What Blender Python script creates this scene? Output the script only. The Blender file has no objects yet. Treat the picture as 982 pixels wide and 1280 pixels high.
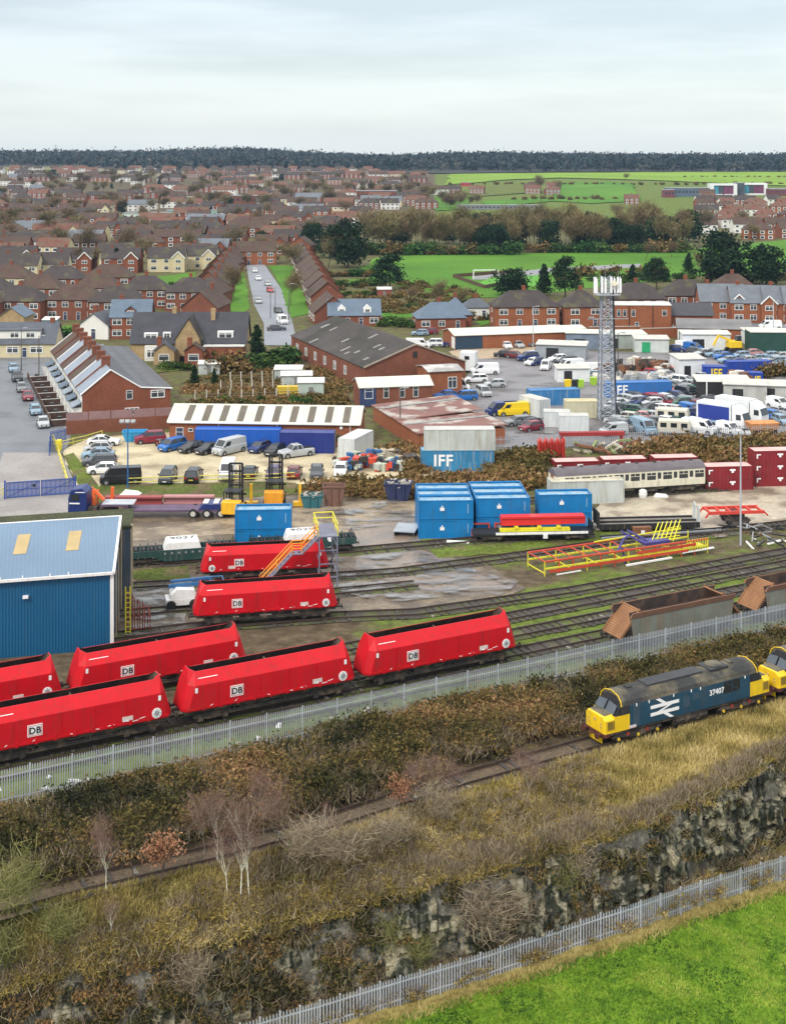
import bpy, bmesh, math, random
import numpy as np
from mathutils import Vector, Matrix, noise
R = math.radians
random.seed(7); RNG = np.random.default_rng(11)
SC = bpy.context.scene; COL = SC.collection
# ------------------------------------------------------------------ camera, world, sun, exposure
F, CX, HY, H = 1680.0, 491.0, 190.0, 42.0       # focal length in px of the 982 px wide photo, eye height
cam = bpy.data.cameras.new('camera'); camo = bpy.data.objects.new('camera', cam); COL.objects.link(camo)
camo.location = (0, 0, H); camo.rotation_euler = (R(90), 0, 0)
cam.sensor_fit = 'HORIZONTAL'; cam.sensor_width = 36; cam.lens = F / 982 * 36
W_, H_ = 982, 1280
cam.sensor_fit = 'VERTICAL'; cam.sensor_height = 36; cam.lens = F / 1280 * 36
cam.shift_y = -(640 - HY) / 1280; cam.clip_start = 1; cam.clip_end = 12000
SC.camera = camo
SC.view_settings.view_transform = 'Standard'; SC.view_settings.look = 'None'
SC.view_settings.exposure = 0.1; SC.view_settings.gamma = 1.0
SUN_EL, SUN_AZ = 42, 215        # azimuth of the sun in degrees, counted clockwise from +Y: behind the camera to the left
world = bpy.data.worlds.new('World'); SC.world = world; world.use_nodes = True
nt = world.node_tree; nt.nodes.clear()
def N(t, typ, **kw):
 n = t.nodes.new(typ)
 for k, v in kw.items(): setattr(n, k, v)
 return n
def build_world():
 L = nt.links.new
 out = N(nt, 'ShaderNodeOutputWorld'); bg = N(nt, 'ShaderNodeBackground'); bg2 = N(nt, 'ShaderNodeBackground'); add = N(nt, 'ShaderNodeAddShader')
 sky = N(nt, 'ShaderNodeTexSky'); sky.sky_type = 'NISHITA'; sky.sun_disc = False
 sky.sun_elevation = R(SUN_EL); sky.sun_rotation = R(SUN_AZ)
 L(sky.outputs[0], bg.inputs[0]); bg.inputs[1].default_value = 0.05
 tc = N(nt, 'ShaderNodeTexCoord'); sep = N(nt, 'ShaderNodeSeparateXYZ'); L(tc.outputs['Generated'], sep.inputs[0])
 # overcast: brighter towards the zenith, with long flat cloud bands
 mp = N(nt, 'ShaderNodeMapping'); mp.inputs['Scale'].default_value = (1.6, 1.6, 13); L(tc.outputs['Generated'], mp.inputs[0])
 n1 = N(nt, 'ShaderNodeTexNoise'); n1.inputs['Scale'].default_value = 2.3; n1.inputs['Detail'].default_value = 5; n1.inputs['Roughness'].default_value = .5
 L(mp.outputs[0], n1.inputs['Vector'])
 r1 = N(nt, 'ShaderNodeValToRGB'); L(n1.outputs[0], r1.inputs[0])
 e = r1.color_ramp.elements; e[0].position = .38; e[0].color = (.45, .49, .515, 1); e[1].position = .6; e[1].color = (.585, .622, .645, 1)
 mr = N(nt, 'ShaderNodeMapRange'); L(sep.outputs[2], mr.inputs[0])
 mr.inputs[1].default_value = .1; mr.inputs[2].default_value = 1; mr.inputs[3].default_value = 1.0; mr.inputs[4].default_value = 2.55
 hz = N(nt, 'ShaderNodeMapRange'); L(sep.outputs[2], hz.inputs[0])
 hz.inputs[1].default_value = 0.0; hz.inputs[2].default_value = .055; hz.inputs[3].default_value = .75; hz.inputs[4].default_value = 0
 mx = N(nt, 'ShaderNodeMix', data_type='RGBA'); L(hz.outputs[0], mx.inputs[0]); L(r1.outputs[0], mx.inputs[6]); mx.inputs[7].default_value = (.665, .71, .73, 1)
 zn = N(nt, 'ShaderNodeMapRange'); L(sep.outputs[2], zn.inputs[0]); zn.inputs[1].default_value = .13; zn.inputs[2].default_value = .4
 m2 = N(nt, 'ShaderNodeMix', data_type='RGBA'); L(zn.outputs[0], m2.inputs[0]); L(mx.outputs[2], m2.inputs[6]); m2.inputs[7].default_value = (.69, .68, .655, 1); L(m2.outputs[2], bg2.inputs[0]); L(mr.outputs[0], bg2.inputs[1])
 L(bg.outputs[0], add.inputs[0]); L(bg2.outputs[0], add.inputs[1]); L(add.outputs[0], out.inputs[0])
build_world()
sun = bpy.data.lights.new('sun', 'SUN'); sun.energy = 2.15; sun.angle = R(9); sun.color = (1, .95, .87)
suno = bpy.data.objects.new('sun', sun); COL.objects.link(suno)
suno.rotation_euler = (R(90 - SUN_EL), 0, R(180 - SUN_AZ)); suno.location = (-60, -40, 120)
# ------------------------------------------------------------------ materials
MATS = {}
def mat(name, col, rough=.8, var=.14, vs=.7, grain=.0, gs=9, bump=0, bs=8, col2=None, c2s=.25, c2t=(.48, .6), streak=None, sk=.5, metal=0, spec=.4,
  corr=None, tint=None, orand=0, hue=0, brick=None, band=None, emit=0):
 """procedural surface: broad value noise, fine grain, patches of a second colour, vertical streaks, corrugation or courses"""
 if name in MATS: return MATS[name]
 m = bpy.data.materials.new(name); m.use_nodes = True; MATS[name] = m
 t = m.node_tree; L = t.links.new; b = t.nodes['Principled BSDF']
 b.inputs['Roughness'].default_value = rough; b.inputs['Metallic'].default_value = metal; b.inputs['Specular IOR Level'].default_value = spec
 geo = N(t, 'ShaderNodeNewGeometry'); tc = N(t, 'ShaderNodeTexCoord')
 def noi(scale, detail=3, vec=None):
  n = N(t, 'ShaderNodeTexNoise'); n.inputs['Scale'].default_value = scale; n.inputs['Detail'].default_value = detail
  L(vec or geo.outputs['Position'], n.inputs['Vector']); return n.outputs[0]
 def mix(fac, a, c, mode='MIX'):
  x = N(t, 'ShaderNodeMix', data_type='RGBA', blend_type=mode)
  for s, v in ((0, fac), (6, a), (7, c)):
   if hasattr(v, 'is_output') : L(v, x.inputs[s])
   elif s == 0: x.inputs[0].default_value = v
   else: x.inputs[s].default_value = (*v[:3], 1)
  return x.outputs[2]
 def rng(v, a, c, lo=0, hi=1):
  x = N(t, 'ShaderNodeMapRange'); L(v, x.inputs[0])
  for i, q in enumerate((a, c, lo, hi)): x.inputs[i + 1].default_value = q
  return x.outputs[0]
 c = (*col, 1)
 if tint:        # three leaf or grass colours chosen by a per-face value
  at = N(t, 'ShaderNodeAttribute'); at.attribute_name = 'tint'
  rp = N(t, 'ShaderNodeValToRGB'); L(at.outputs['Fac'], rp.inputs[0])
  el = rp.color_ramp.elements; cs = [col] + list(tint)
  el[0].color = (*cs[0], 1); el[1].color = (*cs[-1], 1)
  for i in range(1, len(cs) - 1):
   q = el.new(i / (len(cs) - 1)); q.color = (*cs[i], 1)
  c = rp.outputs[0]
 if brick:
  bt = N(t, 'ShaderNodeTexNoise'); bt.inputs['Scale'].default_value = 1; bt.inputs['Detail'].default_value = 1
  mpp = N(t, 'ShaderNodeMapping'); mpp.inputs['Scale'].default_value = (4.5, 4.5, 13); L(geo.outputs['Position'], mpp.inputs[0]); L(mpp.outputs[0], bt.inputs['Vector'])
  c = mix(rng(bt.outputs[0], .35, .65), c, brick)
 if band:        # roofing courses: thin darker lines by height
  w = N(t, 'ShaderNodeTexWave', wave_type='BANDS', bands_direction='Z'); w.inputs['Scale'].default_value = band[1]; w.inputs['Distortion'].default_value = .6
  w.inputs['Detail'].default_value = 1; L(geo.outputs['Position'], w.inputs['Vector'])
  c = mix(rng(w.outputs[1], .1, .6, .55, 0), c, band[0])
 if col2:
  c = mix(rng(noi(c2s, 6), *c2t), c, col2)
 if var:
  f = rng(noi(vs, 5), .25, .75, 1 - var, 1 + var)
  x = N(t, 'ShaderNodeMix', data_type='RGBA', blend_type='MULTIPLY'); x.inputs[0].default_value = 1
  if hasattr(c, 'is_output'): L(c, x.inputs[6])
  else: x.inputs[6].default_value = c
  L(f, x.inputs[7]); c = x.outputs[2]
 if grain:
  f = rng(noi(gs, 3), .3, .7, 1 - grain, 1 + grain)
  x = N(t, 'ShaderNodeMix', data_type='RGBA', blend_type='MULTIPLY'); x.inputs[0].default_value = 1
  if hasattr(c, 'is_output'): L(c, x.inputs[6])
  else: x.inputs[6].default_value = c
  L(f, x.inputs[7]); c = x.outputs[2]
 if streak:
  mp = N(t, 'ShaderNodeMapping'); mp.inputs['Scale'].default_value = (2.4, 2.4, .22); L(geo.outputs['Position'], mp.inputs[0])
  f = rng(noi(1.3, 5, mp.outputs[0]), .5, .78, 0, sk)
  c = mix(f, c, streak)
 if orand or hue:
  oi = N(t, 'ShaderNodeObjectInfo'); hs = N(t, 'ShaderNodeHueSaturation')
  L(rng(oi.outputs['Random'], 0, 1, 1 - orand, 1 + orand), hs.inputs['Value'])
  ml = N(t, 'ShaderNodeMath', operation='FRACT'); m2 = N(t, 'ShaderNodeMath', operation='MULTIPLY'); m2.inputs[1].default_value = 7.31
  L(oi.outputs['Random'], m2.inputs[0]); L(m2.outputs[0], ml.inputs[0]); L(rng(ml.outputs[0], 0, 1, .5 - hue, .5 + hue), hs.inputs['Hue'])
  if hasattr(c, 'is_output'): L(c, hs.inputs['Color'])
  else: hs.inputs['Color'].default_value = c
  c = hs.outputs[0]
 if hasattr(c, 'is_output'): L(c, b.inputs['Base Color'])
 else: b.inputs['Base Color'].default_value = c
 hsrc = None
 if bump: hsrc = noi(bs, 4)
 if corr:        # corrugated or ribbed sheet: axis, ribs per metre, strength
  w = N(t, 'ShaderNodeTexWave', wave_type='BANDS', bands_direction=corr[0]); w.inputs['Scale'].default_value = corr[1] * .314; w.inputs['Distortion'].default_value = 0
  L(tc.outputs['Object'], w.inputs['Vector']); hsrc = w.outputs[1]; bump = corr[2]
 if hsrc is not None:
  bp = N(t, 'ShaderNodeBump'); bp.inputs['Strength'].default_value = bump; bp.inputs['Distance'].default_value = .08
  L(hsrc, bp.inputs['Height']); L(bp.outputs[0], b.inputs['Normal'])
 return m
def paint(name, col, rough=.32, dirt=(.12, .1, .08), sk=.35, **k):
 return mat(name, col, rough, var=.07, vs=1.2, streak=dirt, sk=sk, **k)
# ------------------------------------------------------------------ mesh and object helpers
class MB:
 """collects boxes, prisms, tubes and faces; build() makes ONE mesh"""
 def __init__(s): s.v = []; s.f = []; s.m = []
 def add(s, vs, fs, mi=0):
  o = len(s.v); s.v += [tuple(p) for p in vs]
  for f in fs: s.f.append([i + o for i in f]); s.m.append(mi)
  return s
 def bx(s, x0, x1, y0, y1, z0, z1, mi=0):
  return s.hexa([(x0, y0, z0), (x1, y0, z0), (x1, y1, z0), (x0, y1, z0), (x0, y0, z1), (x1, y0, z1), (x1, y1, z1), (x0, y1, z1)], mi)
 def hexa(s, p, mi=0):
  return s.add(p, [(0, 3, 2, 1), (4, 5, 6, 7), (0, 1, 5, 4), (1, 2, 6, 5), (2, 3, 7, 6), (3, 0, 4, 7)], mi)
 def rings(s, rs, mi=0, caps=True, mis=None):
  n = len(rs[0]); o = len(s.v)
  for r in rs: s.v += [tuple(p) for p in r]
  for k in range(len(rs) - 1):
   for i in range(n):
    j = (i + 1) % n
    s.f.append([o + k * n + i, o + k * n + j, o + (k + 1) * n + j, o + (k + 1) * n + i]); s.m.append(mi if mis is None else (mis(k, i)))
  if caps:
   s.f.append([o + i for i in range(n)][::-1]); s.m.append(mi); q = o + (len(rs) - 1) * n
   s.f.append([q + i for i in range(n)]); s.m.append(mi)
  return s
 def prism(s, poly, ax, a, b, mi=0):
  """poly in the plane across axis ax, extruded from a to b"""
  def P(p, t): return {'x': (t, p[0], p[1]), 'y': (p[0], t, p[1]), 'z': (p[0], p[1], t)}[ax]
  return s.rings([[P(p, a) for p in poly], [P(p, b) for p in poly]], mi)
 def tube(s, p0, p1, r, n=6, mi=0, r1=None):
  p0, p1 = Vector(p0), Vector(p1); d = (p1 - p0)
  if d.length < 1e-6: return s
  d.normalize(); a = d.orthogonal().normalized(); b = d.cross(a); r1 = r if r1 is None else r1
  c = [(math.cos(2 * math.pi * i / n + .4), math.sin(2 * math.pi * i / n + .4)) for i in range(n)]
  return s.rings([[p0 + (a * x + b * y) * r for x, y in c], [p1 + (a * x + b * y) * r1 for x, y in c]], mi)
 def path(s, pts, r, n=5, mi=0):
  for a, b in zip(pts, pts[1:]): s.tube(a, b, r, n, mi)
  return s
 def beam(s, p0, p1, w, h=None, mi=0):
  p0, p1 = Vector(p0), Vector(p1); d = (p1 - p0).normalized(); h = h or w
  u = Vector((0, 0, 1)) if abs(d.z) < .95 else Vector((0, 1, 0)); sd = d.cross(u).normalized(); u = sd.cross(d)
  c = [(-w / 2, -h / 2), (w / 2, -h / 2), (w / 2, h / 2), (-w / 2, h / 2)]
  return s.rings([[p0 + sd * x + u * y for x, y in c], [p1 + sd * x + u * y for x, y in c]], mi)
 def quad(s, a, b, c, d, mi=0): return s.add([a, b, c, d], [(0, 1, 2, 3)], mi)
 def mesh(s, name, mats, bevel=0):
  me = bpy.data.meshes.new(name); me.from_pydata(s.v, [], s.f)
  for i, p in enumerate(me.polygons): p.material_index = s.m[i]
  bm = bmesh.new(); bm.from_mesh(me); bmesh.ops.recalc_face_normals(bm, faces=bm.faces)
  if bevel: bmesh.ops.bevel(bm, geom=[e for e in bm.edges if len(e.link_faces) == 2 and e.calc_face_angle(0) > .5], offset=bevel, segments=1, affect='EDGES')
  bm.to_mesh(me); bm.free()
  for m in (mats if isinstance(mats, (list, tuple)) else [mats]): me.materials.append(m)
  return me
def link(name, data, parent=None, loc=(0, 0, 0), rz=0, rot=None):
 o = bpy.data.objects.new(name, data); COL.objects.link(o); o.parent = parent; o.location = loc
 o.rotation_euler = rot or (0, 0, rz); return o
LABELS = {}
def tag(o, label, cat, group=None, kind=None):
 if label: o['label'] = label
 if cat: o['category'] = cat
 if group: o['group'] = group
 if kind: o['kind'] = kind
 return o
def struct(name, mb, m, kind='structure', label=None, parent=None):
 o = link(name, mb.mesh(name, m) if isinstance(mb, MB) else mb, parent)
 if parent is None: o['kind'] = kind
 if label: o['label'] = label
 return o
class Asm:
 """the parts of one kind of thing; put() makes a thing of it with an object for every part"""
 def __init__(s): s.p = []
 def add(s, name, data, mats=None, parent=None, key=None, loc=(0, 0, 0), rz=0, rot=None, label=None, bevel=0):
  if isinstance(data, MB): data = data.mesh(name, mats, bevel)
  s.p.append((name, data, parent, key, loc, rot or (0, 0, rz), label)); return len(s.p) - 1
 def text(s, name, txt, size, m, parent=None, loc=(0, 0, 0), rot=(R(90), 0, 0), key=None, sx=1, bold=0):
  c = bpy.data.curves.new(name, 'FONT'); c.body = txt; c.size = size; c.align_x = 'CENTER'; c.align_y = 'CENTER'; c.extrude = .012; c.offset = bold
  c.resolution_u = 3; c.materials.append(m); c.space_character = 1.05; o = bpy.data.objects.new('t', c); COL.objects.link(o)
  me = bpy.data.meshes.new_from_object(o.evaluated_get(bpy.context.evaluated_depsgraph_get())); bpy.data.objects.remove(o); me.name = name
  s.p.append((name, me, parent, key, loc, rot, None)); return len(s.p) - 1
def put(a, name, label, cat, loc, rz=0, scale=1, group=None, colors=None, only=None):
 root = bpy.data.objects.new(name, None); COL.objects.link(root); root.location = loc; root.rotation_euler = (0, 0, rz)
 root.scale = scale if isinstance(scale, (tuple, list)) else (scale,) * 3
 root.empty_display_size = .3; tag(root, label, cat, group); made = []
 for (n, d, par, key, l, rot, lab) in a.p:
  o = bpy.data.objects.new(n, d); COL.objects.link(o); o.parent = root if par is None else made[par]; o.location = l; o.rotation_euler = rot
  if lab: o['label'] = lab
  if colors and key in colors:
   o.material_slots[0].link = 'OBJECT'; o.material_slots[0].material = colors[key]
  made.append(o)
 return root
ORD = ['leftmost', 'second', 'third', 'fourth', 'fifth', 'sixth', 'seventh', 'eighth', 'ninth', 'tenth', 'eleventh', 'twelfth', 'thirteenth', 'fourteenth', 'fifteenth',
       'sixteenth', 'seventeenth', 'eighteenth', 'nineteenth', 'twentieth']
NUM = ['', 'one', 'two', 'three', 'four', 'five', 'six', 'seven', 'eight', 'nine', 'ten', 'eleven', 'twelve', 'thirteen', 'fourteen', 'fifteen', 'sixteen', 'seventeen', 'eighteen', 'nineteen', 'twenty']
def row_labels(descs, where):
 """descs: looks in left-to-right order; where: what they all stand by"""
 out = []
 for i, d in enumerate(descs):
  n = descs.count(d); k = descs[:i].count(d)
  out.append(f'{d} {where}' if n == 1 else (f'leftmost {d} {where}' if k == 0 else (f'rightmost {d} {where}' if k == n - 1 else f'{d}, {ORD[k]} such from left, {where}')))
 return out
# ------------------------------------------------------------------ the lie of the land
def gz(Y):
 return float(np.interp(Y, [0, 850, 1000, 1150, 1300, 1500, 1680, 2000, 2300, 2700, 4000], [0, 0, 1.2, 4, 6, 12, 19, 22, 23, 23, 20]))
GY = [850, 1000, 1150, 1300, 1500, 1680, 2000, 2300, 2700]
# px column: distances Y and heights z of [yard edge, line far side, line near side, mid slope, cliff top, cliff foot, lower fence, field]
ST = {-700: ([70, 62, 59, 58, 57.6, 56.5, 55, 40], [0, 0, 0, -1, -2.8, -6.5, -7, -7.3]),
      -300: ([78, 71, 68, 67, 66.6, 65.3, 64, 45], [0, 0, 0, -1, -2.9, -6.5, -7, -7.3]),
      0: ([85.5, 76.3, 73.9, 73.4, 73.0, 71.5, 69, 45], [0, 0, 0, -1, -3, -6.5, -7, -7.5]),
      200: ([90.8, 80.2, 77.4, 76.4, 74.9, 73.2, 71, 45], [0, 0, 0, -1.2, -2.8, -6.8, -7, -7.5]),
      400: ([97.3, 85, 82, 79.5, 77.8, 76.2, 75, 45], [0, 0, 0, -.6, -2, -6.5, -7, -7.4]),
      600: ([103.5, 92.2, 89.2, 84.4, 79.9, 78.9, 78.1, 48], [0, 0, 0, -.2, -.8, -5.3, -6.2, -7]),
      800: ([110.3, 99.2, 96.2, 89.5, 83.5, 82.7, 81.6, 50], [0, 0, 0, .2, 0, -4.3, -5.1, -7]),
      982: ([117.5, 106.3, 103.2, 98, 93.5, 92, 90.3, 50], [0, 0, 0, .3, 0, -5, -6.9, -7.8]),
      1300: ([131, 118, 115, 108, 103, 101.5, 99.5, 55], [0, 0, 0, .3, 0, -5, -7.2, -8]),
      1800: ([155, 141, 138, 128, 122, 120, 118, 60], [0, 0, 0, .3, 0, -5, -7.2, -8])}
SK = sorted(ST); SY = np.array([ST[k][0] for k in SK], float); SZ = np.array([ST[k][1] for k in SK], float)
def prof(px):
 return (np.array([np.interp(px, SK, SY[:, i]) for i in range(8)]), np.array([np.interp(px, SK, SZ[:, i]) for i in range(8)]))
def zat(X, Y):
 px = CX + F * X / Y; py, pz = prof(px)
 if Y >= py[0]: return gz(Y)
 return float(np.interp(Y, py[::-1], pz[::-1]))
def at(px, py, z=0.0):
 """ground point seen at a photo pixel"""
 if z == 0 and py < 268:
  lo, hi = 700.0, 6000.0
  for _ in range(50):
   Y = (lo + hi) / 2
   if H - (py - HY) * Y / F > gz(Y): lo = Y
   else: hi = Y
  return Vector(((px - CX) * lo / F, lo, gz(lo)))
 Y = F * (H - z) / (py - HY)
 return Vector(((px - CX) * Y / F, Y, z))
def sc(py): return (py - HY) / H
def ang(p, q):
 d = at(*q) - at(*p); return math.atan2(d.y, d.x)
TH = R(27.6)
def uv(u, v, z=0): return Vector((u * math.cos(TH) - v * math.sin(TH), u * math.sin(TH) + v * math.cos(TH), z))
def touv(p): return (p[0] * math.cos(TH) + p[1] * math.sin(TH), -p[0] * math.sin(TH) + p[1] * math.cos(TH))
# ------------------------------------------------------------------ ground: one sheet from the near field to the far hills
def ground():
 ys = np.concatenate([np.arange(40, 62, 1.0), np.arange(62, 132, .45), np.arange(132, 230, 3.0), np.arange(230, 850, 20), np.array(GY[:-1]), np.arange(2450, 6000, 500)])
 ys = np.unique(np.sort(ys)); xs = np.concatenate([np.arange(-900, -100, 25), np.arange(-100, 1120, 6), np.arange(1120, 1900, 25)])
 nx, ny = len(xs), len(ys); V = np.zeros((ny, nx, 3)); M = np.zeros((ny, nx, 4)); M[..., 3] = 1
 for i, px in enumerate(xs):
  py, pz = prof(px)
  z = np.interp(ys, py[::-1], pz[::-1]); far = ys >= py[0]; z[far] = [gz(y) for y in ys[far]]
  X = (px - CX) * ys / F; V[:, i, 0] = X; V[:, i, 1] = ys; V[:, i, 2] = z
  v = -X * math.sin(TH) + ys * math.cos(TH); u = X * math.cos(TH) + ys * math.sin(TH)
  fld = (ys < py[6] - 1.1); mar = (~fld) & (ys < py[5]); rock = (ys >= py[5] - .2) & (ys <= py[4] + .25); slo = (ys > py[4]) & (ys < py[2]); line = (ys >= py[2]) & (ys <= py[1]); bank = (ys > py[1]) & (ys < py[0])
  M[..., i, 3] = fld
  for j in np.where(~fld)[0]:
   if mar[j]: M[j, i, 1] = .9
   elif rock[j]: M[j, i, 2] = 1
   elif slo[j]: M[j, i, 1] = .75 if px > 560 else .5
   elif line[j]: M[j, i, 1] = .25
   elif bank[j]: M[j, i, 1] = .3
  # yard: green between the running lines, more of it to the right
  yd = (ys >= py[0]) & (v < 112)
  g = np.clip((u - 42) / 26, .25, .7) * np.clip((112 - v) / 5, 0, 1); g[(v < 94.1)] = .62; M[yd, i, 0] = g[yd]
  mid = (ys > 132) & (ys < 850); M[mid, i, 0] = .42
  M[ys >= 850, i, 0] = .8 if px > 545 else .35
  for j in np.where(bank | slo | mar)[0]:
   V[j, i, 2] += .22 * noise.noise((X[j] * .6, ys[j] * .6, 0))
 me = bpy.data.meshes.new('ground'); idx = np.arange(nx * ny).reshape(ny, nx)
 q = np.stack([idx[:-1, :-1], idx[:-1, 1:], idx[1:, 1:], idx[1:, :-1]], -1).reshape(-1, 4)
 me.from_pydata(V.reshape(-1, 3).tolist(), [], q.tolist())
 ca = me.color_attributes.new('zone', 'FLOAT_COLOR', 'POINT'); ca.data.foreach_set('color', M.reshape(-1).astype(np.float32))
 me.polygons.foreach_set('use_smooth', np.ones(len(me.polygons), bool))
 m = bpy.data.materials.new('ground'); m.use_nodes = True; t = m.node_tree; L = t.links.new; b = t.nodes['Principled BSDF']; b.inputs['Roughness'].default_value = .95; b.inputs['Specular IOR Level'].default_value = .15
 geo = N(t, 'ShaderNodeNewGeometry'); at_ = N(t, 'ShaderNodeAttribute'); at_.attribute_name = 'zone'; sp = N(t, 'ShaderNodeSeparateColor'); L(at_.outputs['Color'], sp.inputs[0])
 def noi(s, d=5, rough=.6):
  n = N(t, 'ShaderNodeTexNoise'); n.inputs['Scale'].default_value = s; n.inputs['Detail'].default_value = d; n.inputs['Roughness'].default_value = rough; L(geo.outputs['Position'], n.inputs['Vector']); return n.outputs[0]
 def ramp(v, stops):
  r = N(t, 'ShaderNodeValToRGB'); L(v, r.inputs[0]); e = r.color_ramp.elements
  e[0].position, e[0].color = stops[0][0], (*stops[0][1], 1); e[1].position, e[1].color = stops[-1][0], (*stops[-1][1], 1)
  for p, c in stops[1:-1]: q = e.new(p); q.color = (*c, 1)
  return r.outputs[0]
 def mix(f, a, c):
  x = N(t, 'ShaderNodeMix', data_type='RGBA'); L(f, x.inputs[0]); L(a, x.inputs[6]); L(c, x.inputs[7]); return x.outputs[2]
 def mask(v, nz):
  a = N(t, 'ShaderNodeMath', operation='ADD'); L(v, a.inputs[0]); L(nz, a.inputs[1])
  r = N(t, 'ShaderNodeMapRange'); L(a.outputs[0], r.inputs[0]); r.inputs[1].default_value = .86; r.inputs[2].default_value = 1.08; return r.outputs[0]
 soil = ramp(noi(.7, 8, .7), [(.3, (.045, .034, .02)), (.5, (.1, .075, .046)), (.7, (.165, .13, .085))])
 field = ramp(noi(1.1, 9, .8), [(.32, (.02, .04, .008)), (.43, (.07, .15, .012)), (.54, (.14, .235, .017)), (.7, (.24, .3, .045))]); grass = ramp(noi(.8, 9, .8), [(.3, (.04, .06, .015)), (.45, (.085, .12, .02)), (.58, (.14, .185, .035)), (.72, (.2, .21, .08))])
 dry = ramp(noi(1.6, 8, .75), [(.3, (.11, .085, .026)), (.5, (.25, .2, .065)), (.7, (.42, .34, .14))])
 rock = ramp(noi(.9, 9, .8), [(.32, (.03, .03, .025)), (.5, (.12, .11, .09)), (.66, (.34, .31, .26))])
 n1 = noi(.45, 7, .7)
 c = mix(mask(sp.outputs[0], n1), soil, grass); c = mix(mask(sp.outputs[1], n1), c, dry); c = mix(sp.outputs[2], c, rock); c = mix(at_.outputs['Alpha'], c, field)
 L(c, b.inputs['Base Color']); bp = N(t, 'ShaderNodeBump'); bp.inputs['Strength'].default_value = .8; bp.inputs['Distance'].default_value = .15; L(noi(3.5, 8, .7), bp.inputs['Height']); L(bp.outputs[0], b.inputs['Normal'])
 me.materials.append(m); o = link('ground', me); o['kind'] = 'structure'; o['label'] = 'grassy ground from the near field past the yard to the far hills'
ground()
LAYER = [0]
def patch(name, pts, m, z=None, px=True, label=None, wob=0, kind='structure'):
 """a sheet laid on the ground; corners as photo pixels (or world points), draped over the rising land"""
 LAYER[0] += 1; off = .012 + LAYER[0] * .004
 P = [at(*p) for p in pts] if px else [Vector((p[0], p[1], 0)) for p in pts]
 if wob:
  Q = []
  for i, p in enumerate(P):
   q = P[(i + 1) % len(P)]; n = max(2, int((q - p).length / (wob * 2.5)))
   for k in range(n):
    r = p.lerp(q, k / n); Q.append(r + Vector((noise.noise(r * .35), noise.noise(r * .35 + Vector((9, 3, 0))), 0)) * wob)
  P = Q
 bm = bmesh.new(); f = bm.faces.new([bm.verts.new((p.x, p.y, 0)) for p in P])
 for y in GY: bmesh.ops.bisect_plane(bm, geom=bm.verts[:] + bm.edges[:] + bm.faces[:], plane_co=(0, y, 0), plane_no=(0, 1, 0))
 bmesh.ops.triangulate(bm, faces=bm.faces[:]); bmesh.ops.recalc_face_normals(bm, faces=bm.faces[:])
 for v in bm.verts: v.co.z = gz(v.co.y) + (off if z is None else z) + (max(0, v.co.y - 500) * .0008)
 me = bpy.data.meshes.new(name); bm.to_mesh(me); bm.free(); me.materials.append(m); o = link(name, me); o['kind'] = kind
 if label: o['label'] = label
 return o
concrete = mat('yard_concrete', (.47, .4, .26), .75, var=.2, vs=.12, grain=.14, gs=2.5, col2=(.28, .225, .14), c2s=.16, c2t=(.5, .62))
wetc = mat('wet_concrete', (.21, .155, .11), .3, var=.25, vs=.15, grain=.2, gs=2, col2=(.14, .12, .1), c2s=.3, c2t=(.45, .6), spec=.5)
asphalt = mat('asphalt', (.15, .16, .175), .5, var=.15, vs=.1, grain=.1, gs=3, col2=(.1, .105, .115), c2s=.2, c2t=(.5, .66))
asphalt2 = mat('lot_asphalt', (.185, .175, .18), .5, var=.2, vs=.09, grain=.12, gs=1.5, col2=(.11, .1, .1), c2s=.13, c2t=(.5, .62))
mud = mat('mud', (.092, .064, .038), .42, var=.32, vs=.25, grain=.3, gs=3, col2=(.165, .125, .078), c2s=.4, c2t=(.46, .6), bump=.5, bs=4)
green = mat('park_grass', (.068, .165, .02), .95, var=.18, vs=.03, grain=.16, gs=.8, col2=(.09, .2, .024), c2s=.012, c2t=(.42, .6), spec=.1)
green2 = mat('field_grass', (.17, .27, .035), .95, var=.15, vs=.02, grain=.1, gs=.3, spec=.1)
verge = mat('verge_grass', (.105, .14, .025), .95, var=.3, vs=.15, grain=.4, gs=2.2, col2=(.12, .1, .05), c2s=.35, c2t=(.5, .62), spec=.1)
rough = mat('rough_grass', (.08, .1, .024), .95, var=.35, vs=.12, grain=.4, gs=2.5, col2=(.13, .1, .055), c2s=.35, spec=.1, bump=.6, bs=2)
ballast = mat('ballast', (.066, .056, .047), .9, var=.3, vs=.3, grain=.45, gs=9, col2=(.085, .1, .028), c2s=.33, c2t=(.47, .58), bump=.7, bs=7)
water = mat('puddle', (.2, .19, .18), .07, var=.2, vs=.3, spec=1)
def wet(m):
 t = m.node_tree; L = t.links.new; g = N(t, 'ShaderNodeNewGeometry'); mp = N(t, 'ShaderNodeMapping'); mp.inputs['Scale'].default_value = (.28, .5, 1); n = N(t, 'ShaderNodeTexNoise'); n.inputs['Scale'].default_value = 1.3; n.inputs['Detail'].default_value = 6; n.inputs['Roughness'].default_value = .6
 r = N(t, 'ShaderNodeMapRange'); r.inputs[1].default_value = .46; r.inputs[2].default_value = .66; L(g.outputs['Position'], mp.inputs[0]); L(mp.outputs[0], n.inputs['Vector']); L(n.outputs[0], r.inputs[0]); L(r.outputs[0], t.nodes['Principled BSDF'].inputs['Alpha'])
wet(water)
tan = mat('tan_field', (.16, .16, .06), .95, var=.2, vs=.02, spec=.1)
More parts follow.
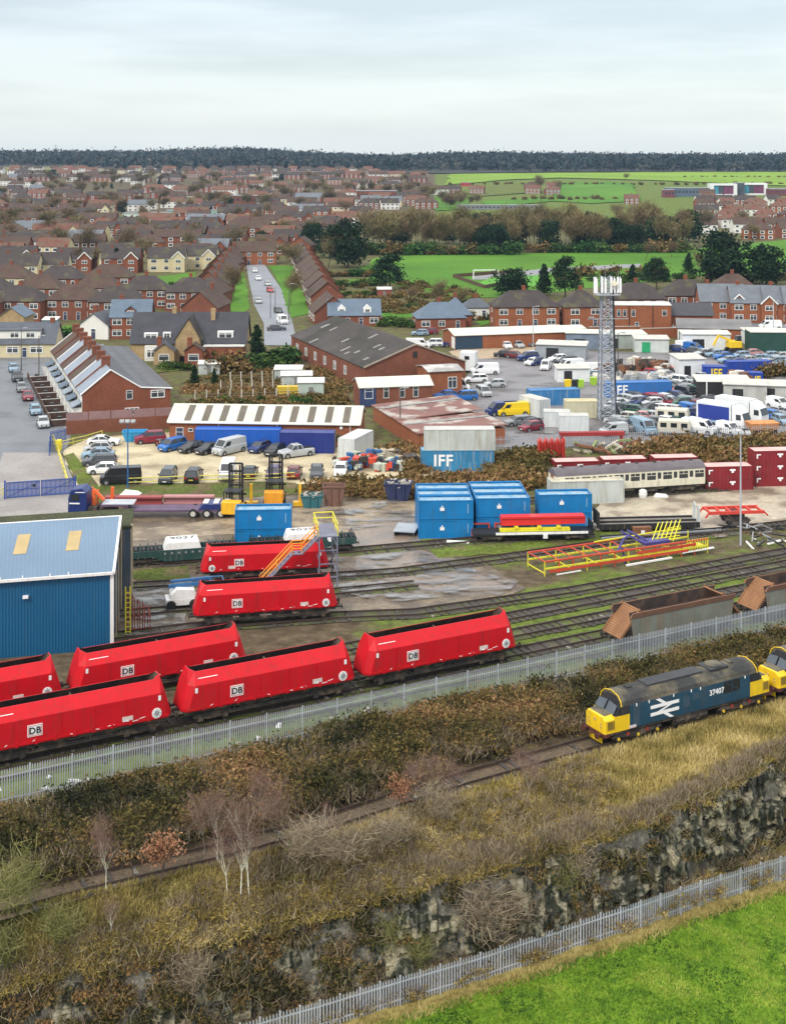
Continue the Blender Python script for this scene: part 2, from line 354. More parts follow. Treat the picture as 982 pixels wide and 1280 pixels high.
# near town, streets and yards
patch('street', [(-60, 640), (-40, 545), (-25, 470), (-20, 448), (62, 448), (66, 470), (80, 500), (92, 535), (84, 560), (76, 568), (10, 568), (-5, 640)], asphalt, label='grey blue street of the brick terrace')
patch('pavement', [(52, 458), (66, 458), (96, 535), (84, 540)], mat('pavement', (.3, .28, .26), .8, grain=.15), label='pavement in front of the brick terrace')
patch('cross_street', [(-40, 452), (-40, 438), (130, 430), (130, 440), (62, 450)], asphalt)
patch('entrance_road', [(-20, 645), (4, 566), (76, 566), (102, 620), (90, 650)], mat('old_concrete', (.3, .28, .265), .75, var=.2, vs=.1, grain=.1, gs=2, col2=(.22, .2, .19), c2s=.1), label='worn concrete road to the blue yard gate')
patch('car_park', [(78, 563), (110, 548), (210, 540), (300, 552), (430, 560), (500, 560), (560, 575), (612, 603), (520, 606), (440, 602), (330, 608), (130, 612), (103, 618)], concrete, label='cream concrete car park in front of the striped roof workshop', wob=.8)
patch('grass_verge', [(80, 570), (92, 566), (122, 605), (130, 618), (106, 622)], verge)
patch('grass_strip', [(104, 622), (128, 606), (340, 602), (372, 604), (372, 618), (120, 634)], rough, wob=.5)
patch('yard_mud', [(110, 650), (118, 630), (300, 622), (470, 615), (520, 622), (528, 680), (560, 690), (600, 700), (660, 735), (640, 750), (430, 770), (150, 790), (150, 660)], mud, wob=1.0, label='brown muddy yard between the containers and the sidings')
patch('yard_track', [(150, 665), (290, 648), (420, 628), (520, 625), (524, 655), (440, 665), (300, 668), (160, 676)], mat('tan_mud', (.27, .21, .14), .5, var=.25, vs=.3, grain=.2, gs=2, col2=(.16, .12, .08), c2s=.35), wob=.9)
patch('level_crossing', [(425, 668), (500, 640), (522, 640), (528, 690), (570, 700), (592, 716), (640, 737), (520, 742), (470, 720), (400, 695)], wetc, wob=.7, label='wet concrete crossing over the sidings')
patch('right_yard', [(738, 640), (760, 622), (880, 616), (990, 600), (1200, 590), (1200, 650), (985, 660), (880, 664), (740, 664)], mat('hardstanding', (.4, .345, .26), .5, var=.25, vs=.2, grain=.18, gs=2, col2=(.2, .16, .115), c2s=.22, c2t=(.48, .6)), wob=.8, label='pale concrete hardstanding beside the cream carriage')
patch('grass_verge', [(524, 672), (600, 668), (780, 664), (880, 664), (900, 672), (700, 690), (545, 698)], verge, wob=.6)
patch('grass_verge', [(160, 714), (236, 708), (236, 722), (170, 728)], rough, wob=.5)
patch('car_lot', [(560, 560), (560, 505), (590, 500), (585, 470), (592, 440), (640, 432), (760, 440), (860, 440), (1100, 440), (1150, 545), (820, 552), (690, 560), (618, 560)], asphalt2, wob=.8, label='grey car lot and scrapyard ground round the lattice mast')
patch('gravel_yard', [(560, 440), (600, 432), (690, 428), (700, 440), (620, 448), (575, 450)], mat('gravel_tan', (.36, .28, .19), .9, var=.15, grain=.15, gs=2), wob=.6)
patch('back_lane', [(690, 414), (690, 402), (1100, 400), (1100, 416)], asphalt)
patch('estate_road', [(308, 332), (330, 330), (352, 362), (366, 405), (372, 432), (330, 432), (330, 405), (318, 382), (311, 350)], mat('estate_asphalt', (.2, .21, .235), .6, var=.12, vs=.1, grain=.08), label='estate road running up between two grass verges')
patch('grass_verge', [(276, 345), (304, 336), (309, 360), (312, 386), (300, 393), (262, 392), (276, 370)], green, wob=1.2)
patch('grass_verge', [(336, 332), (366, 332), (376, 360), (388, 392), (362, 398), (352, 362)], green, wob=1.2)
patch('grass_verge', [(168, 350), (246, 340), (240, 352), (215, 362), (176, 362)], green, wob=1.5)
patch('park', [(446, 338), (470, 322), (560, 316), (740, 312), (860, 312), (985, 300), (1200, 300), (1200, 330), (870, 345), (640, 372), (560, 372), (470, 352)], green, label='bright green park beyond the houses', wob=3)
for q in ([(404, 352), (470, 347), (474, 352), (408, 358)], [(410, 366), (476, 361), (480, 365), (414, 371)], [(414, 379), (470, 375), (476, 382), (418, 386)], [(476, 392), (520, 390), (524, 397), (480, 399)], [(0, 412), (110, 406), (112, 411), (0, 418)], [(150, 345), (168, 343), (166, 349), (148, 351)], [(196, 460), (240, 456), (240, 462), (198, 467)], [(300, 452), (346, 448), (350, 458), (306, 462)], [(596, 402), (616, 398), (618, 404), (600, 408)]):
 patch('garden_grass', q, verge if q[0][0] in (410, 196) else green, wob=1.0)
patch('park_path', [(590, 346), (690, 335), (800, 330), (800, 334), (694, 341), (640, 349), (590, 350)], mat('path_grey', (.22, .22, .23), .8))
patch('pitch', [(592, 357), (614, 347), (680, 344), (668, 358)], mat('pitch_green', (.08, .27, .02), .9, grain=.1))
# far fields on the rising land
patch('far_field', [(556, 232), (562, 218.5), (640, 217.5), (740, 217), (830, 216), (990, 216), (1200, 216), (1200, 233), (985, 233), (900, 230), (820, 226), (700, 223), (640, 225)], green2, wob=8, label='yellow green field below the wooded ridge')
patch('mid_field', [(694, 229), (760, 228), (790, 230), (800, 252), (740, 255), (690, 252)], green, wob=4)
patch('mid_field', [(536, 250), (560, 243), (592, 246), (584, 262), (544, 264)], green, wob=4)
patch('mid_field', [(560, 238), (640, 230), (690, 232), (686, 240), (600, 246)], verge, wob=4)
patch('mid_field', [(600, 252), (690, 247), (690, 252), (610, 260)], green, wob=3)
patch('town_green', [(92, 277), (140, 271), (236, 270), (236, 275), (150, 281)], green, wob=3)
patch('tan_field', [(-80, 217), (-80, 207), (40, 206), (112, 205.5), (114, 212), (60, 216)], tan, wob=8)
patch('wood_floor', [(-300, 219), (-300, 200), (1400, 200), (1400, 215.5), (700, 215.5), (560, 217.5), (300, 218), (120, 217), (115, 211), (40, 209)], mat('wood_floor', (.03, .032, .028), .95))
# ------------------------------------------------------------------ rails
railm = mat('rail_steel', (.07, .048, .038), .5, var=.25, vs=1.5, metal=.3)
sleep = mat('sleeper', (.06, .05, .042), .85, var=.4, vs=.9, grain=.3, gs=6, col2=(.2, .18, .15), c2s=.5, c2t=(.62, .66))
def track(pts, bedw=2.9, hide=0, sl=True, bm_=None):
 P = [Vector((p[0], p[1], 0)) for p in pts]
 root = link('railway_track', None); root['kind'] = 'structure'; root['label'] = 'rusty railway track on dark ballast'
 Q = [P[0]]
 for a, b in zip(P, P[1:]):
  n = max(1, int((b - a).length / 1.5))
  Q += [a.lerp(b, (k + 1) / n) for k in range(n)]
 bed, rl, slp = MB(), MB(), MB()
 T = [((Q[min(i + 1, len(Q) - 1)] - Q[max(i - 1, 0)]).normalized()) for i in range(len(Q))]
 Nn = [Vector((-d.y, d.x, 0)) for d in T]
 for i in range(len(Q) - 1):
  w = bedw / 2
  zb = .07
  e = [w + .35 * noise.noise(Q[k] * .5) for k in (i, i + 1)]; g = [w + .35 * noise.noise(Q[k] * .5 + Vector((50, 0, 0))) for k in (i, i + 1)]
  a, b, c, d = Q[i] - Nn[i] * e[0], Q[i + 1] - Nn[i + 1] * e[1], Q[i + 1] + Nn[i + 1] * g[1], Q[i] + Nn[i] * g[0]
  bed.quad(*[(p.x, p.y, zb) for p in (a, b, c, d)])
  for s in (-.7525, .7525):
   a, b = Q[i] + Nn[i] * s, Q[i + 1] + Nn[i + 1] * s
   rl.beam((a.x, a.y, .25), (b.x, b.y, .25), .075, .16)
 tot = sum((b - a).length for a, b in zip(Q, Q[1:])); k = 0; acc = 0
 for i in range(len(Q) - 1):
  seg = (Q[i + 1] - Q[i]).length
  while k * .75 < acc + seg:
   p = Q[i] + T[i] * (k * .75 - acc); k += 1
   if random.random() < hide: continue
   a, b = p - Nn[i] * 1.3, p + Nn[i] * 1.3
   slp.beam((a.x, a.y, .1), (b.x, b.y, .1), .25, .13)
  acc += seg
 link('ballast', bed.mesh('ballast', bm_ or ballast), root); link('rails', rl.mesh('rails', railm), root)
 if sl and slp.v: link('sleepers', slp.mesh('sleepers', sleep), root)
W = lambda px, py: tuple(at(px, py))[:2]
VT = dict(t0=91.9, t1=94.85, t2=98.4, t3=102.3, t4=105.6)
track([uv(-40, 92.2), uv(120, 91.9)], hide=.8, bedw=1.9, bm_=verge)
track([uv(-40, 94.85), uv(120, 94.85)], hide=.35, bedw=2.5)
track([uv(34, 96.5), uv(48, 98.3), uv(60, 98.6), uv(130, 98.6)], hide=.4, bedw=2.6)
track([uv(-10, 102.0), uv(40, 102.3), uv(130, 102.6)], hide=.4, bedw=2.6)
track([W(60, 808), W(240, 786), W(420, 772), W(520, 768), uv(75, 105.7), uv(140, 105.7)], hide=.4, bedw=2.6)
track([W(60, 745), W(160, 735), W(240, 730), W(415, 722), W(500, 716), W(620, 700), W(760, 680), W(985, 656), W(1200, 632)], hide=.3)
track([W(60, 712), W(165, 706), W(300, 699), W(440, 690), W(600, 676), W(740, 668)], hide=.5)
track([W(150, 770), W(240, 762), W(300, 757), W(420, 742), W(520, 732)], hide=.5)
LOCO = [W(-120, 1160), W(0, 1136), W(100, 1109), W(250, 1074), W(400, 1034.5), W(560, 982.5), W(731, 934), W(976, 868), W(1150, 825), W(1400, 765)]
track(LOCO, bedw=2.5, hide=.75, bm_=mat('old_ballast', (.1, .072, .045), .9, var=.3, vs=.5, grain=.4, gs=6, bump=.6, bs=5))
def strip(pts, w):      # thin earth roads
 return pts
for p in ([(400, 700), (520, 690), (600, 716), (650, 728), (620, 748), (470, 752), (410, 736)], [(380, 642), (500, 625), (525, 650), (430, 665)], [(150, 735), (240, 728), (235, 790), (150, 796)], [(447, 733), (470, 729), (540, 727), (590, 731), (570, 740), (480, 742)], [(430, 708), (470, 705), (520, 704), (500, 709)], [(400, 722), (440, 718), (470, 719), (430, 726)], [(205, 752), (240, 748), (232, 758), (200, 760)],
          [(172, 778), (235, 772), (234, 780), (172, 790)], [(430, 640), (480, 632), (500, 636), (440, 646)], [(380, 646), (425, 636), (440, 640), (400, 652)], [(640, 540), (700, 540), (690, 546), (640, 546)], [(460, 700), (520, 694), (530, 697), (470, 703)],
          [(604, 726), (650, 722), (640, 731), (610, 731)], [(880, 668), (960, 664), (960, 669), (890, 673)], [(660, 480), (690, 478), (684, 483), (664, 484)], [(440, 748), (465, 745), (460, 750), (440, 752)], [(418, 736), (446, 731), (440, 737), (420, 740)]):
 patch('puddle', p, water, wob=1.1, label='shallow puddle reflecting the grey sky')
# ------------------------------------------------------------------ railway vehicles
dark = mat('dark_metal', (.035, .03, .026), .7, var=.35, vs=2, col2=(.1, .075, .055), c2s=1.2)
black = mat('black_paint', (.02, .02, .022), .5, var=.15)
white = paint('white_paint', (.8, .8, .78), .4, sk=.25)
plain_white = mat('sign_white', (.78, .78, .78), .5, var=.03)
red = mat('wagon_red', (.5, .006, .013), .45, var=.1, vs=.8, streak=(.2, .03, .025), sk=.65, spec=.22)
redtop = red
rust = mat('rust', (.2, .085, .04), .85, var=.3, vs=1.2, grain=.2, gs=7, col2=(.11, .06, .04), c2s=.6)
inner = mat('wagon_inside', (.055, .04, .035), .9, var=.3, vs=1, col2=(.11, .07, .05), c2s=.8)
yellow = paint('yellow_paint', (.78, .5, .01), .4, sk=.3)
steelg = mat('grey_steel', (.3, .31, .32), .5, var=.2, vs=1.5, metal=.2)
tyre = mat('tyre', (.02, .02, .02), .9, var=.15)
glass = mat('dark_glass', (.025, .03, .036), .08, var=.1, spec=.6)
def bogie(a, x, wb=1.8, r=.42, m=dark, w=1.0, axle=None, n=2):
 f = MB()
 for s in (-1, 1):
  f.prism([(-wb * .5 * (n - 1) - .55, .55), (-wb * .5 * (n - 1) - .4, .78), (wb * .5 * (n - 1) + .4, .78), (wb * .5 * (n - 1) + .55, .55), (wb * .25, .36), (-wb * .25, .36)], 'y', s * w - .06, s * w + .06)
  for k in range(n):
   xx = (k - (n - 1) / 2) * wb
   f.bx(xx - .18, xx + .18, s * w - .13, s * w + .13, .28, .62)
  for k in range(-1, 2): f.tube((k * .2, s * (w + .02), .34), (k * .2, s * (w + .02), .7), .08, 6)
 f.bx(-.3, .3, -w, w, .5, .8)
 i = a.add('bogie', f, m, loc=(x, 0, 0))
 for k in range(n):
  xx = (k - (n - 1) / 2) * wb
  wh = MB()
  for s in (-1, 1): wh.tube((xx, s * .70, r + .1), (xx, s * .84, r + .1), r, 16)
  wh.tube((xx, -.72, r + .1), (xx, .72, r + .1), .08, 8)
  a.add('wheelset', wh, [mat('wheel_steel', (.07, .06, .055), .5, var=.2, metal=.4)], parent=i)
  if axle:
   b = MB()
   for s in (-1, 1): b.tube((xx, s * (w + .05), .46), (xx, s * (w + .2), .46), .13, 10)
   a.add('axle_box', b, axle, parent=i)
 return i
def buffers(a, L, z=1.0, m=dark):
 for e in (-1, 1):
  for s in (-.86, .86):
   b = MB(); b.tube((e * (L / 2 - .15), s, z), (e * (L / 2 + .4), s, z), .1, 8); b.tube((e * (L / 2 + .4), s, z), (e * (L / 2 + .46), s, z), .24, 12); a.add('buffer', b, m)
  b = MB(); b.bx(min(e * (L / 2 - .1), e * (L / 2 + .3)), max(e * (L / 2 - .1), e * (L / 2 + .3)), -.12, .12, z - .15, z + .1)
  a.add('coupling', b, m)
def hopper(mirror=False):
 a = Asm(); L = 13.2; hw = 1.36
 def ring(z, l, w, cx=.42, cy=.5, up=0):
  return [(l, -w + cy, z + up), (l, w - cy, z + up), (l - cx, w, z), (-l + cx, w, z), (-l, w - cy, z + up), (-l, -w + cy, z + up), (-l + cx, -w, z), (l - cx, -w, z)]
 b = MB(); R_ = [ring(1.12, L / 2, hw), ring(1.3, L / 2, hw + .02), ring(2.8, L / 2 - .45, hw + .02), ring(3.5, L / 2 - .66, .62, .4, .25, .2)]
 b.rings(R_, 0, caps=False); rim = ring(3.5, L / 2 - .74, .55, .4, .25, .2); b.rings([R_[3], rim], 0, caps=False)
 a.add('body', b, [red], bevel=.02)
 i = MB(); i.rings([rim, ring(2.75, L / 2 - .95, 1.15, .4, .4), ring(1.3, L / 2 - 2.2, .5, .3, .2)], 0, caps=False); i.quad(*[ring(1.3, L / 2 - 2.2, .5, .3, .2)[k] for k in (2, 3, 6, 7)])
 i.bx(-.05, .05, -.55, .55, 3.1, 3.25)
 a.add('hopper_inside', i, [inner])
 u = MB(); u.bx(-L / 2 + .2, L / 2 - .2, -1.1, 1.1, .85, 1.14); u.bx(-2.4, -.6, -.95, .95, .42, .8); u.bx(.6, 2.4, -.95, .95, .42, .8)
 for s in (-1, 1):
  u.bx(-3.2, 3.2, s * 1.12 - .04, s * 1.12 + .04, .5, .58); u.tube((-2.9, s * 1.0, .62), (2.9, s * 1.0, .62), .07)
  for x in (-2.8, -1, 1, 2.8): u.bx(x - .04, x + .04, s * 1.1 - .05, s * 1.1 + .05, .45, .95)
 a.add('underframe', u, [dark])
 rl = MB(); rng = random.Random(3)
 for s in (-1, 1):
  rl.bx(-L / 2 + .3, L / 2 - .3, s * 1.4 - .03, s * 1.4 + .03, 1.2, 1.34)
  for k in range(9):
   x = -5.2 + k * 1.25; rl.bx(x, x + .16, s * 1.42 - .03, s * 1.42 + .05, 1.12, 1.46)
 for s in (-1, 1):
  for x in (-4.1, -1.0, 1.2, 3.3): rl.bx(x, x + .05, s * 1.39 - .02, s * 1.39 + .02, 1.34, 2.76)
 wm = rl
 for k in range(9):
  x = rng.uniform(-5.3, 5.0); z = rng.choice((1.3, 1.42, 1.34)); wm.beam((x, -1.436, z), (x + rng.uniform(.15, .5), -1.436, z + rng.uniform(-.05, .12)), .012, .04, 1)
 a.add('side_rail', rl, [red, plain_white])
 def slope_y(z): return -(hw + .02) + (z - 2.8) * (.76 / .7)
 mk = -1 if mirror else 1
 # the crest plate stands on the near side
 for s in (1, -1):
  rz = 0 if s == 1 else math.pi
  p = MB(); p.bx(-.48, .48, -.03, 0, -.37, .37); lp = a.add('logo_plate', p, [plain_white], loc=(-2.7 * s, -1.38 * s, 2.0), rz=rz)
  fr = MB()
  for q in ((-.42, .42, .29, .32), (-.42, .42, -.32, -.29), (-.42, -.38, -.29, .29), (.38, .42, -.29, .29)): fr.bx(q[0], q[1], -.04, -.03, q[2], q[3])
  a.add('logo_frame', fr, [mat('logo_red', (.55, .02, .02), .5, var=.05)], parent=lp)
  a.text('lettering', 'DB', .58, black, parent=lp, loc=(0, -.045, -.02), bold=.012)
  hwl = MB(); hwl.tube((0, .02, 0), (0, -.05, 0), .33, 24); hi = a.add('handwheel_disc', hwl, [plain_white], loc=((L / 2 - 1.15) * s * mk, -1.385 * s, 1.55), rz=rz)
  sp = MB(); sp.tube((0, -.05, 0), (0, -.07, 0), .17, 12)
  for k in range(8):
   an = k * math.pi / 4; sp.beam((math.cos(an) * .18, -.06, math.sin(an) * .18), (math.cos(an) * .3, -.06, math.sin(an) * .3), .05, .02)
  a.add('handwheel', sp, [steelg], parent=hi)
  for e in (-1, 1):
   tg = MB(); tg.bx(-.09, .09, -.03, 0, -.16, .16); a.add('tag_plate', tg, [plain_white], loc=(e * (L / 2 - .95), -1.385 * s, 2.5))
  np_ = MB(); np_.bx(-.36, .36, -.03, 0, -.15, .15); a.add('number_plate', np_, [mat('stencil', (.6, .5, .48), .6, var=.1)], loc=((L / 2 - 3.16) * s * mk, -1.385 * s, 1.56))
 st = MB(); st.hexa([(-5.4, slope_y(3.12), 3.14), (-4.0, slope_y(3.12), 3.14), (-4.0, slope_y(3.12) + .01, 3.13), (-5.4, slope_y(3.12) + .01, 3.13), (-5.4, slope_y(3.15), 3.17), (-4.0, slope_y(3.15), 3.17), (-4.0, slope_y(3.15) + .01, 3.16), (-5.4, slope_y(3.15) + .01, 3.16)])
 a.add('stencil_strip', st, [plain_white]); bogie(a, -4.35); bogie(a, 4.35); buffers(a, L)
 return a
HOP, HOPM = hopper(), hopper(True)
def on_line(p0, p1): return (Vector(p0) + Vector(p1)) / 2, math.atan2(p1[1] - p0[1], p1[0] - p0[0])
cu = math.cos(TH); GRW = 'red DB hopper wagons standing in the yard'
# front row: right ends seen at pixels, spaced 14.75 m along the line
u0 = touv(at(628, 826))[0] + .55
for k, lab in enumerate(('red hopper wagon at the right end of the front row', 'red hopper wagon in the middle of the front row', 'red hopper wagon nearest the palisade fence, cut by the left edge')):
 put(HOP, 'hopper_wagon', lab, 'rail wagon', uv(u0 - 6.6 - 14.75 * k, 94.6, .1), TH, (1.06, 1, 1.09), GRW)
u2 = touv(at(291, 841))[0] + .4
put(HOP, 'hopper_wagon', 'red hopper wagon beside the blue shed corner', 'rail wagon', uv(u2 - 6.6, 102.1, .12), TH, (1.06, 1, 1.06), GRW)
put(HOP, 'hopper_wagon', 'red hopper wagon in front of the blue shed, mostly out of the frame', 'rail wagon', uv(u2 - 6.6 - 14.75, 102.1, .12), TH, (1.06, 1, 1.06), GRW)
c, r = on_line(at(238, 787), at(421, 773.5)); put(HOP, 'hopper_wagon', 'red hopper wagon just below the one with the stairs', 'rail wagon', c + Vector((0, .7, .15)), r, (.97, .95, 1.04), GRW)
c, r = on_line(at(246, 730), at(413, 722)); put(HOPM, 'hopper_wagon', 'red hopper wagon behind the orange stairs, wheel disc on its left', 'rail wagon', c + Vector((0, .8, .15)), r, scale=.95, group=GRW)
def box_wagon():
 """bogie box wagon with wide sloping rust end chutes"""
 a = Asm(); L = 13.0; side = mat('wagon_green_grey', (.17, .18, .15), .7, var=.2, vs=.7, streak=(.2, .1, .06), sk=.75)
 b = MB(); hw = 1.35
 for s in (-1, 1):
  b.hexa([(-L / 2 + 1.2, s * hw - .04, 1.0), (L / 2 - 1.2, s * hw - .04, 1.0), (L / 2 - 1.2, s * hw + .04, 1.0), (-L / 2 + 1.2, s * hw + .04, 1.0), (-L / 2 + .9, s * hw - .04, 2.75), (L / 2 - .9, s * hw - .04, 2.75), (L / 2 - .9, s * hw + .04, 2.75), (-L / 2 + .9, s * hw + .04, 2.75)])
 b.bx(-L / 2 + 1.2, L / 2 - 1.2, -hw, hw, .95, 1.05); a.add('body', b, [side])
 t = MB()
 for s in (-1, 1): t.hexa([(-L / 2 + .9, s * hw - .1, 2.76), (L / 2 - .9, s * hw - .1, 2.76), (L / 2 - .9, s * hw + .16, 2.76), (-L / 2 + .9, s * hw + .16, 2.76), (-L / 2 + .9, s * hw - .3, 3.25), (L / 2 - .9, s * hw - .3, 3.25), (L / 2 - .9, s * hw - .22, 3.25), (-L / 2 + .9, s * hw - .22, 3.25)])
 a.add('top_rail', t, [mat('rust_rail', (.27, .14, .09), .85, var=.2, vs=1)])
 n = MB(); n.bx(-L / 2 + 1.3, L / 2 - 1.3, -hw + .1, hw - .1, 1.06, 1.1)
 for s in (-1, 1): n.quad((-L / 2 + 1.2, s * (hw - .05), 1.08), (L / 2 - 1.2, s * (hw - .05), 1.08), (L / 2 - .9, s * (hw - .27), 3.16), (-L / 2 + .9, s * (hw - .27), 3.16))
 a.add('inside', n, [inner])
 em = mat('rust_orange', (.27, .13, .06), .8, var=.22, vs=1, corr=('Z', 7, .8))
 for e in (-1, 1):
  p = MB(); p.hexa([(e * (L / 2 + .1), -1.25, 1.15), (e * (L / 2 + .1), 1.25, 1.15), (e * (L / 2), 1.25, 1.08), (e * (L / 2), -1.25, 1.08), (e * (L / 2 - 2.0), -1.25, 3.3), (e * (L / 2 - 2.0), 1.25, 3.3), (e * (L / 2 - 2.1), 1.25, 3.22), (e * (L / 2 - 2.1), -1.25, 3.22)])
  for s in (-1.2, 1.2): p.beam((e * (L / 2 + .1), s, 1.2), (e * (L / 2 - 2), s, 3.36), .1)
  a.add('end_chute', p, [em])
 u = MB(); u.bx(-L / 2, L / 2, -1.0, 1.0, .75, .95); a.add('underframe', u, [dark]); bogie(a, -4.2); bogie(a, 4.2); buffers(a, L)
 return a
BOX = box_wagon(); ub = touv(at(757, 812))[0] + .4
put(BOX, 'box_wagon', 'rusty grey box wagon with sloping ends behind the palisade fence', 'rail wagon', uv(ub + 6.5, 91.9, .15), TH, group='rusty box wagons by the palisade fence')
put(BOX, 'box_wagon', 'rusty grey box wagon running off the right edge, behind the palisade fence', 'rail wagon', uv(ub + 6.5 + 14.9, 91.9, .15), TH, group='rusty box wagons by the palisade fence')
def covered_wagon(num):
 """green bogie hopper with open ends and a white covered middle"""
 a = Asm(); L = 13.4; g = paint('wagon_green', (.02, .06, .055), .5, dirt=(.2, .19, .17), sk=.45)
 b = MB(); b.bx(-L / 2, L / 2, -1.3, -1.15, .95, 1.75); b.bx(-L / 2, L / 2, 1.15, 1.3, .95, 1.75); b.bx(-L / 2, L / 2, -1.15, 1.15, .95, 1.1)
 b.prism([(-3.6, .95), (-2.2, .35), (2.2, .35), (3.6, .95)], 'y', -1.28, 1.28); a.add('body', b, [g])
 f = MB()
 for e in (-1, 1):
  for k in range(4):
   x = e * (3.3 + k * .95); f.beam((x, -1.2, 1.75), (x + .1, 1.2, 2.0), .16, .12); f.tube((x + .45, -.6, 1.5), (x + .45, .6, 1.75), .28, 8)
  f.path([(e * 6.5, -1.25, 1.5), (e * 6.5, -1.25, 2.3), (e * 6.5, 1.25, 2.3), (e * 6.5, 1.25, 1.5)], .05)
 a.add('end_frame', f, [black])
 c = MB(); c.rings([[(-2.35, -1.25, 1.5), (2.35, -1.25, 1.5), (2.35, 1.25, 1.5), (-2.35, 1.25, 1.5)], [(-2.0, -1.2, 2.6), (2.0, -1.2, 2.6), (2.0, 1.2, 2.6), (-2.0, 1.2, 2.6)], [(-1.9, -.95, 2.8), (1.9, -.95, 2.8), (1.9, 1.0, 2.8), (-1.9, 1.0, 2.8)]])
 ci = a.add('cover', c, [white], bevel=.05); a.text('lettering', num, 1.5, mat('grey_letter', (.08, .08, .08), .6), parent=ci, loc=(.0, .0, 2.81), rot=(0, 0, 0), bold=.03)
 d = MB()
 for k in range(6):
  x = -2.2 + k * .85
  d.tube((x, -1.3, 1.35), (x, -1.33, 1.35), .14, 10)
 a.add('side_valve', d, [steelg]); tk = MB(); tk.tube((3.4, -1.0, 1.75), (3.4, -1.42, 1.75), .32, 14); a.add('handwheel', tk, [plain_white]); bogie(a, -5); bogie(a, 5); buffers(a, L); return a
c, r = on_line(at(164, 708), at(289, 699)); put(covered_wagon('9027'), 'covered_wagon', 'dark green wagon with white cover numbered 9027', 'rail wagon', c + Vector((0, .4, .15)), r, scale=.82)
c, r = on_line(at(318, 696), at(436, 689)); put(covered_wagon('9029'), 'covered_wagon', 'dark green wagon with white cover numbered 9029, behind the stairs', 'rail wagon', c + Vector((0, .4, .15)), r, scale=.82)
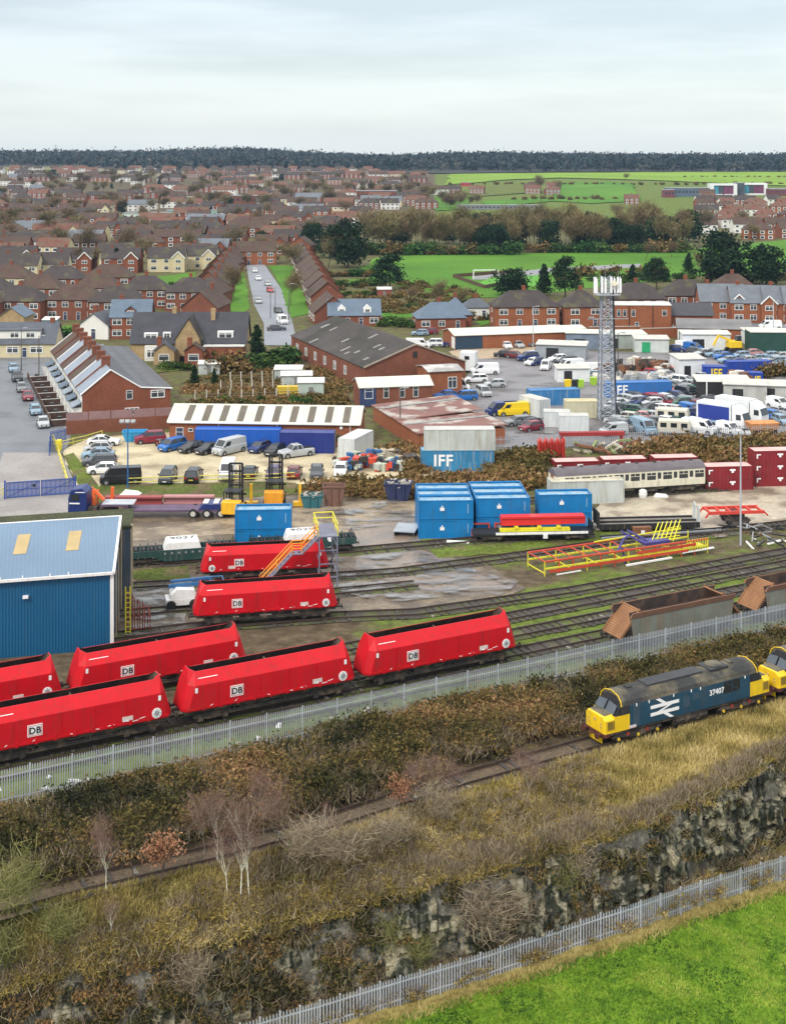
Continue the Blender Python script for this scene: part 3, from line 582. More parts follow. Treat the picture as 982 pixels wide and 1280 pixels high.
def loco(label_no=True):
 a = Asm(); blue = mat('loco_blue', (.012, .055, .095), .4, var=.16, vs=.9, streak=(.055, .06, .06), sk=.7, grain=.08, gs=5)
 roofm = mat('loco_roof', (.13, .112, .072), .75, var=.3, vs=.7, grain=.2, gs=5, col2=(.03, .03, .03), c2s=.45, c2t=(.44, .58))
 yel = mat('loco_yellow', (.75, .5, .012), .42, var=.1, vs=1.2, streak=(.3, .2, .05), sk=.45)
 S = [(-1.35, 1.1), (-1.35, 2.95), (-1.24, 3.28), (-.85, 3.62), (-.35, 3.8), (.35, 3.8), (.85, 3.62), (1.24, 3.28), (1.35, 2.95), (1.35, 1.1)]
 xb = 6.55
 b = MB(); b.prism([S[0], S[1], S[8], S[9]], 'x', -xb, xb); bi = a.add('body', b, [blue], bevel=.03)
 r = MB(); r.rings([[(x, y * k, z) for y, z in S[1:9]] for x, k in ((-xb - .72, .985), (-xb - .6, 1.0), (xb + .6, 1.0), (xb + .72, .985))]); ri = a.add('roof', r, [roofm])
 g = MB(); g.bx(-4.1, 1.9, -.62, .62, 3.72, 3.86); g.bx(2.6, 4.6, -.8, .8, 3.74, 3.9); a.add('roof_grille', g, [mat('roof_black', (.035, .036, .04), .6, var=.3, vs=1.5)], parent=ri)
 f = MB(); f.tube((3.6, 0, 3.88), (3.6, 0, 3.97), .72, 20); a.add('radiator_fan', f, [roofm], parent=ri)
 for x, y in ((5.35, .4), (-5.7, .3)): a.add('roof_hatch', MB().bx(x - .22, x + .22, -y, y, 3.75, 3.91), [roofm], parent=ri)
 for k in range(12):
  pass
 for e in (-1, 1):
  cab = MB(); x0, x1, x2 = e * xb, e * (xb + .78), e * (xb + 1.5)
  cab.hexa([(x0, -1.35, 1.1), (x2, -1.33, 1.1), (x2, 1.33, 1.1), (x0, 1.35, 1.1), (x0, -1.35, 2.3), (x2, -1.33, 2.3), (x2, 1.33, 2.3), (x0, 1.35, 2.3)])
  ci = a.add('cab', cab, [yel])
  up = MB(); up.hexa([(x0, -1.35, 2.302), (x2 - e * .05, -1.3, 2.302), (x2 - e * .05, 1.3, 2.302), (x0, 1.35, 2.302), (x0, -1.345, 2.96), (x1 + e * .12, -1.28, 2.96), (x1 + e * .12, 1.28, 2.96), (x0, 1.345, 2.96)])
  up.hexa([(x1 - e * .3, -1.2, 2.96), (x1 + e * .12, -1.2, 2.96), (x1 + e * .12, 1.2, 2.96), (x1 - e * .3, 1.2, 2.96), (x1 - e * .3, -.5, 3.6), (x1 - e * .08, -.5, 3.6), (x1 - e * .08, .5, 3.6), (x1 - e * .3, .5, 3.6)])
  a.add('cab_upper', up, [black], parent=ci)
  rimm = MB(); rimm.path([(x1 + e * .06, -1.33, 2.95), (x1 + e * .04, -1.22, 3.3), (x1, -.83, 3.66), (x1, 0, 3.85), (x1, .83, 3.66), (x1 + e * .04, 1.22, 3.3), (x1 + e * .06, 1.33, 2.95)], .04, 6); a.add('cab_roof_edge', rimm, [yel], parent=ci)
  for s in (-1, 1):
   w = MB(); q = [(x2 - e * .02, s * .1, 2.4), (x2 - e * .02, s * 1.15, 2.4), (x1 + e * .28, s * 1.1, 2.98), (x1 + e * .24, s * .1, 3.1)]
   w.hexa(q + [(p[0] + e * .05, p[1], p[2] + .05) for p in q]); a.add('windscreen', w, [mat('screen_glass', (.05, .065, .08), .06, var=.2, spec=.8)], parent=ci)
   sw = MB(); sw.bx(min(x0 + e * .12, x0 + e * .95), max(x0 + e * .12, x0 + e * .95), s * 1.36 - .015, s * 1.36 + .015, 2.34, 2.88); a.add('cab_side_window', sw, [glass], parent=ci)
  no = MB(); x3 = e * 9.0
  no.rings([[(x2, -1.28, 1.05), (x2, 1.28, 1.05), (x2, 1.28, 2.1), (x2, 1.0, 2.42), (x2, -1.0, 2.42), (x2, -1.28, 2.1)], [(x3 - e * .15, -1.24, 1.05), (x3 - e * .15, 1.24, 1.05), (x3 - e * .15, 1.24, 2.05), (x3 - e * .15, .95, 2.36), (x3 - e * .15, -.95, 2.36), (x3 - e * .15, -1.24, 2.05)], [(x3, -1.1, 1.05), (x3, 1.1, 1.05), (x3, 1.15, 2.08), (x3, .95, 2.33), (x3, -.95, 2.33), (x3, -1.15, 2.08)]])
  ni = a.add('nose', no, [yel], bevel=.02)
  tp = MB(); tp.hexa([(x2, -.98, 2.425), (x3 - e * .2, -.93, 2.37), (x3 - e * .2, .93, 2.37), (x2, .98, 2.425), (x2, -.9, 2.47), (x3 - e * .25, -.88, 2.41), (x3 - e * .25, .88, 2.41), (x2, .9, 2.47)]); a.add('nose_top', tp, [roofm], parent=ni)
  for s in (-1, 1):
   gr = MB(); gx0, gx1 = sorted((x2 - e * .12, x3 - e * .3))
   for k in range(9): x = gx0 + (gx1 - gx0) * k / 8; gr.bx(x - .025, x + .025, s * 1.285 - .02, s * 1.285 + .02, 1.35, 2.0)
   a.add('nose_grille', gr, [mat('grille_dim', (.25, .17, .03), .6)], parent=ni)
  hd = MB()
  for y, z in ((-.75, 1.75), (.75, 1.75), (-.75, 1.5), (.75, 1.5)): hd.tube((x3 - e * .02, y, z), (x3 + e * .03, y, z), .09, 10)
  hd.tube((x3 - e * .02, 0, 1.9), (x3 + e * .04, 0, 1.9), .13, 12); a.add('marker_light', hd, [mat('lamp_glass', (.5, .35, .15), .2, var=.3)], parent=ni)
  bb = MB(); bx0, bx1 = sorted((x3 - e * .5, x3 + e * .06)); bb.bx(bx0, bx1, -1.3, 1.3, .8, 1.05)
  for s in (-.86, .86): bb.tube((x3, s, .98), (x3 + e * .5, s, .98), .11, 8); bb.tube((x3 + e * .48, s, .98), (x3 + e * .54, s, .98), .26, 14)
  bb.tube((x3, 0, .9), (x3 + e * .35, 0, .85), .09)
  for y in (-.5, -.3, .3, .5): bb.path([(x3 + e * .05, y, .95), (x3 + e * .25, y, .75), (x3 + e * .2, y, .45)], .035)
  a.add('buffer_beam', bb, [mat('beam_dirty_red', (.08, .025, .02), .6, var=.4, vs=3)])
  pl = MB(); px0, px1 = sorted((x3 - e * .15, x3 - e * .05)); pl.bx(px0, px1, -.75, .75, .22, .62); a.add('snow_plough', pl, [yel])
 # side details
 for s in (-1, 1):
  w = MB(); w.bx(3.55, 5.35, s * 1.36 - .02, s * 1.36 + .02, 1.95, 2.9); wi = a.add('radiator_window', w, [mat('radiator_black', (.012, .012, .014), .5)], parent=bi)
  fr = MB(); fr.bx(4.42, 4.48, s * 1.385 - .02, s * 1.385 + .02, 1.95, 2.9); fr.beam((3.6, s * 1.385, 2.85), (5.3, s * 1.385, 2.0), .02, .05); a.add('window_bar', fr, [blue], parent=wi)
  rz = 0 if s < 0 else math.pi
  lg = MB(); W2 = 1.5
  lg.bx(-W2, W2, -.02, 0, .16, .42); lg.bx(-W2, W2, -.02, 0, -.42, -.16)
  def stroke(p, q): lg.hexa([(p[0] - .22, -.02, p[1]), (p[0] + .22, -.02, p[1]), (p[0] + .22, -.001, p[1]), (p[0] - .22, -.001, p[1]), (q[0] - .22, -.02, q[1]), (q[0] + .22, -.02, q[1]), (q[0] + .22, -.001, q[1]), (q[0] - .22, -.001, q[1])])
  stroke((-.05, .42), (-.75, .85)); stroke((.55, .16), (-.55, -.16)); stroke((.05, -.42), (.75, -.85))
  a.add('double_arrow_emblem', lg, [plain_white], parent=bi, loc=((-2.9) * (1 if s < 0 else -1), s * 1.362, 2.05), rz=rz)
  if label_no: a.text('lettering', '37407', .62, plain_white, parent=bi, loc=(2.75 * (1 if s < 0 else -1), s * 1.365, 2.25), rot=(R(90), 0, rz), bold=.012)
  d = MB()
  for x in (-5.9, -4.6, -2.0, -.1, .9, 5.9): d.bx(x, x + .09, s * 1.36 - .02, s * 1.36 + .03, 2.75, 2.97)
  a.add('cantrail_lamp', d, [plain_white], parent=bi)
  h = MB(); h.bx(.1, .9, s * 1.355 - .01, s * 1.355 + .012, 2.05, 2.6); h.bx(-.95, -.2, s * 1.355 - .01, s * 1.355 + .012, 1.65, 2.5); h.bx(-6.2, -5.55, s * 1.355 - .01, s * 1.355 + .012, 1.2, 2.9); a.add('access_panel', h, [mat('panel_blue', (.03, .06, .09), .6, var=.2)], parent=bi)
  sk = MB(); sk.bx(-6.6, -5.9, s * 1.37 - .01, s * 1.37 + .01, 1.14, 1.36); a.add('depot_plate', sk, [mat('stencil', (.6, .5, .48), .6, var=.1)], parent=bi)
 u = MB(); u.bx(-8.7, 8.7, -1.25, 1.25, .88, 1.1); u.bx(-1.9, 1.9, -1.2, 1.2, .35, .9)
 for s in (-1, 1):
  for x in (-1.6, -.4, .9): u.tube((x, s * 1.05, .62), (x + .9, s * 1.05, .62), .26, 10)
 a.add('underframe', u, [dark])
 yb = mat('axle_yellow', (.62, .42, .03), .5, var=.3, vs=4)
 for x in (-5.6, 5.6): bogie(a, x, wb=2.0, r=.47, w=1.12, axle=yb, n=3)
 sp = MB()
 for s in (-1, 1):
  for x in (-6.6, -4.6, 4.6, 6.6): sp.bx(x - .12, x + .12, s * 1.2 - .05, s * 1.2 + .05, .55, .8)
 a.add('brake_gear', sp, [mat('gear_red', (.3, .04, .03), .6, var=.3)]); return a
p0, p1 = at(731, 934), at(976, 868); dl = (p1 - p0).normalized(); rl_ = math.atan2(dl.y, dl.x)
fr0 = at(739, 933)
LC = fr0 + dl * 8.2 + Vector((-dl.y, dl.x, 0)) * .05
put(loco(), 'diesel_locomotive', 'blue diesel locomotive with yellow ends, white arrows and number 37407', 'locomotive', LC + Vector((0, 0, .17)), rl_, scale=(.875, .9, .9))
put(loco(False), 'diesel_locomotive', 'second yellow ended locomotive coupled behind the first, cut by right edge', 'locomotive', LC + dl * 16.6 + Vector((0, 0, .17)), rl_, scale=(.875, .9, .9))
def coach():
 a = Asm(); L = 19.4; cr = paint('coach_cream', (.66, .63, .5), .45, dirt=(.3, .25, .18), sk=.5); S = [(-1.36, 1.05), (-1.38, 2.9), (-1.2, 3.1)]
 b = MB(); b.prism([(-1.32, 1.0), (-1.38, 1.7), (-1.36, 2.95), (1.36, 2.95), (1.38, 1.7), (1.32, 1.0)], 'x', -L / 2, L / 2); bi = a.add('body', b, [cr])
 r = MB(); r.rings([[(x, y, z) for y, z in ((-1.42, 2.93), (-1.2, 3.25), (-.75, 3.55), (0, 3.68), (.75, 3.55), (1.2, 3.25), (1.42, 2.93))] for x in (-L / 2 - .06, L / 2 + .06)]); ri = a.add('roof', r, [mat('coach_roof', (.12, .105, .115), .7, var=.2, vs=.8)])
 v = MB()
 for k in range(8): v.bx(-8.4 + k * 2.4 - .15, -8.4 + k * 2.4 + .15, -.15, .15, 3.6, 3.8)
 a.add('roof_vent', v, [dark], parent=ri)
 for s in (-1, 1):
  for k in range(9):
   x = -8.6 + k * 2.12
   w = MB(); w.bx(x, x + 1.15, s * 1.375 - .015, s * 1.375 + .015, 1.85, 2.7); w2 = a.add('window', w, [glass], parent=bi)
   br = MB(); br.bx(x, x + 1.15, s * 1.39 - .015, s * 1.39 + .015, 2.36, 2.41); br.bx(x + .55, x + .6, s * 1.39 - .015, s * 1.39 + .015, 2.41, 2.7); a.add('window_bar', br, [cr], parent=w2)
   if k < 8:
    d = MB(); d.bx(x + 1.4, x + 1.85, s * 1.375 - .015, s * 1.375 + .015, 1.95, 2.7); a.add('door_light', d, [glass], parent=bi)
 e = MB()
 for s in (-1, 1): e.bx(s * L / 2 - .05, s * L / 2 + .05, -.5, .5, 1.0, 3.1)
 a.add('gangway', e, [rust]); u = MB(); u.bx(-L / 2, L / 2, -1.2, 1.2, .8, 1.02); u.bx(-3.5, -1.5, -1.1, 1.1, .35, .8); u.bx(1, 3.4, -1.1, 1.1, .4, .8); a.add('underframe', u, [dark]); bogie(a, -6.8, 2.6); bogie(a, 6.8, 2.6); buffers(a, L); return a
q0, q1 = at(686, 628), at(879, 612); c, r = on_line(q0, q1)
put(coach(), 'railway_carriage', 'old cream railway carriage with a dark grey roof', 'carriage', c + Vector((0, .5, .15)), R(13.5), scale=(1.0, 1, 1))
track([tuple(c + Vector((-13, -3.3 + .5, 0)))[:2], tuple(c + Vector((13, 3.1 + .5, 0)))[:2]], hide=.2)
# ------------------------------------------------------------------ fences
galv = mat('galvanised', (.43, .465, .51), .5, var=.18, vs=.5, metal=.25)
galv2 = mat('galvanised_pale', (.46, .485, .54), .5, var=.15, vs=.5, metal=.25)
def palisade(name, label, pts, h, m, gap=.16, pw=.075, post=2.75, side=1, cat='fence', grp=None, drape=True):
 """pts: world points along the fence; pales are one part, rails and every post their own"""
 a = Asm(); P = [Vector(p) for p in pts]; o = P[0].copy(); pal = MB(); r1, r2 = MB(), MB(); posts = []; acc = 0
 tot = 0
 for a0, b0 in zip(P, P[1:]):
  d = b0 - a0; l = d.length; dn = d.normalized(); nrm = Vector((dn.y, -dn.x, 0)).normalized() * side; n = int(l / gap)
  for k in range(n):
   p = a0 + d * (k / n) - o; q = Vector((dn.x, dn.y, 0)).normalized() * pw / 2; t = nrm * .012; hh = h + random.uniform(-.015, .015)
   prof_ = [p - q + Vector((0, 0, .05)), p + q + Vector((0, 0, .05)), p + q + Vector((0, 0, hh - .1)), p + Vector((0, 0, hh)), p - q + Vector((0, 0, hh - .1))]
   pal.rings([[v + t for v in prof_], [v + t * 2.2 for v in prof_]])
  for z, r in ((h * .2, r1), (h * .8, r2)): r.beam(a0 - o + Vector((0, 0, z)), b0 - o + Vector((0, 0, z)), .05, .06)
  k = 0
  while tot + 1e-6 < 1e9 and k * post < l:
   posts.append(a0 + dn * (k * post) - o); k += 1
 a.add('paling', pal, [m]); a.add('rail', r1, [m]); a.add('rail', r2, [m])
 pm = MB().bx(-.05, .05, -.05, .05, -.2, h + .03).mesh('post', [m])
 for p in posts[:100]:
  q = p - Vector((0, 0, 0)); a.add('post', pm, loc=tuple(q))
 return put(a, name, label, cat, o, group=grp)
def gpts(pxs, n=1, z=None):
 P = [at(*p) for p in pxs]; Q = [P[0]]
 for a, b in zip(P, P[1:]):
  for k in range(n): Q.append(a.lerp(b, (k + 1) / n))
 return Q
palisade('palisade_fence', 'long grey steel palisade fence along the front of the railway yard', [uv(u, 88.3 - (0.9 if u < 25 else 0) * (25 - u) / 40 - .3 * math.sin(u * .05)) for u in np.arange(-8, 92, 2.75)], 2.45, galv, post=2.75)
LF = []
for px in list(range(250, 1100, 25)):
 py, pz = prof(px); LF.append(Vector(((px - CX) * py[6] / F, py[6], pz[6])))
palisade('palisade_fence', 'pale palisade fence at the foot of the rock face above the green field', LF, 1.66, galv2, gap=.17, pw=.085, post=3.0)
gm = mat('mesh_fence_grey', (.33, .36, .4), .6, var=.2, vs=.6)
palisade('palisade_fence', 'grey palisade fence between the scrapyard and the scrubby bank', gpts([(612, 566), (690, 561), (800, 556), (990, 548)], 6), 2.2, gm, gap=.3, pw=.07)
bl = paint('gate_blue', (.02, .07, .3), .45, sk=.2)
def gate():
 a = Asm(); Wg = 4.0
 for s in (-1, 1):
  fr = MB(); x0, x1 = (-Wg, -.06) if s < 0 else (.06, Wg)
  for z in (.15, 1.1, 2.0): fr.bx(x0, x1, -.04, .04, z, z + .08)
  for x in (x0, x1 - .08): fr.bx(x, x + .08, -.04, .04, .15, 2.08)
  fr.beam((x0, -.045, .2), (x1, -.045, 2.0), .02, .07)
  f = a.add('gate_leaf', fr, [bl]); p = MB(); n = 26
  for k in range(n):
   x = x0 + (x1 - x0) * (k + .5) / n; p.bx(x - .055, x + .055, .045, .06, .1, 2.15)
  a.add('paling', p, [bl], parent=f)
 for x in (-Wg - .15, Wg + .15):
  a.add('post', MB().bx(x - .1, x + .1, -.1, .1, 0, 2.4), [bl])
 sg = MB().bx(-.95, -.55, -.07, -.05, 1.35, 1.7); a.add('sign', sg, [mat('sign_navy', (.01, .02, .06), .5)]); return a
c, r = on_line(at(9, 624), at(92, 618)); put(gate(), 'yard_gate', 'blue steel double gate across the concrete entrance road', 'gate', c, r, scale=(1.0, 1, .95))
palisade('steel_fence', 'short blue palisade fence beside the terrace end', gpts([(62, 570), (64, 556), (84, 552)], 2), 2.0, bl, gap=.2, pw=.11)
ylw = mat('rail_yellow', (.62, .55, .1), .5, var=.15)
def railing(name, label, pxs, h=1.0, m=ylw, posts=2.5, rails=(.5, 1.0), r=.06, cat='railing', grp=None):
 a = Asm(); P = [at(*p) for p in pxs]; o = P[0].copy()
 for z in rails:
  b = MB(); b.path([p - o + Vector((0, 0, z * h)) for p in P], r, 6); a.add('rail', b, [m])
 pm = MB().tube((0, 0, 0), (0, 0, h + .08), r * .9, 6).mesh('post', [m])
 for p, q in zip(P, P[1:]):
  n = max(1, int((q - p).length / posts))
  for k in range(n + 1): a.add('post', pm, loc=tuple(p.lerp(q, k / n) - o))
 return put(a, name, label, cat, o, group=grp)
railing('barrier_rail', 'yellow barrier rail curving along the entrance road', [(66, 552), (72, 566), (80, 592), (86, 612)], 1.1)
railing('barrier_rail', 'yellow barrier rail behind the white coupe', [(75, 561), (108, 553), (128, 547)], 1.0)
railing('barrier_rail', 'long yellow barrier rail along the front of the car park', [(160, 608), (230, 605), (345, 602), (372, 600)], 1.0, posts=4)
railing('barrier_rail', 'pale yellow rail beside the left grass edge at the gate', [(-6, 628), (4, 620)], 1.0)
bp_ = MB().bx(-.35, .35, -.35, .35, 0, 1.5); a = Asm(); a.add('body', bp_, [paint('post_yellow', (.75, .6, .03), .5)], bevel=.04); put(a, 'barrier_pillar', 'stout yellow barrier pillar at the corner of the entrance road', 'pillar', at(74, 563))
# ------------------------------------------------------------------ containers
def container(L, Wd, h, m, top=None, rib=.35, logo=None, txt=None, lid=False, frame=None, txtm=None, txs=1.5, txx=0):
 a = Asm(); b = MB(); n = max(2, int(L / rib)); d = .035
 # trapezoid-ribbed sides as real relief
 for s in (-1, 1):
  pts = []
  for k in range(n):
   x = -L / 2 + .1 + (L - .2) * k / n; w = (L - .2) / n
   pts += [(x, 0), (x + w * .3, 0), (x + w * .5, d), (x + w * .8, d)]
  pts.append((L / 2 - .1, 0)); y0 = s * (Wd / 2 - .06)
  for p, q in zip(pts, pts[1:]): b.quad((p[0], y0 + s * p[1], .12), (q[0], y0 + s * q[1], .12), (q[0], y0 + s * q[1], h - .1), (p[0], y0 + s * p[1], h - .1))
 b.bx(-L / 2 + .05, L / 2 - .05, -Wd / 2 + .08, Wd / 2 - .08, .1, .16)
 for e in (-1, 1): b.bx(min(e * (L / 2 - .08), e * (L / 2 - .02)), max(e * (L / 2 - .08), e * (L / 2 - .02)), -Wd / 2 + .08, Wd / 2 - .08, .12, h - .1)
 a.add('body', b, [m], key='m')
 f = MB()
 for s in (-1, 1):
  for z in (.06, h - .06): f.bx(-L / 2, L / 2, s * (Wd / 2 - .05) - .05, s * (Wd / 2 - .05) + .05, z - .06, z + .06)
  for e in (-1, 1): f.bx(e * (L / 2 - .06) - .06, e * (L / 2 - .06) + .06, s * (Wd / 2 - .06) - .065, s * (Wd / 2 - .06) + .065, .0, h)
 for e in (-1, 1):
  for z in (.06, h - .06): f.bx(e * (L / 2 - .06) - .055, e * (L / 2 - .06) + .055, -Wd / 2 + .1, Wd / 2 - .1, z - .06, z + .06)
 a.add('frame', f, [frame or m], key='m')
 t = MB().bx(-L / 2 + .1, L / 2 - .1, -Wd / 2 + .1, Wd / 2 - .1, h - (.3 if lid else .1), h - (.24 if lid else .03))
 if lid:
  for k in range(int(L / .6)): x = -L / 2 + .3 + k * .6; t.bx(x, x + .06, -Wd / 2 + .1, Wd / 2 - .1, h - .24, h - .2)
 a.add('roof', t, [top or m])
 dr = MB()
 for y in (-.8, -.3, .3, .8): dr.tube((L / 2 + .015, y * Wd / 2.44, .2), (L / 2 + .015, y * Wd / 2.44, h - .2), .025, 5)
 a.add('door_bar', dr, [steelg])
 if logo:
  lp = MB().bx(-.24, .24, -.02, 0, -.2, .14); lp.prism([(-.12, .17), (.12, .17), (0, .4)], 'y', -.02, 0); a.add('emblem', lp, [plain_white], loc=(-L * .07, -Wd / 2 - .005, h * .55))
  mk = MB().bx(-.03, .03, -.012, 0, -.5, .5); a.add('marking', mk, [mat('pale_blue_mark', (.35, .5, .62), .6)], loc=(L * .4, -Wd / 2 - .005, h * .55))
 if txt: a.text('lettering', txt, txs, txtm or plain_white, loc=(txx, -Wd / 2 - .03, h * .5), bold=.05)
 return a
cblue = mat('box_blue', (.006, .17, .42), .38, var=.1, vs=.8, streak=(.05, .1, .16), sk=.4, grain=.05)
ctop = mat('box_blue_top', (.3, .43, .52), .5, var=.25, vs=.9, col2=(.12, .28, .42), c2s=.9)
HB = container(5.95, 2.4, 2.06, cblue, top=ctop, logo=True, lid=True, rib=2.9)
GB = 'blue half height containers stacked in the yard'
def stack(px, py, cols, rows, rz, names, l=5.95, dz=2.12, dy=2.62, asm=HB, s=1):
 o = at(px, py); ax = Vector((math.cos(rz), math.sin(rz), 0)); ay = Vector((-ax.y, ax.x, 0)); k = 0
 for j in range(cols):
  for i in range(rows):
   put(asm, 'freight_container', names[k], 'container', o + ax * (l / 2 * s) + ay * (1.2 + j * dy) + Vector((0, 0, i * dz * s)), rz, scale=s, group=GB); k += 1
rr = ['front', 'middle', 'rear']
for (px, py, where, rz, cols) in ((523, 674, 'stack left of the red trestles', R(2), 3), (594.5, 671, 'stack behind the red trestles', R(3), 3), (673, 666, 'stack behind the yellow topped wagon', R(4), 1), (293.5, 687, 'stack behind the white cover numbered 9029', R(3), 1)):
 nm = []
 for j in range(cols):
  for i in range(2): nm.append(f"blue container, {'upper' if i else 'lower'}{(' ' + rr[j]) if cols > 1 else ''} one of the {where}")
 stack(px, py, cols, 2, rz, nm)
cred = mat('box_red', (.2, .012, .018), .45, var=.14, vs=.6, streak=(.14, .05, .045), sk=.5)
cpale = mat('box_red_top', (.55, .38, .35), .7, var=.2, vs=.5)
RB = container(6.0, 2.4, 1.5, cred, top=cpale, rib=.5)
def redplates(a):
 for x in (-1.2, 1.2):
  p = MB().bx(-.36, .36, -.02, 0, 0, .22).bx(-.14, .14, -.02, 0, -.25, 0); a.add('emblem', p, [plain_white], loc=(x * 0 + .35, -1.215, .95)) if x > 0 else None
 c_ = MB().bx(-.3, .25, -.02, 0, .0, .14).bx(-.3, -.12, -.02, 0, -.4, .0); a.add('emblem', c_, [plain_white], loc=(-2.4, -1.215, .98))
redplates(RB); GR = 'dark red half height containers'
def redstack(px, py, n, rz, where):
 o = at(px, py)
 for i in range(n):
  pos = ['lower', 'upper'][i] if n == 2 else (['bottom', 'middle', 'top'][i] if n == 3 else 'single')
  put(RB, 'freight_container', f'dark red container, {pos} one {where}', 'container', o + Vector((3 * math.cos(rz), 3 * math.sin(rz) + 1.2, i * 1.5)), rz, group=GR)
redstack(881, 614, 2, R(5), 'of the pair behind the light pole'); redstack(941, 609, 3, R(5), 'of the stack of three at the right edge')
redstack(692, 592, 1, R(6), 'behind the left half of the carriage roof'); redstack(752, 589, 1, R(6), 'behind the middle of the carriage roof'); redstack(816, 587, 1, R(6), 'just showing over the carriage roof right end')
cg = mat('box_grey', (.46, .49, .46), .6, var=.12, vs=.5, streak=(.25, .2, .13), sk=.7)
ciff = mat('box_worn_blue', (.03, .2, .38), .5, var=.2, vs=.5, streak=(.35, .38, .38), sk=.7)
r0 = R(1)
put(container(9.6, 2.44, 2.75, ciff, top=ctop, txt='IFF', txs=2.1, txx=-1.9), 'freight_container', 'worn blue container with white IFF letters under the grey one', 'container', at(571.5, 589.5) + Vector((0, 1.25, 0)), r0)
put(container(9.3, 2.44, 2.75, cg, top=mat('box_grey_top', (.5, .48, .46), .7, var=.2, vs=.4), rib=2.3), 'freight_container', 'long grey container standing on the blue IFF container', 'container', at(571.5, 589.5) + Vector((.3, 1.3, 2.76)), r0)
put(container(8.9, 2.44, 2.75, cg, rib=2.2, top=mat('box_rust_top', (.48, .43, .33), .7, var=.3, vs=.6)), 'freight_container', 'pale grey green container in front of the cream carriage', 'container', at(733, 630) + Vector((0, 1.2, 0)), R(6))
cbb = paint('box_bright_blue', (.012, .1, .45), .45, sk=.3); cnv = paint('box_navy', (.015, .03, .19), .45, sk=.2)
put(container(12.19, 2.44, 2.6, cbb, rib=.4, txt=None), 'freight_container', 'long bright blue container in front of the striped roof workshop', 'container', at(297, 560) + Vector((0, 1.2, 0)), R(-2))
put(container(7.6, 2.44, 2.9, cnv, rib=.3), 'freight_container', 'navy container right of the long bright blue one', 'container', at(384, 567) + Vector((0, 1.2, 0)), R(-3))
put(container(8.5, 2.44, 2.75, paint('box_white_grey', (.55, .57, .56), .5, sk=.4), rib=.4), 'freight_container', 'pale grey container end-on at the car park edge', 'container', at(433, 574) + Vector((1.2, 3.4, 0)), R(68), scale=(.8, 1, 1))
put(container(9.0, 2.44, 2.6, mat('box_faded_blue', (.03, .16, .36), .5, var=.2, streak=(.3, .32, .3), sk=.6), rib=.4), 'freight_container', 'faded blue container at the front of the car lot', 'container', at(692, 507) + Vector((0, 1.2, 0)), R(9), scale=(.95, 1, 1))
put(container(12, 2.44, 2.6, paint('box_iff_blue', (.03, .15, .42), .5, sk=.4), txt='IFF', txs=2.2, txx=-3.6), 'freight_container', 'blue container with white IFF letters right of the mast', 'container', at(798, 497) + Vector((0, 1.2, 0)), R(8), scale=(.95, 1, 1))
put(container(6, 2.44, 2.6, paint('box_dark_blue', (.012, .05, .3), .5, sk=.3), txt='IFF', txs=2.3, txm=None, txx=.6, txtm=mat('letter_yellow', (.75, .55, .03), .5)) if False else container(6, 2.44, 2.6, paint('box_dark_blue', (.012, .05, .3), .5, sk=.3), txt='IFF', txs=2.3, txx=.4, txtm=mat('letter_yellow', (.75, .55, .03), .5)), 'freight_container', 'dark blue container with yellow IFF letters in the scrapyard', 'container', at(894, 476) + Vector((0, 1.2, 0)), R(-8), scale=(.72, 1, 1))
put(container(9, 2.44, 2.4, paint('box_dark_blue', (.012, .05, .3), .5)), 'freight_container', 'dark blue container side-on among the scrapyard cars', 'container', at(936, 466) + Vector((0, 1.2, 0)), R(6), scale=(.95, 1, .9))
put(container(4, 2.2, 2.3, paint('box_dark_blue', (.012, .05, .3), .5), txt='IF', txs=1.4, txx=1.0, txtm=mat('letter_yellow', (.75, .55, .03), .5)), 'freight_container', 'short blue container with yellow letters beside the torn white bales', 'container', at(940, 482) + Vector((0, 1.2, 0)), R(-6))
for (px, py, l, lab) in ((668, 525, 0, 0),): pass
cw = mat('cabin_pale', (.55, .58, .58), .6, var=.1, streak=(.3, .28, .22), sk=.5); ct = mat('cabin_top', (.48, .47, .43), .7, var=.15)
put(container(6, 2.44, 2.6, cw, top=ct, rib=3), 'storage_cabin', 'pale grey cabin end-on behind the yellow van', 'cabin', at(665, 522) + Vector((.6, 2.4, 0)), R(-60), scale=(.9, .9, 1.1))
put(container(4, 2.44, 2.4, cw, top=ct, rib=2), 'storage_cabin', 'white storage box, left and rear of the pair left of the mast', 'cabin', at(697, 535) + Vector((0, 1.6, 0)), R(-4))
put(container(4, 2.44, 2.4, cw, top=ct, rib=2), 'storage_cabin', 'white storage box, right and front of the pair left of the mast', 'cabin', at(718, 540) + Vector((0, 1.4, 0)), R(-4), scale=(1.1, 1, 1))
put(container(5.2, 2.6, 2.7, mat('cabin_cream', (.5, .47, .33), .7, var=.15, streak=(.25, .2, .1), sk=.5), top=mat('cabin_yellow_top', (.5, .44, .26), .8, var=.25, vs=.6), rib=2), 'storage_cabin', 'cream cabin with a mossy yellow roof just left of the mast', 'cabin', at(727, 523) + Vector((0, 1.3, 0)), R(2))
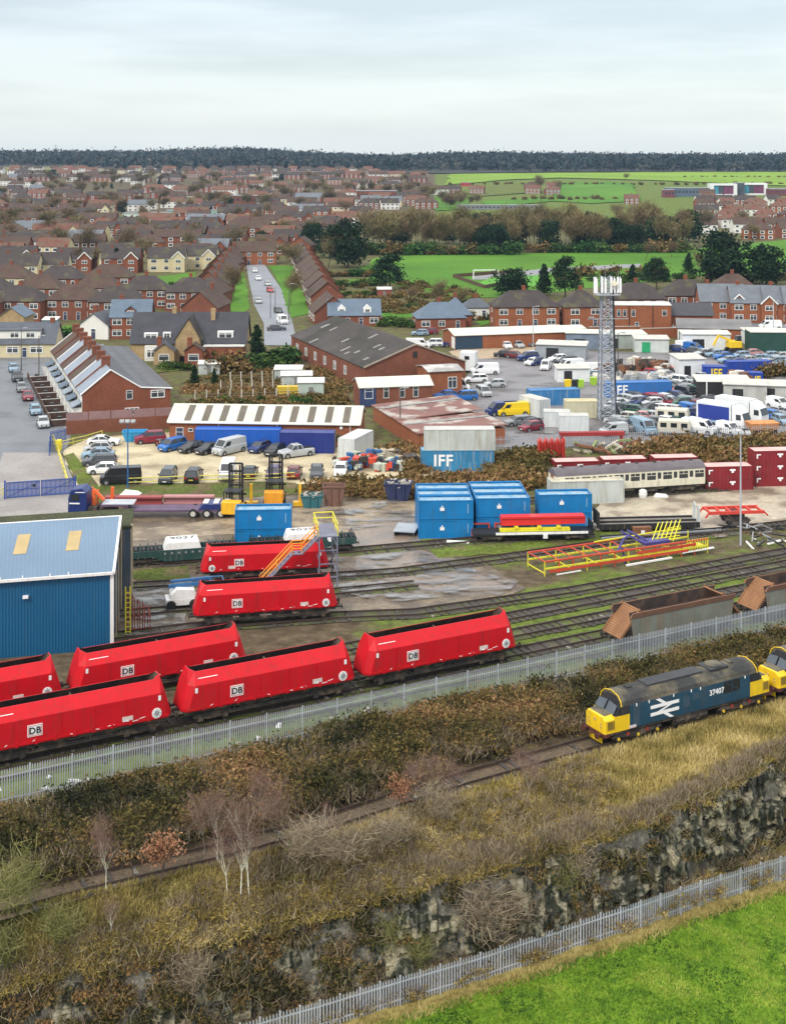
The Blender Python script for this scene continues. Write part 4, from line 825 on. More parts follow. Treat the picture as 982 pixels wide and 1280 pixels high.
# ------------------------------------------------------------------ blue shed
def shed():
 a = Asm(); add0 = a.add
 def skew(n, b, *k, **q): b.v = [(x + .1 * y, y, z) for x, y, z in b.v]; return add0(n, b, *k, **q)
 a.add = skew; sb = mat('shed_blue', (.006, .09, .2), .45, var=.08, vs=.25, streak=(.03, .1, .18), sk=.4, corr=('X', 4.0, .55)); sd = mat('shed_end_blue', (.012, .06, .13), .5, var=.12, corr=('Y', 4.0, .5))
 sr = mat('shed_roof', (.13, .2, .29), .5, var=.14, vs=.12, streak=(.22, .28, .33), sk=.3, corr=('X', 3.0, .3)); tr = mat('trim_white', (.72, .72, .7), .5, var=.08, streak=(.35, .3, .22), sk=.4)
 Lx, he, hr, dp = 30, 6.5, 8.35, 10.0
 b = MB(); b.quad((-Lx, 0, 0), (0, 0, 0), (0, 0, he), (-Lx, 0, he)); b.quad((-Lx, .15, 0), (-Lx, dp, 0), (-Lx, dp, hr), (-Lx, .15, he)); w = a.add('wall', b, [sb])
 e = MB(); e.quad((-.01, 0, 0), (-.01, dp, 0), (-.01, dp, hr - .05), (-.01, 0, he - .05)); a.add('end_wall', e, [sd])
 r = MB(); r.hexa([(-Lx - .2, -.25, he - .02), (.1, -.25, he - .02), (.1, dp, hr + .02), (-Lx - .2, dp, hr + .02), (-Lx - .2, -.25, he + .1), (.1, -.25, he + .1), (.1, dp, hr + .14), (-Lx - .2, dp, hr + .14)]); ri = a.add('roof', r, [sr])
 def rz(y): return he + .1 + (hr - he + .04) * (y + .25) / (dp + .25)
 for x in (-8.0, -3.6, -13, -18):
  s = MB(); s.hexa([(x - .55, 4.0, rz(4) + .01), (x + .55, 4.0, rz(4) + .01), (x + .55, 7.6, rz(7.6) + .01), (x - .55, 7.6, rz(7.6) + .01), (x - .55, 4.0, rz(4) + .04), (x + .55, 4.0, rz(4) + .04), (x + .55, 7.6, rz(7.6) + .04), (x - .55, 7.6, rz(7.6) + .04)]); a.add('skylight', s, [mat('skylight_tan', (.42, .31, .14), .5, var=.15, vs=1)], parent=ri)
 t = MB(); t.bx(-Lx, .14, -.42, -.26, he - .12, he + .1); a.add('gutter', t, [tr])
 v = MB(); v.hexa([(.1, -.3, he - .1), (.32, -.3, he - .1), (.32, dp, hr - .06), (.1, dp, hr - .06), (.1, -.3, he + .15), (.32, -.3, he + .15), (.32, dp, hr + .19), (.1, dp, hr + .19)]); v.bx(-Lx, .3, dp, dp + .2, hr, hr + .2); a.add('ridge_trim', v, [tr])
 c = MB(); c.bx(-.1, .2, -.12, -.01, 0, he - .12); a.add('corner_trim', c, [tr])
 br = MB()
 for x in (-9.0, -7.2, -5.0, -3.5): br.bx(x - .05, x + .05, -.3, -.2, he + .1, he + .3)
 a.add('gutter_bracket', br, [tr]); l = MB(); l.bx(-7.2, -6.75, -.35, -.02, 4.9, 5.1); a.add('flood_lamp', l, [plain_white])
 # lean-to at the rear with a mossy roof
 m = MB(); m.bx(-Lx, 1.1, dp + .25, dp + 4.2, 0, 7.2); a.add('rear_wall', m, [mat('old_cladding', (.05, .075, .1), .8, var=.2, vs=.5, streak=(.2, .17, .12), sk=.6)])
 q = MB(); q.hexa([(-Lx, dp + .22, 7.25), (1.2, dp + .22, 7.25), (1.2, dp + 4.3, 7.6), (-Lx, dp + 4.3, 7.6), (-Lx, dp + .22, 7.5), (1.2, dp + .22, 7.5), (1.2, dp + 4.3, 8.05), (-Lx, dp + 4.3, 8.05)]); a.add('rear_roof', q, [mat('mossy_roof', (.05, .055, .025), .95, var=.35, vs=.8, grain=.4, gs=5, bump=.8, bs=6)])
 p = MB()
 for y, z0 in ((dp + .1, 7.9), (6.0, 6.8), (2.2, 6)): p.tube((.25, y, 0), (.25, y, z0), .07)
 p.bx(1.1, 1.3, dp + .3, dp + .5, 0, 7.6); a.add('drain_pipe', p, [mat('pipe_tan', (.4, .34, .22), .7, var=.2)]); return a
put(shed(), 'blue_shed', 'blue corrugated shed with a pale blue roof at the left', 'shed', at(139.5, 811), R(14))
def pile(label, n, cols, px, sx, sy, sz, name='scrap_heap', r=.06, cat='scrap heap', seed=1, mode='bars', rz=0):
 a = Asm(); rn = random.Random(seed)
 for k, (cn, cc) in enumerate(cols):
  b = MB()
  for i in range(n):
   p = Vector((rn.uniform(-sx, sx), rn.uniform(-sy, sy), rn.uniform(.05, sz)))
   if mode == 'bars': d = Vector((rn.uniform(-1, 1), rn.uniform(-1, 1), rn.uniform(-.4, .4))); b.beam(p - d * .5 * sx * .5 - Vector((0, 0, 0)), p + d * .5 * sx * .5, r * rn.uniform(.6, 1.6), r)
   else:
    s = [rn.uniform(.15, .5) * r for _ in range(3)]; t = rn.uniform(0, 3); ca, sa = math.cos(t), math.sin(t); z = max(p.z * (1 - abs(p.x) / sx * .6), s[2])
    v = [(p.x + x * ca - y * sa, p.y + x * sa + y * ca, z + zz + .25 * x * rn.uniform(-1, 1)) for zz in (-s[2], s[2]) for x, y in ((-s[0], -s[1]), (s[0], -s[1]), (s[0], s[1]), (-s[0], s[1]))]; b.hexa(v)
  a.add(cn, b, [cc])
 return put(a, name, label, cat, at(*px), rz)
sred = paint('frame_red', (.55, .06, .03), .5, sk=.3); syel = paint('frame_yellow', (.68, .62, .03), .5, sk=.3); spurp = mat('frame_purple', (.06, .05, .2), .5, var=.2)
# red and yellow frames leaning at the shed's end
def frame_rack():
 a = Asm()
 b = MB()
 for k in range(5):
  x = k * .45; b.path([(x, -.6, 0), (x, -.6, 3.4 - k * .4), (x, .6, 3.4 - k * .4), (x, .6, 0)], .05); b.tube((x, -.6, 1.2), (x, .6, 1.6), .05)
 for z in (.4, 1.3, 2.2): b.tube((0, -.6, z), (1.9, -.6, z), .04)
 a.add('frame', b, [mat('rack_red', (.2, .05, .04), .7, var=.3)]); y = MB()
 for z in range(9): y.beam((-.35, -.75, .3 + z * .42), (.05, -.75, .3 + z * .42), .05)
 y.beam((-.35, -.75, 0), (-.35, -.75, 4.2), .1); y.beam((.05, -.75, 0), (.05, -.75, 4.2), .1); a.add('ladder', y, [syel]); return a
put(frame_rack(), 'frame_rack', 'red frames and yellow ladder leaning by the blue shed end', 'rack', at(156, 793) + Vector((.2, .6, 0)), R(20))
# ------------------------------------------------------------------ cream-roofed and brick workshops
brick = mat('brick_red', (.25, .085, .048), .85, var=.14, vs=.4, grain=.1, gs=4, brick=(.17, .06, .036), spec=.2)
brick2 = mat('brick_orange', (.3, .108, .05), .85, var=.13, vs=.4, grain=.1, gs=4, brick=(.22, .08, .04), spec=.2)
brick3 = mat('brick_brown', (.22, .085, .05), .85, var=.16, vs=.4, grain=.1, gs=4, brick=(.16, .06, .04), spec=.2)
stone = mat('sandstone', (.4, .29, .15), .9, var=.2, vs=.8, grain=.15, gs=3, brick=(.3, .21, .11))
render_w = mat('render_white', (.7, .69, .64), .85, var=.06, streak=(.4, .38, .32), sk=.25)
cream = mat('render_cream', (.55, .48, .3), .85, var=.08)
slate = mat('slate', (.085, .095, .115), .6, var=.18, vs=.5, grain=.12, gs=3, band=((.05, .055, .07), 1.6))
slate_l = mat('slate_pale', (.24, .28, .33), .55, var=.14, vs=.6, grain=.08, band=((.15, .18, .22), 1.6))
slate_m = mat('slate_mid', (.13, .145, .165), .6, var=.16, vs=.6, grain=.1, band=((.09, .1, .12), 1.6))
slate_b = mat('slate_blue', (.1, .14, .19), .55, var=.15, vs=.6, grain=.1, band=((.07, .1, .14), 1.6))
tile_b = mat('tile_brown', (.075, .043, .034), .85, var=.22, vs=.4, grain=.15, gs=3, col2=(.075, .062, .032), c2s=.35, c2t=(.52, .66), band=((.07, .045, .035), 1.6))
tile_d = mat('tile_dark', (.052, .04, .039), .85, var=.2, vs=.4, grain=.15, gs=3, col2=(.085, .08, .04), c2s=.3, c2t=(.54, .68), band=((.045, .036, .034), 1.6))
tile_r = mat('tile_red', (.15, .06, .04), .85, var=.2, vs=.4, grain=.15, gs=3, col2=(.12, .08, .05), c2s=.35, band=((.12, .055, .04), 1.6))
asb = mat('asbestos', (.06, .051, .047), .9, var=.25, vs=.18, grain=.25, gs=2, col2=(.036, .034, .026), c2s=.12, c2t=(.48, .64), corr=('X', 4, .5))
wroof = mat('white_sheet_roof', (.55, .56, .49), .6, var=.14, vs=.3, streak=(.33, .29, .19), sk=.5, corr=('X', 3, .3))
frame_w = mat('window_white', (.75, .75, .73), .5, var=.05)
pane_m = mat('window_pane', (.05, .06, .07), .12, var=.5, vs=.9, spec=.7)
door_m = mat('door_dark', (.04, .05, .09), .5, var=.3)
def gable_block(a, w, d, he, hr, wall, roof, ridge='x', over=.3, th=.14, z0=0, name='wall', rname='roof', gablewall=None):
 """walls and a pitched roof, centred on the origin, front at y = -d/2"""
 x, y = w / 2, d / 2; b = MB(); r = MB()
 if ridge == 'x':
  b.rings([[(-x, -y, z0), (-x, y, z0), (-x, y, he), (-x, 0, hr), (-x, -y, he)], [(x, -y, z0), (x, y, z0), (x, y, he), (x, 0, hr), (x, -y, he)]])
  for s in (-1, 1):
   k = (hr - he) / y; e = he - over * k
   r.hexa([(-x - over, s * (y + over), e + .03), (x + over, s * (y + over), e + .03), (x + over, 0, hr + .03), (-x - over, 0, hr + .03), (-x - over, s * (y + over), e + th), (x + over, s * (y + over), e + th), (x + over, 0, hr + th), (-x - over, 0, hr + th)])
 elif ridge == 'y':
  b.rings([[(-x, -y, z0), (x, -y, z0), (x, -y, he), (0, -y, hr), (-x, -y, he)], [(-x, y, z0), (x, y, z0), (x, y, he), (0, y, hr), (-x, y, he)]])
  for s in (-1, 1):
   k = (hr - he) / x; e = he - over * k
   r.hexa([(s * (x + over), -y - over, e + .03), (s * (x + over), y + over, e + .03), (0, y + over, hr + .03), (0, -y - over, hr + .03), (s * (x + over), -y - over, e + th), (s * (x + over), y + over, e + th), (0, y + over, hr + th), (0, -y - over, hr + th)])
 else:   # hip
  b.bx(-x, x, -y, y, z0, he); rl = max(.2, x - y * .95); X, Yy = x + over, y + over
  top = [(-rl, 0, hr), (rl, 0, hr)]; c = [(-X, -Yy, he), (X, -Yy, he), (X, Yy, he), (-X, Yy, he)]
  r.add(c + top, [(0, 1, 5, 4), (1, 2, 5), (2, 3, 4, 5), (3, 0, 4)]); r.bx(-X, X, -Yy, Yy, he - .12, he - .004)
 return a.add(name, b, [wall], key='wall'), a.add(rname, r, [roof], key='roof')
def window(a, x, y, z, w, h, face='-y', door=False, par=None, mullion=1):
 """a framed window: frame with its pane as a sub-part"""
 f, p = MB(), MB(); hw, hh, t = w / 2, h / 2, max(.07, w * .06)
 def bx(m, x0, x1, z0, z1, d0, d1):
  if face == '-y': m.bx(x + x0, x + x1, y - d1, y - d0, z + z0, z + z1)
  elif face == '+y': m.bx(x + x0, x + x1, y + d0, y + d1, z + z0, z + z1)
  elif face == '+x': m.bx(x + d0, x + d1, y + x0, y + x1, z + z0, z + z1)
  else: m.bx(x - d1, x - d0, y + x0, y + x1, z + z0, z + z1)
 bx(f, -hw, hw, hh - t, hh, -.02, .07); bx(f, -hw, hw, -hh, -hh + t, -.02, .09); bx(f, -hw, -hw + t, -hh + t, hh - t, -.02, .07); bx(f, hw - t, hw, -hh + t, hh - t, -.02, .07)
 for k in range(mullion): q = -hw + w * (k + 1) / (mullion + 1); bx(f, q - t * .45, q + t * .45, -hh + t, hh - t, -.02, .07)
 if h > .7: bx(f, -hw + t, hw - t, hh * .4 - t * .35, hh * .4 + t * .35, -.02, .062)
 i = a.add('door' if door else 'window', f, [frame_w], parent=par); bx(p, -hw + t, hw - t, -hh + t, hh - t, -.01, .03); a.add('pane', p, [door_m if door else pane_m], parent=i); return i
def chimney(a, x, y, z0, z1, par=None, m=None, w=.9, d=.55):
 c = MB(); c.bx(x - w / 2, x + w / 2, y - d / 2, y + d / 2, z0, z1); c.bx(x - w / 2 - .06, x + w / 2 + .06, y - d / 2 - .06, y + d / 2 + .06, z1 - .3, z1 - .15)
 i = a.add('chimney', c, [m or brick], parent=par); p = MB()
 for k in (-1, 0, 1): p.tube((x + k * w * .3, y, z1), (x + k * w * .3, y, z1 + .35), .11, 7)
 return i
# long asbestos-roofed workshop
a = Asm(); wi, ro = gable_block(a, 44.5, 19.5, 3.9, 7.5, brick3, asb, over=.2)
rng_ = random.Random(5)
for k in range(15):
 x = rng_.uniform(-18, 20); s = -1 if rng_.random() < .8 else 1; yy = rng_.uniform(1, 8); z = 7.5 - yy * 3.6 / 9.75 + .15; L2 = rng_.uniform(.9, 2.0)
 p = MB(); p.hexa([(x - .35, s * yy, z), (x + .35, s * yy, z), (x + .35, s * (yy + L2), z - L2 * .37), (x - .35, s * (yy + L2), z - L2 * .37), (x - .35, s * yy, z + .05), (x + .35, s * yy, z + .05), (x + .35, s * (yy + L2), z - L2 * .37 + .05), (x - .35, s * (yy + L2), z - L2 * .37 + .05)]); a.add('roof_patch', p, [mat('patch_sheet', (.24, .24, .225), .6, var=.3, vs=1)], parent=ro)
for k in range(6): window(a, -18 + k * 6, -9.75, 2.0, 1.5, 1.6, mullion=2)
c = MB(); c.hexa([(22.3, -9.9, 3.85), (22.55, -9.9, 3.85), (22.55, 0, 7.5), (22.3, 0, 7.5), (22.3, -9.9, 4.1), (22.55, -9.9, 4.1), (22.55, 0, 7.75), (22.3, 0, 7.75)]); c.hexa([(22.3, 9.9, 3.85), (22.55, 9.9, 3.85), (22.55, 0, 7.5), (22.3, 0, 7.5), (22.3, 9.9, 4.1), (22.55, 9.9, 4.1), (22.55, 0, 7.75), (22.3, 0, 7.75)]); a.add('verge_trim', c, [mat('coping', (.3, .25, .2), .8, var=.2)])
v = MB(); v.bx(22.27, 22.35, -.5, .3, 5.2, 6.3); a.add('vent', v, [black])
# local +x looks towards the camera end; the front gable faces us
gl = at(455, 487.5); ax = R(-69); ex = Vector((math.cos(ax), math.sin(ax), 0)); ey = Vector((-ex.y, ex.x, 0))
put(a, 'brick_workshop', 'long brick workshop under a big patched dark grey roof', 'workshop', gl - ex * 22.25 + ey * 9.75, ax)
# white roofed annex with white panels
a = Asm(); wi, ro = gable_block(a, 12.2, 6.0, 3.3, 4.4, brick3, wroof, over=.25)
for k, x in enumerate((-4.6, -1.7, 1.0, 3.3)): window(a, x, -3.0, 2.3, 1.4 if k == 0 else .9, 1.7, mullion=0)
bl_ = MB().bx(-6.13, -3.4, -3.06, -3.0, .2, 3.1); a.add('blue_panel', bl_, [mat('panel_navy', (.03, .05, .12), .6, var=.2)])
fl = at(452, 510); ax = R(12); ex = Vector((math.cos(ax), math.sin(ax), 0)); ey = Vector((-ex.y, ex.x, 0))
put(a, 'workshop_annex', 'low workshop annex with a white sheet roof and white windows', 'workshop', fl + ex * 5.8 + ey * 3.1, ax)
a = Asm(); wi, ro = gable_block(a, 6.0, 7.0, 4.0, 4.5, brick2, mat('flat_felt', (.3, .29, .28), .8, var=.2, col2=(.5, .49, .46), c2s=.4), ridge='x', over=.3); window(a, 1.2, -3.5, 2.0, 1.6, 2.0, mullion=1)
put(a, 'brick_lean_to', 'square brick lean-to with a grey flat roof against the long workshop', 'lean-to', at(540, 494) + Vector((1.4, 4.2, 0)), R(16))
# rusty roofed brick shed, two roof levels
rr_ = mat('rusty_sheet', (.2, .1, .085), .8, var=.25, vs=.3, col2=(.4, .36, .32), c2s=.28, c2t=(.5, .6), corr=('X', 2.5, .4), streak=(.12, .05, .04), sk=.5)
a = Asm(); w = MB()
w.bx(-11, 11, -6.5, 6.5, 0, 2.3); a.add('wall', w, [brick2]); r = MB()
r.hexa([(-11.1, -6.8, 2.35), (1.5, -6.8, 2.35), (1.5, 6.8, 3.2), (-11.1, 6.8, 3.2), (-11.1, -6.8, 2.5), (1.5, -6.8, 2.5), (1.5, 6.8, 3.35), (-11.1, 6.8, 3.35)]); a.add('roof', r, [rr_]); r = MB()
r.hexa([(1.5, -6.8, 2.3), (11.2, -6.8, 2.3), (11.2, 6.8, 2.75), (1.5, 6.8, 2.75), (1.5, -6.8, 2.42), (11.2, -6.8, 2.42), (11.2, 6.8, 2.87), (1.5, 6.8, 2.87)]); a.add('roof', r, [rr_])
s = MB(); s.hexa([(-8, -6.6, 2.56), (-7, -6.6, 2.56), (-7, 6.6, 3.39), (-8, 6.6, 3.39), (-8, -6.6, 2.6), (-7, -6.6, 2.6), (-7, 6.6, 3.43), (-8, 6.6, 3.43)]); s.hexa([(4, -6.6, 2.45), (5, -6.6, 2.45), (5, 6.6, 2.9), (4, 6.6, 2.9), (4, -6.6, 2.48), (5, -6.6, 2.48), (5, 6.6, 2.93), (4, 6.6, 2.93)]); a.add('roof_patch', s, [mat('patch_sheet', (.5, .5, .48), .6)])
n0 = at(524, 563); ax = R(-72); ex = Vector((math.cos(ax), math.sin(ax), 0)); ey = Vector((-ex.y, ex.x, 0))
put(a, 'brick_shed', 'brick shed with rusty purple sheet roofs behind the IFF container', 'shed', n0 - ex * 11 + ey * 6.5, ax)
# striped-roof workshop
a = Asm(); wi, ro = gable_block(a, 27.4, 9, 3.1, 4.75, brick2, wroof, over=.35)
for k in range(10):
 x = -11.6 + k * 2.55; p = MB()
 p.hexa([(x, -4.5, 3.26), (x + .95, -4.5, 3.26), (x + .95, -.5, 4.72), (x, -.5, 4.72), (x, -4.5, 3.3), (x + .95, -4.5, 3.3), (x + .95, -.5, 4.77), (x, -.5, 4.77)]); a.add('rooflight', p, [mat('rooflight_brown', (.12, .1, .075), .6, var=.2)], parent=ro)
g = MB().bx(-13.9, 13.9, -4.95, -4.85, 2.95, 3.12); a.add('gutter', g, [frame_w]); window(a, -12.2, -4.5, 1.15, 1.1, 2.2, door=True, mullion=0); window(a, -10.6, -4.5, 1.9, .7, .5, mullion=0)
for x in (-6.5, 2, 12.5): a.add('drain_pipe', MB().tube((x, -4.6, 0), (x, -4.6, 3), .06), [frame_w])
a.add('wall_lamp', MB().tube((11.2, -4.7, 2.55), (11.2, -4.55, 2.55), .22, 10), [plain_white])
fl = at(212, 553.5); ax = R(-4); ex = Vector((math.cos(ax), math.sin(ax), 0)); ey = Vector((-ex.y, ex.x, 0))
put(a, 'brick_workshop', 'low brick workshop with a white roof striped by brown rooflights', 'workshop', fl + ex * 13.7 + ey * 4.5, ax)
# white roofed garages behind the lot
a = Asm(); gable_block(a, 25, 9, 3.0, 3.9, brick2, wroof, over=.3); d = MB().bx(-12.4, -6.4, -4.56, -4.5, .1, 2.8); a.add('door', d, [mat('shutter_navy', (.02, .05, .09), .6, var=.2, corr=('Z', 6, .6))])
a.add('white_panel', MB().bx(-12.52, -12.5, -4.4, -2, .2, 2.6), [plain_white])
put(a, 'garage_row', 'long white roofed garage row behind the tan gravel yard', 'garage', at(632, 435) + Vector((0, 4.5, 0)), R(14))
a = Asm(); gable_block(a, 9, 6, 3.0, 3.4, cw, wroof, over=.2); put(a, 'white_shed', 'white clad shed at the right end of the garage row', 'shed', at(697, 428) + Vector((1, 2, 0)), R(12))
# ------------------------------------------------------------------ lattice mast, lamp posts
def mast():
 a = Asm(); Ht = 22.6; w0, w1 = 1.15, .75; m = mat('mast_steel', (.19, .21, .25), .5, var=.15, metal=.3); b = MB()
 def c(z, sx, sy): w = w0 + (w1 - w0) * z / Ht; return (sx * w, sy * w, z)
 for sx in (-1, 1):
  for sy in (-1, 1): b.beam(c(0, sx, sy), c(Ht, sx, sy), .17)
 a.add('leg', b, [m]); l = MB(); n = 22; z = [Ht * k / n for k in range(n + 1)]
 for k in range(n):
  for (p, q) in (((-1, -1), (1, -1)), ((1, -1), (1, 1)), ((1, 1), (-1, 1)), ((-1, 1), (-1, -1))):
   l.beam(c(z[k], *p), c(z[k + 1], *q), .085); l.beam(c(z[k], *q), c(z[k + 1], *p), .085); l.beam(c(z[k], *p), c(z[k], *q), .085)
 a.add('lattice', l, [galv]); p = MB(); p.tube((1.25, -1.05, 0), (.85, -.85, Ht - 2), .16, 8); p.tube((1.9, -1.2, 0), (1.7, -1.1, 1.6), .14); p.tube((1.7, -1.1, 1.6), (1.2, -1.05, 2.8), .14); a.add('cable_run', p, [black])
 p = MB(); p.bx(-1.7, 1.7, -1.7, 1.7, Ht - 2.9, Ht - 2.75); pi = a.add('platform', p, [steelg])
 for k in range(8):
  x = (-2.05, -1.75, -.9, -.35, .55, 1.05, 1.6, 2.0)[k]; q = MB(); q.bx(x - .16, x + .16, -.85 - .1, -.85 + .1, Ht - 2.5, Ht - .1 - .2 * (k % 2)); q.tube((x, -.7, Ht - 2.9), (x, -.7, Ht), .05); a.add('antenna', q, [plain_white], parent=pi)
 q = MB(); q.tube((.9, -1.25, Ht - 1.0), (.9, -1.5, Ht - 1.0), .42, 18); a.add('dish_antenna', q, [mat('dish_cream', (.7, .66, .5), .5)], parent=pi)
 q = MB(); q.tube((-.2, 0, Ht), (-.2, 0, Ht + 1.6), .04); q.tube((1.9, 0, Ht - 3), (1.9, 0, Ht + .9), .04); a.add('whip_antenna', q, [m])
 q = MB(); q.bx(-3.2, 3.2, -1.15, -1.05, Ht - 6.6, Ht - 6.45); q.bx(-3.0, -2.2, -1.3, -1.0, Ht - 6.4, Ht - 6.2); a.add('arm', q, [steelg]); return a
put(mast(), 'lattice_mast', 'tall grey lattice phone mast topped with white antenna panels', 'mast', at(757.5, 526), R(4))
def lamp_post(h, m, kind):
 a = Asm(); a.add('pole', MB().tube((0, 0, 0), (0, 0, h), .11, 10, r1=.07), [m])
 if kind == 'flood':
  l = MB()
  for x in (-.7, 0, .7): l.hexa([(x - .28, -.5, h - .1), (x + .28, -.5, h - .1), (x + .28, -.05, h + .15), (x - .28, -.05, h + .15), (x - .28, -.5, h + .05), (x + .28, -.5, h + .05), (x + .28, -.05, h + .3), (x - .28, -.05, h + .3)])
  l.bx(-1.0, 1.0, -.05, .05, h, h + .1); a.add('lamp_head', l, [steelg])
 else:
  l = MB(); l.beam((0, 0, h - .05), (.9, -.3, h + .15), .1); l.bx(.5, 1.3, -.5, -.1, h + .05, h + .2); a.add('lamp_head', l, [steelg])
 return a
put(lamp_post(12, galv2, 'flood'), 'floodlight_pole', 'tall slim grey floodlight pole beside the red bogie wagon', 'lamp post', at(925, 682))
put(lamp_post(8.3, paint('pole_blue', (.03, .12, .3), .5), 'flood'), 'floodlight_pole', 'slim blue floodlight pole in front of the black van', 'lamp post', at(160, 610))
a = Asm(); a.add('body', MB().bx(-.45, .45, -.4, .4, -.5, .5), [cbb]);
for k, (px, py, h, lab) in enumerate(((27, 462, 8, 'dark street lamp on the left kerb of the terrace street'), (49, 474, 8, 'dark street lamp before the terrace bay windows'), (666, 436, 9, 'thin lamp pole behind the parked vans'), (338, 398, 7, 'dark lamp post on the estate road verge'), (344, 392, 7, 'dark lamp post by the white van on estate road'), (361, 400, 9, 'tall lamp post on the right grass verge'), (500, 544, 7, 'thin brown pole against the rusty roofed shed'), (772, 478, 9, 'thin pole just right of the lattice mast'), (966, 428, 9, 'pale pole beside the green shed at the right'))):
 put(lamp_post(h, galv if k in (2, 8) else mat('pole_dark', (.1, .09, .08), .7), 'street'), 'lamp_post', lab, 'lamp post', at(px, py), group='street lamps and poles')
# ------------------------------------------------------------------ things standing in the yard
def flat_wagon():
 a = Asm(); L = 11.3; a.add('deck', MB().bx(-L / 2, L / 2, -1.35, 1.35, .55, .75), [mat('old_planks', (.2, .18, .15), .9, var=.3, vs=.8, grain=.2, corr=('Y', 5, .6))])
 s = MB()
 for y in (-1.42, -.1, 1.42): s.bx(-L / 2, L / 2, y - .07, y + .07, .35, .95)
 a.add('side_beam', s, [black]); k_ = MB()
 for k in range(14): k_.bx(-L / 2 + .3 + k * .8, -L / 2 + .42 + k * .8, -1.52, -1.48, .4, .95)
 a.add('stanchion', k_, [dark])
 e = MB(); e.bx(-L / 2 - .1, -L / 2 + .05, -1.35, 1.35, .7, 2.2); a.add('end_board', e, [mat('board_black', (.035, .035, .03), .8, var=.2)], label='black end board')
 for y in (-.75, .75):
  p = MB(); p.rings([[(L / 2, y - .5, .7), (L / 2, y + .5, .7), (L / 2, y + .45, 2.4), (L / 2, y, 2.7), (L / 2, y - .45, 2.4)], [(L / 2 + .1, y - .5, .7), (L / 2 + .1, y + .5, .7), (L / 2 + .1, y + .45, 2.4), (L / 2 + .1, y, 2.7), (L / 2 + .1, y - .45, 2.4)]]); a.add('end_panel', p, [mat('board_grey', (.5, .53, .52), .6, var=.2, streak=(.25, .2, .15), sk=.5)], label='pale grey end panel')
 a.add('foot', MB().bx(-L / 2 + 1, -L / 2 + 2, -1.2, 1.2, 0, .5).bx(L / 2 - 2, L / 2 - 1, -1.2, 1.2, 0, .5), [dark]); return a
c, r = on_line(at(750, 667), at(868, 660)); put(flat_wagon(), 'planked_wagon', 'dark planked wagon deck with grey end panels on the grass', 'wagon frame', c + Vector((0, 1.0, 0)), R(5))
def bogie_flat():
 a = Asm(); f = MB()
 for y in (-1.1, 1.1): f.bx(-3.2, 3.2, y - .09, y + .09, 1.35, 1.7); f.beam((-3.2, y, 1.5), (-3.6, y, 1.0), .16); f.beam((3.2, y, 1.5), (3.6, y, 1.1), .16)
 for x in (-3, -1.8, -.6, .6, 1.8, 3): f.bx(x - .08, x + .08, -1.1, 1.1, 1.4, 1.65)
 a.add('frame', f, [mat('frame_bright_red', (.6, .06, .04), .5, var=.15)]); bogie(a, .2, 1.9); a.add('bolster', MB().bx(-.6, 1, -.9, .9, .8, 1.4), [dark]); return a
put(bogie_flat(), 'bogie_frame', 'red wagon frame resting on a single dark bogie', 'wagon frame', at(918, 659) + Vector((0, .8, .2)), R(6))
def scaffold():
 a = Asm(); L = 19.5
 r_ = MB(); y_ = MB()
 for z in (.9, 1.75):
  for y in (-1.9, 1.5): (r_ if z > 1 else y_).beam((-L / 2, y, z), (L / 2 * (.1 if y > 0 and z > 1 else 1), y, z + .1), .14, .18)
 for k in range(13):
  x = -L / 2 + k * L / 12
  (r_ if k % 3 else y_).beam((x, -1.9, 0), (x, -1.9, 1.8), .1);
  if x < 1: r_.beam((x, -1.9, 1.8), (x, 1.5, 1.8), .1)
  if k % 2 == 0: y_.beam((x, 1.5, 0), (x, 1.5, 1.8), .1); y_.beam((x, -1.9, .35), (x, 1.5, .35), .1)
 a.add('red_frame', r_, [sred]); a.add('yellow_frame', y_, [syel])
 b = MB(); b.beam((-L / 2 + .5, -2.0, .55), (L / 2 - 2.5, -2.0, .75), .06, .3); b.beam((1, -2.02, 1.3), (L / 2 - 1.5, -2.0, 1.4), .06, .35); a.add('red_side', b, [sred])
 w = MB(); w.beam((-L / 2 + 1.2, -2.15, .12), (-L / 2 + 4, -2.15, .2), .1, .14); w.beam((-.5, -2.3, .1), (5, -2.3, .25), .2, .2); w.beam((6.5, -1.9, .5), (L / 2 + .8, -1.9, .6), .3, .12); a.add('white_beam', w, [white])
 p = MB(); p.path([(-1, -1.5, 1.6), (0, -1.0, 2.9), (1.0, -.6, 3.1)], .13); p.beam((-.2, -1.7, 0), (-.6, -1.7, 2.1), .13); p.beam((2.6, -1, 1.9), (.8, .8, 3.2), .2); p.beam((3.4, -1, 1.9), (1.6, .8, 3.2), .2); p.bx(2.5, 5.5, -1.3, .2, 1.75, 2.1); a.add('purple_arm', p, [spurp])
 f = MB()
 for k in range(6): x = 5.0 + k * .55; f.beam((x - 1.6, -.9, 1.7), (x + .6, .9, 3.6), .09)
 for k in range(5): f.beam((3.5 + k * .7, -.8 + k * .3, 1.9 + .25 * k), (7 + k * .3, -.8 + k * .35, 1.9 + .25 * k), .09)
 for k in range(9): f.beam((L / 2 - 2.6 + k * .33, -1.95, .7), (L / 2 - 2.6 + k * .33, -1.95, 2.0), .06)
 f.beam((-2, 1.4, 2.0), (L / 2 - 1, 1.4, 2.3), .14); f.bx(L / 2 - 2.8, L / 2 - .2, -1.9, -.6, .9, 1.0); a.add('yellow_rack', f, [syel]); return a
c, r = on_line(at(664, 721), at(880, 690)); put(scaffold(), 'gantry_frames', 'heap of red and yellow gantry frames with purple arms beside the sidings', 'frames', c + Vector((0, 1.6, 0)), r, scale=(1, 1, .82))
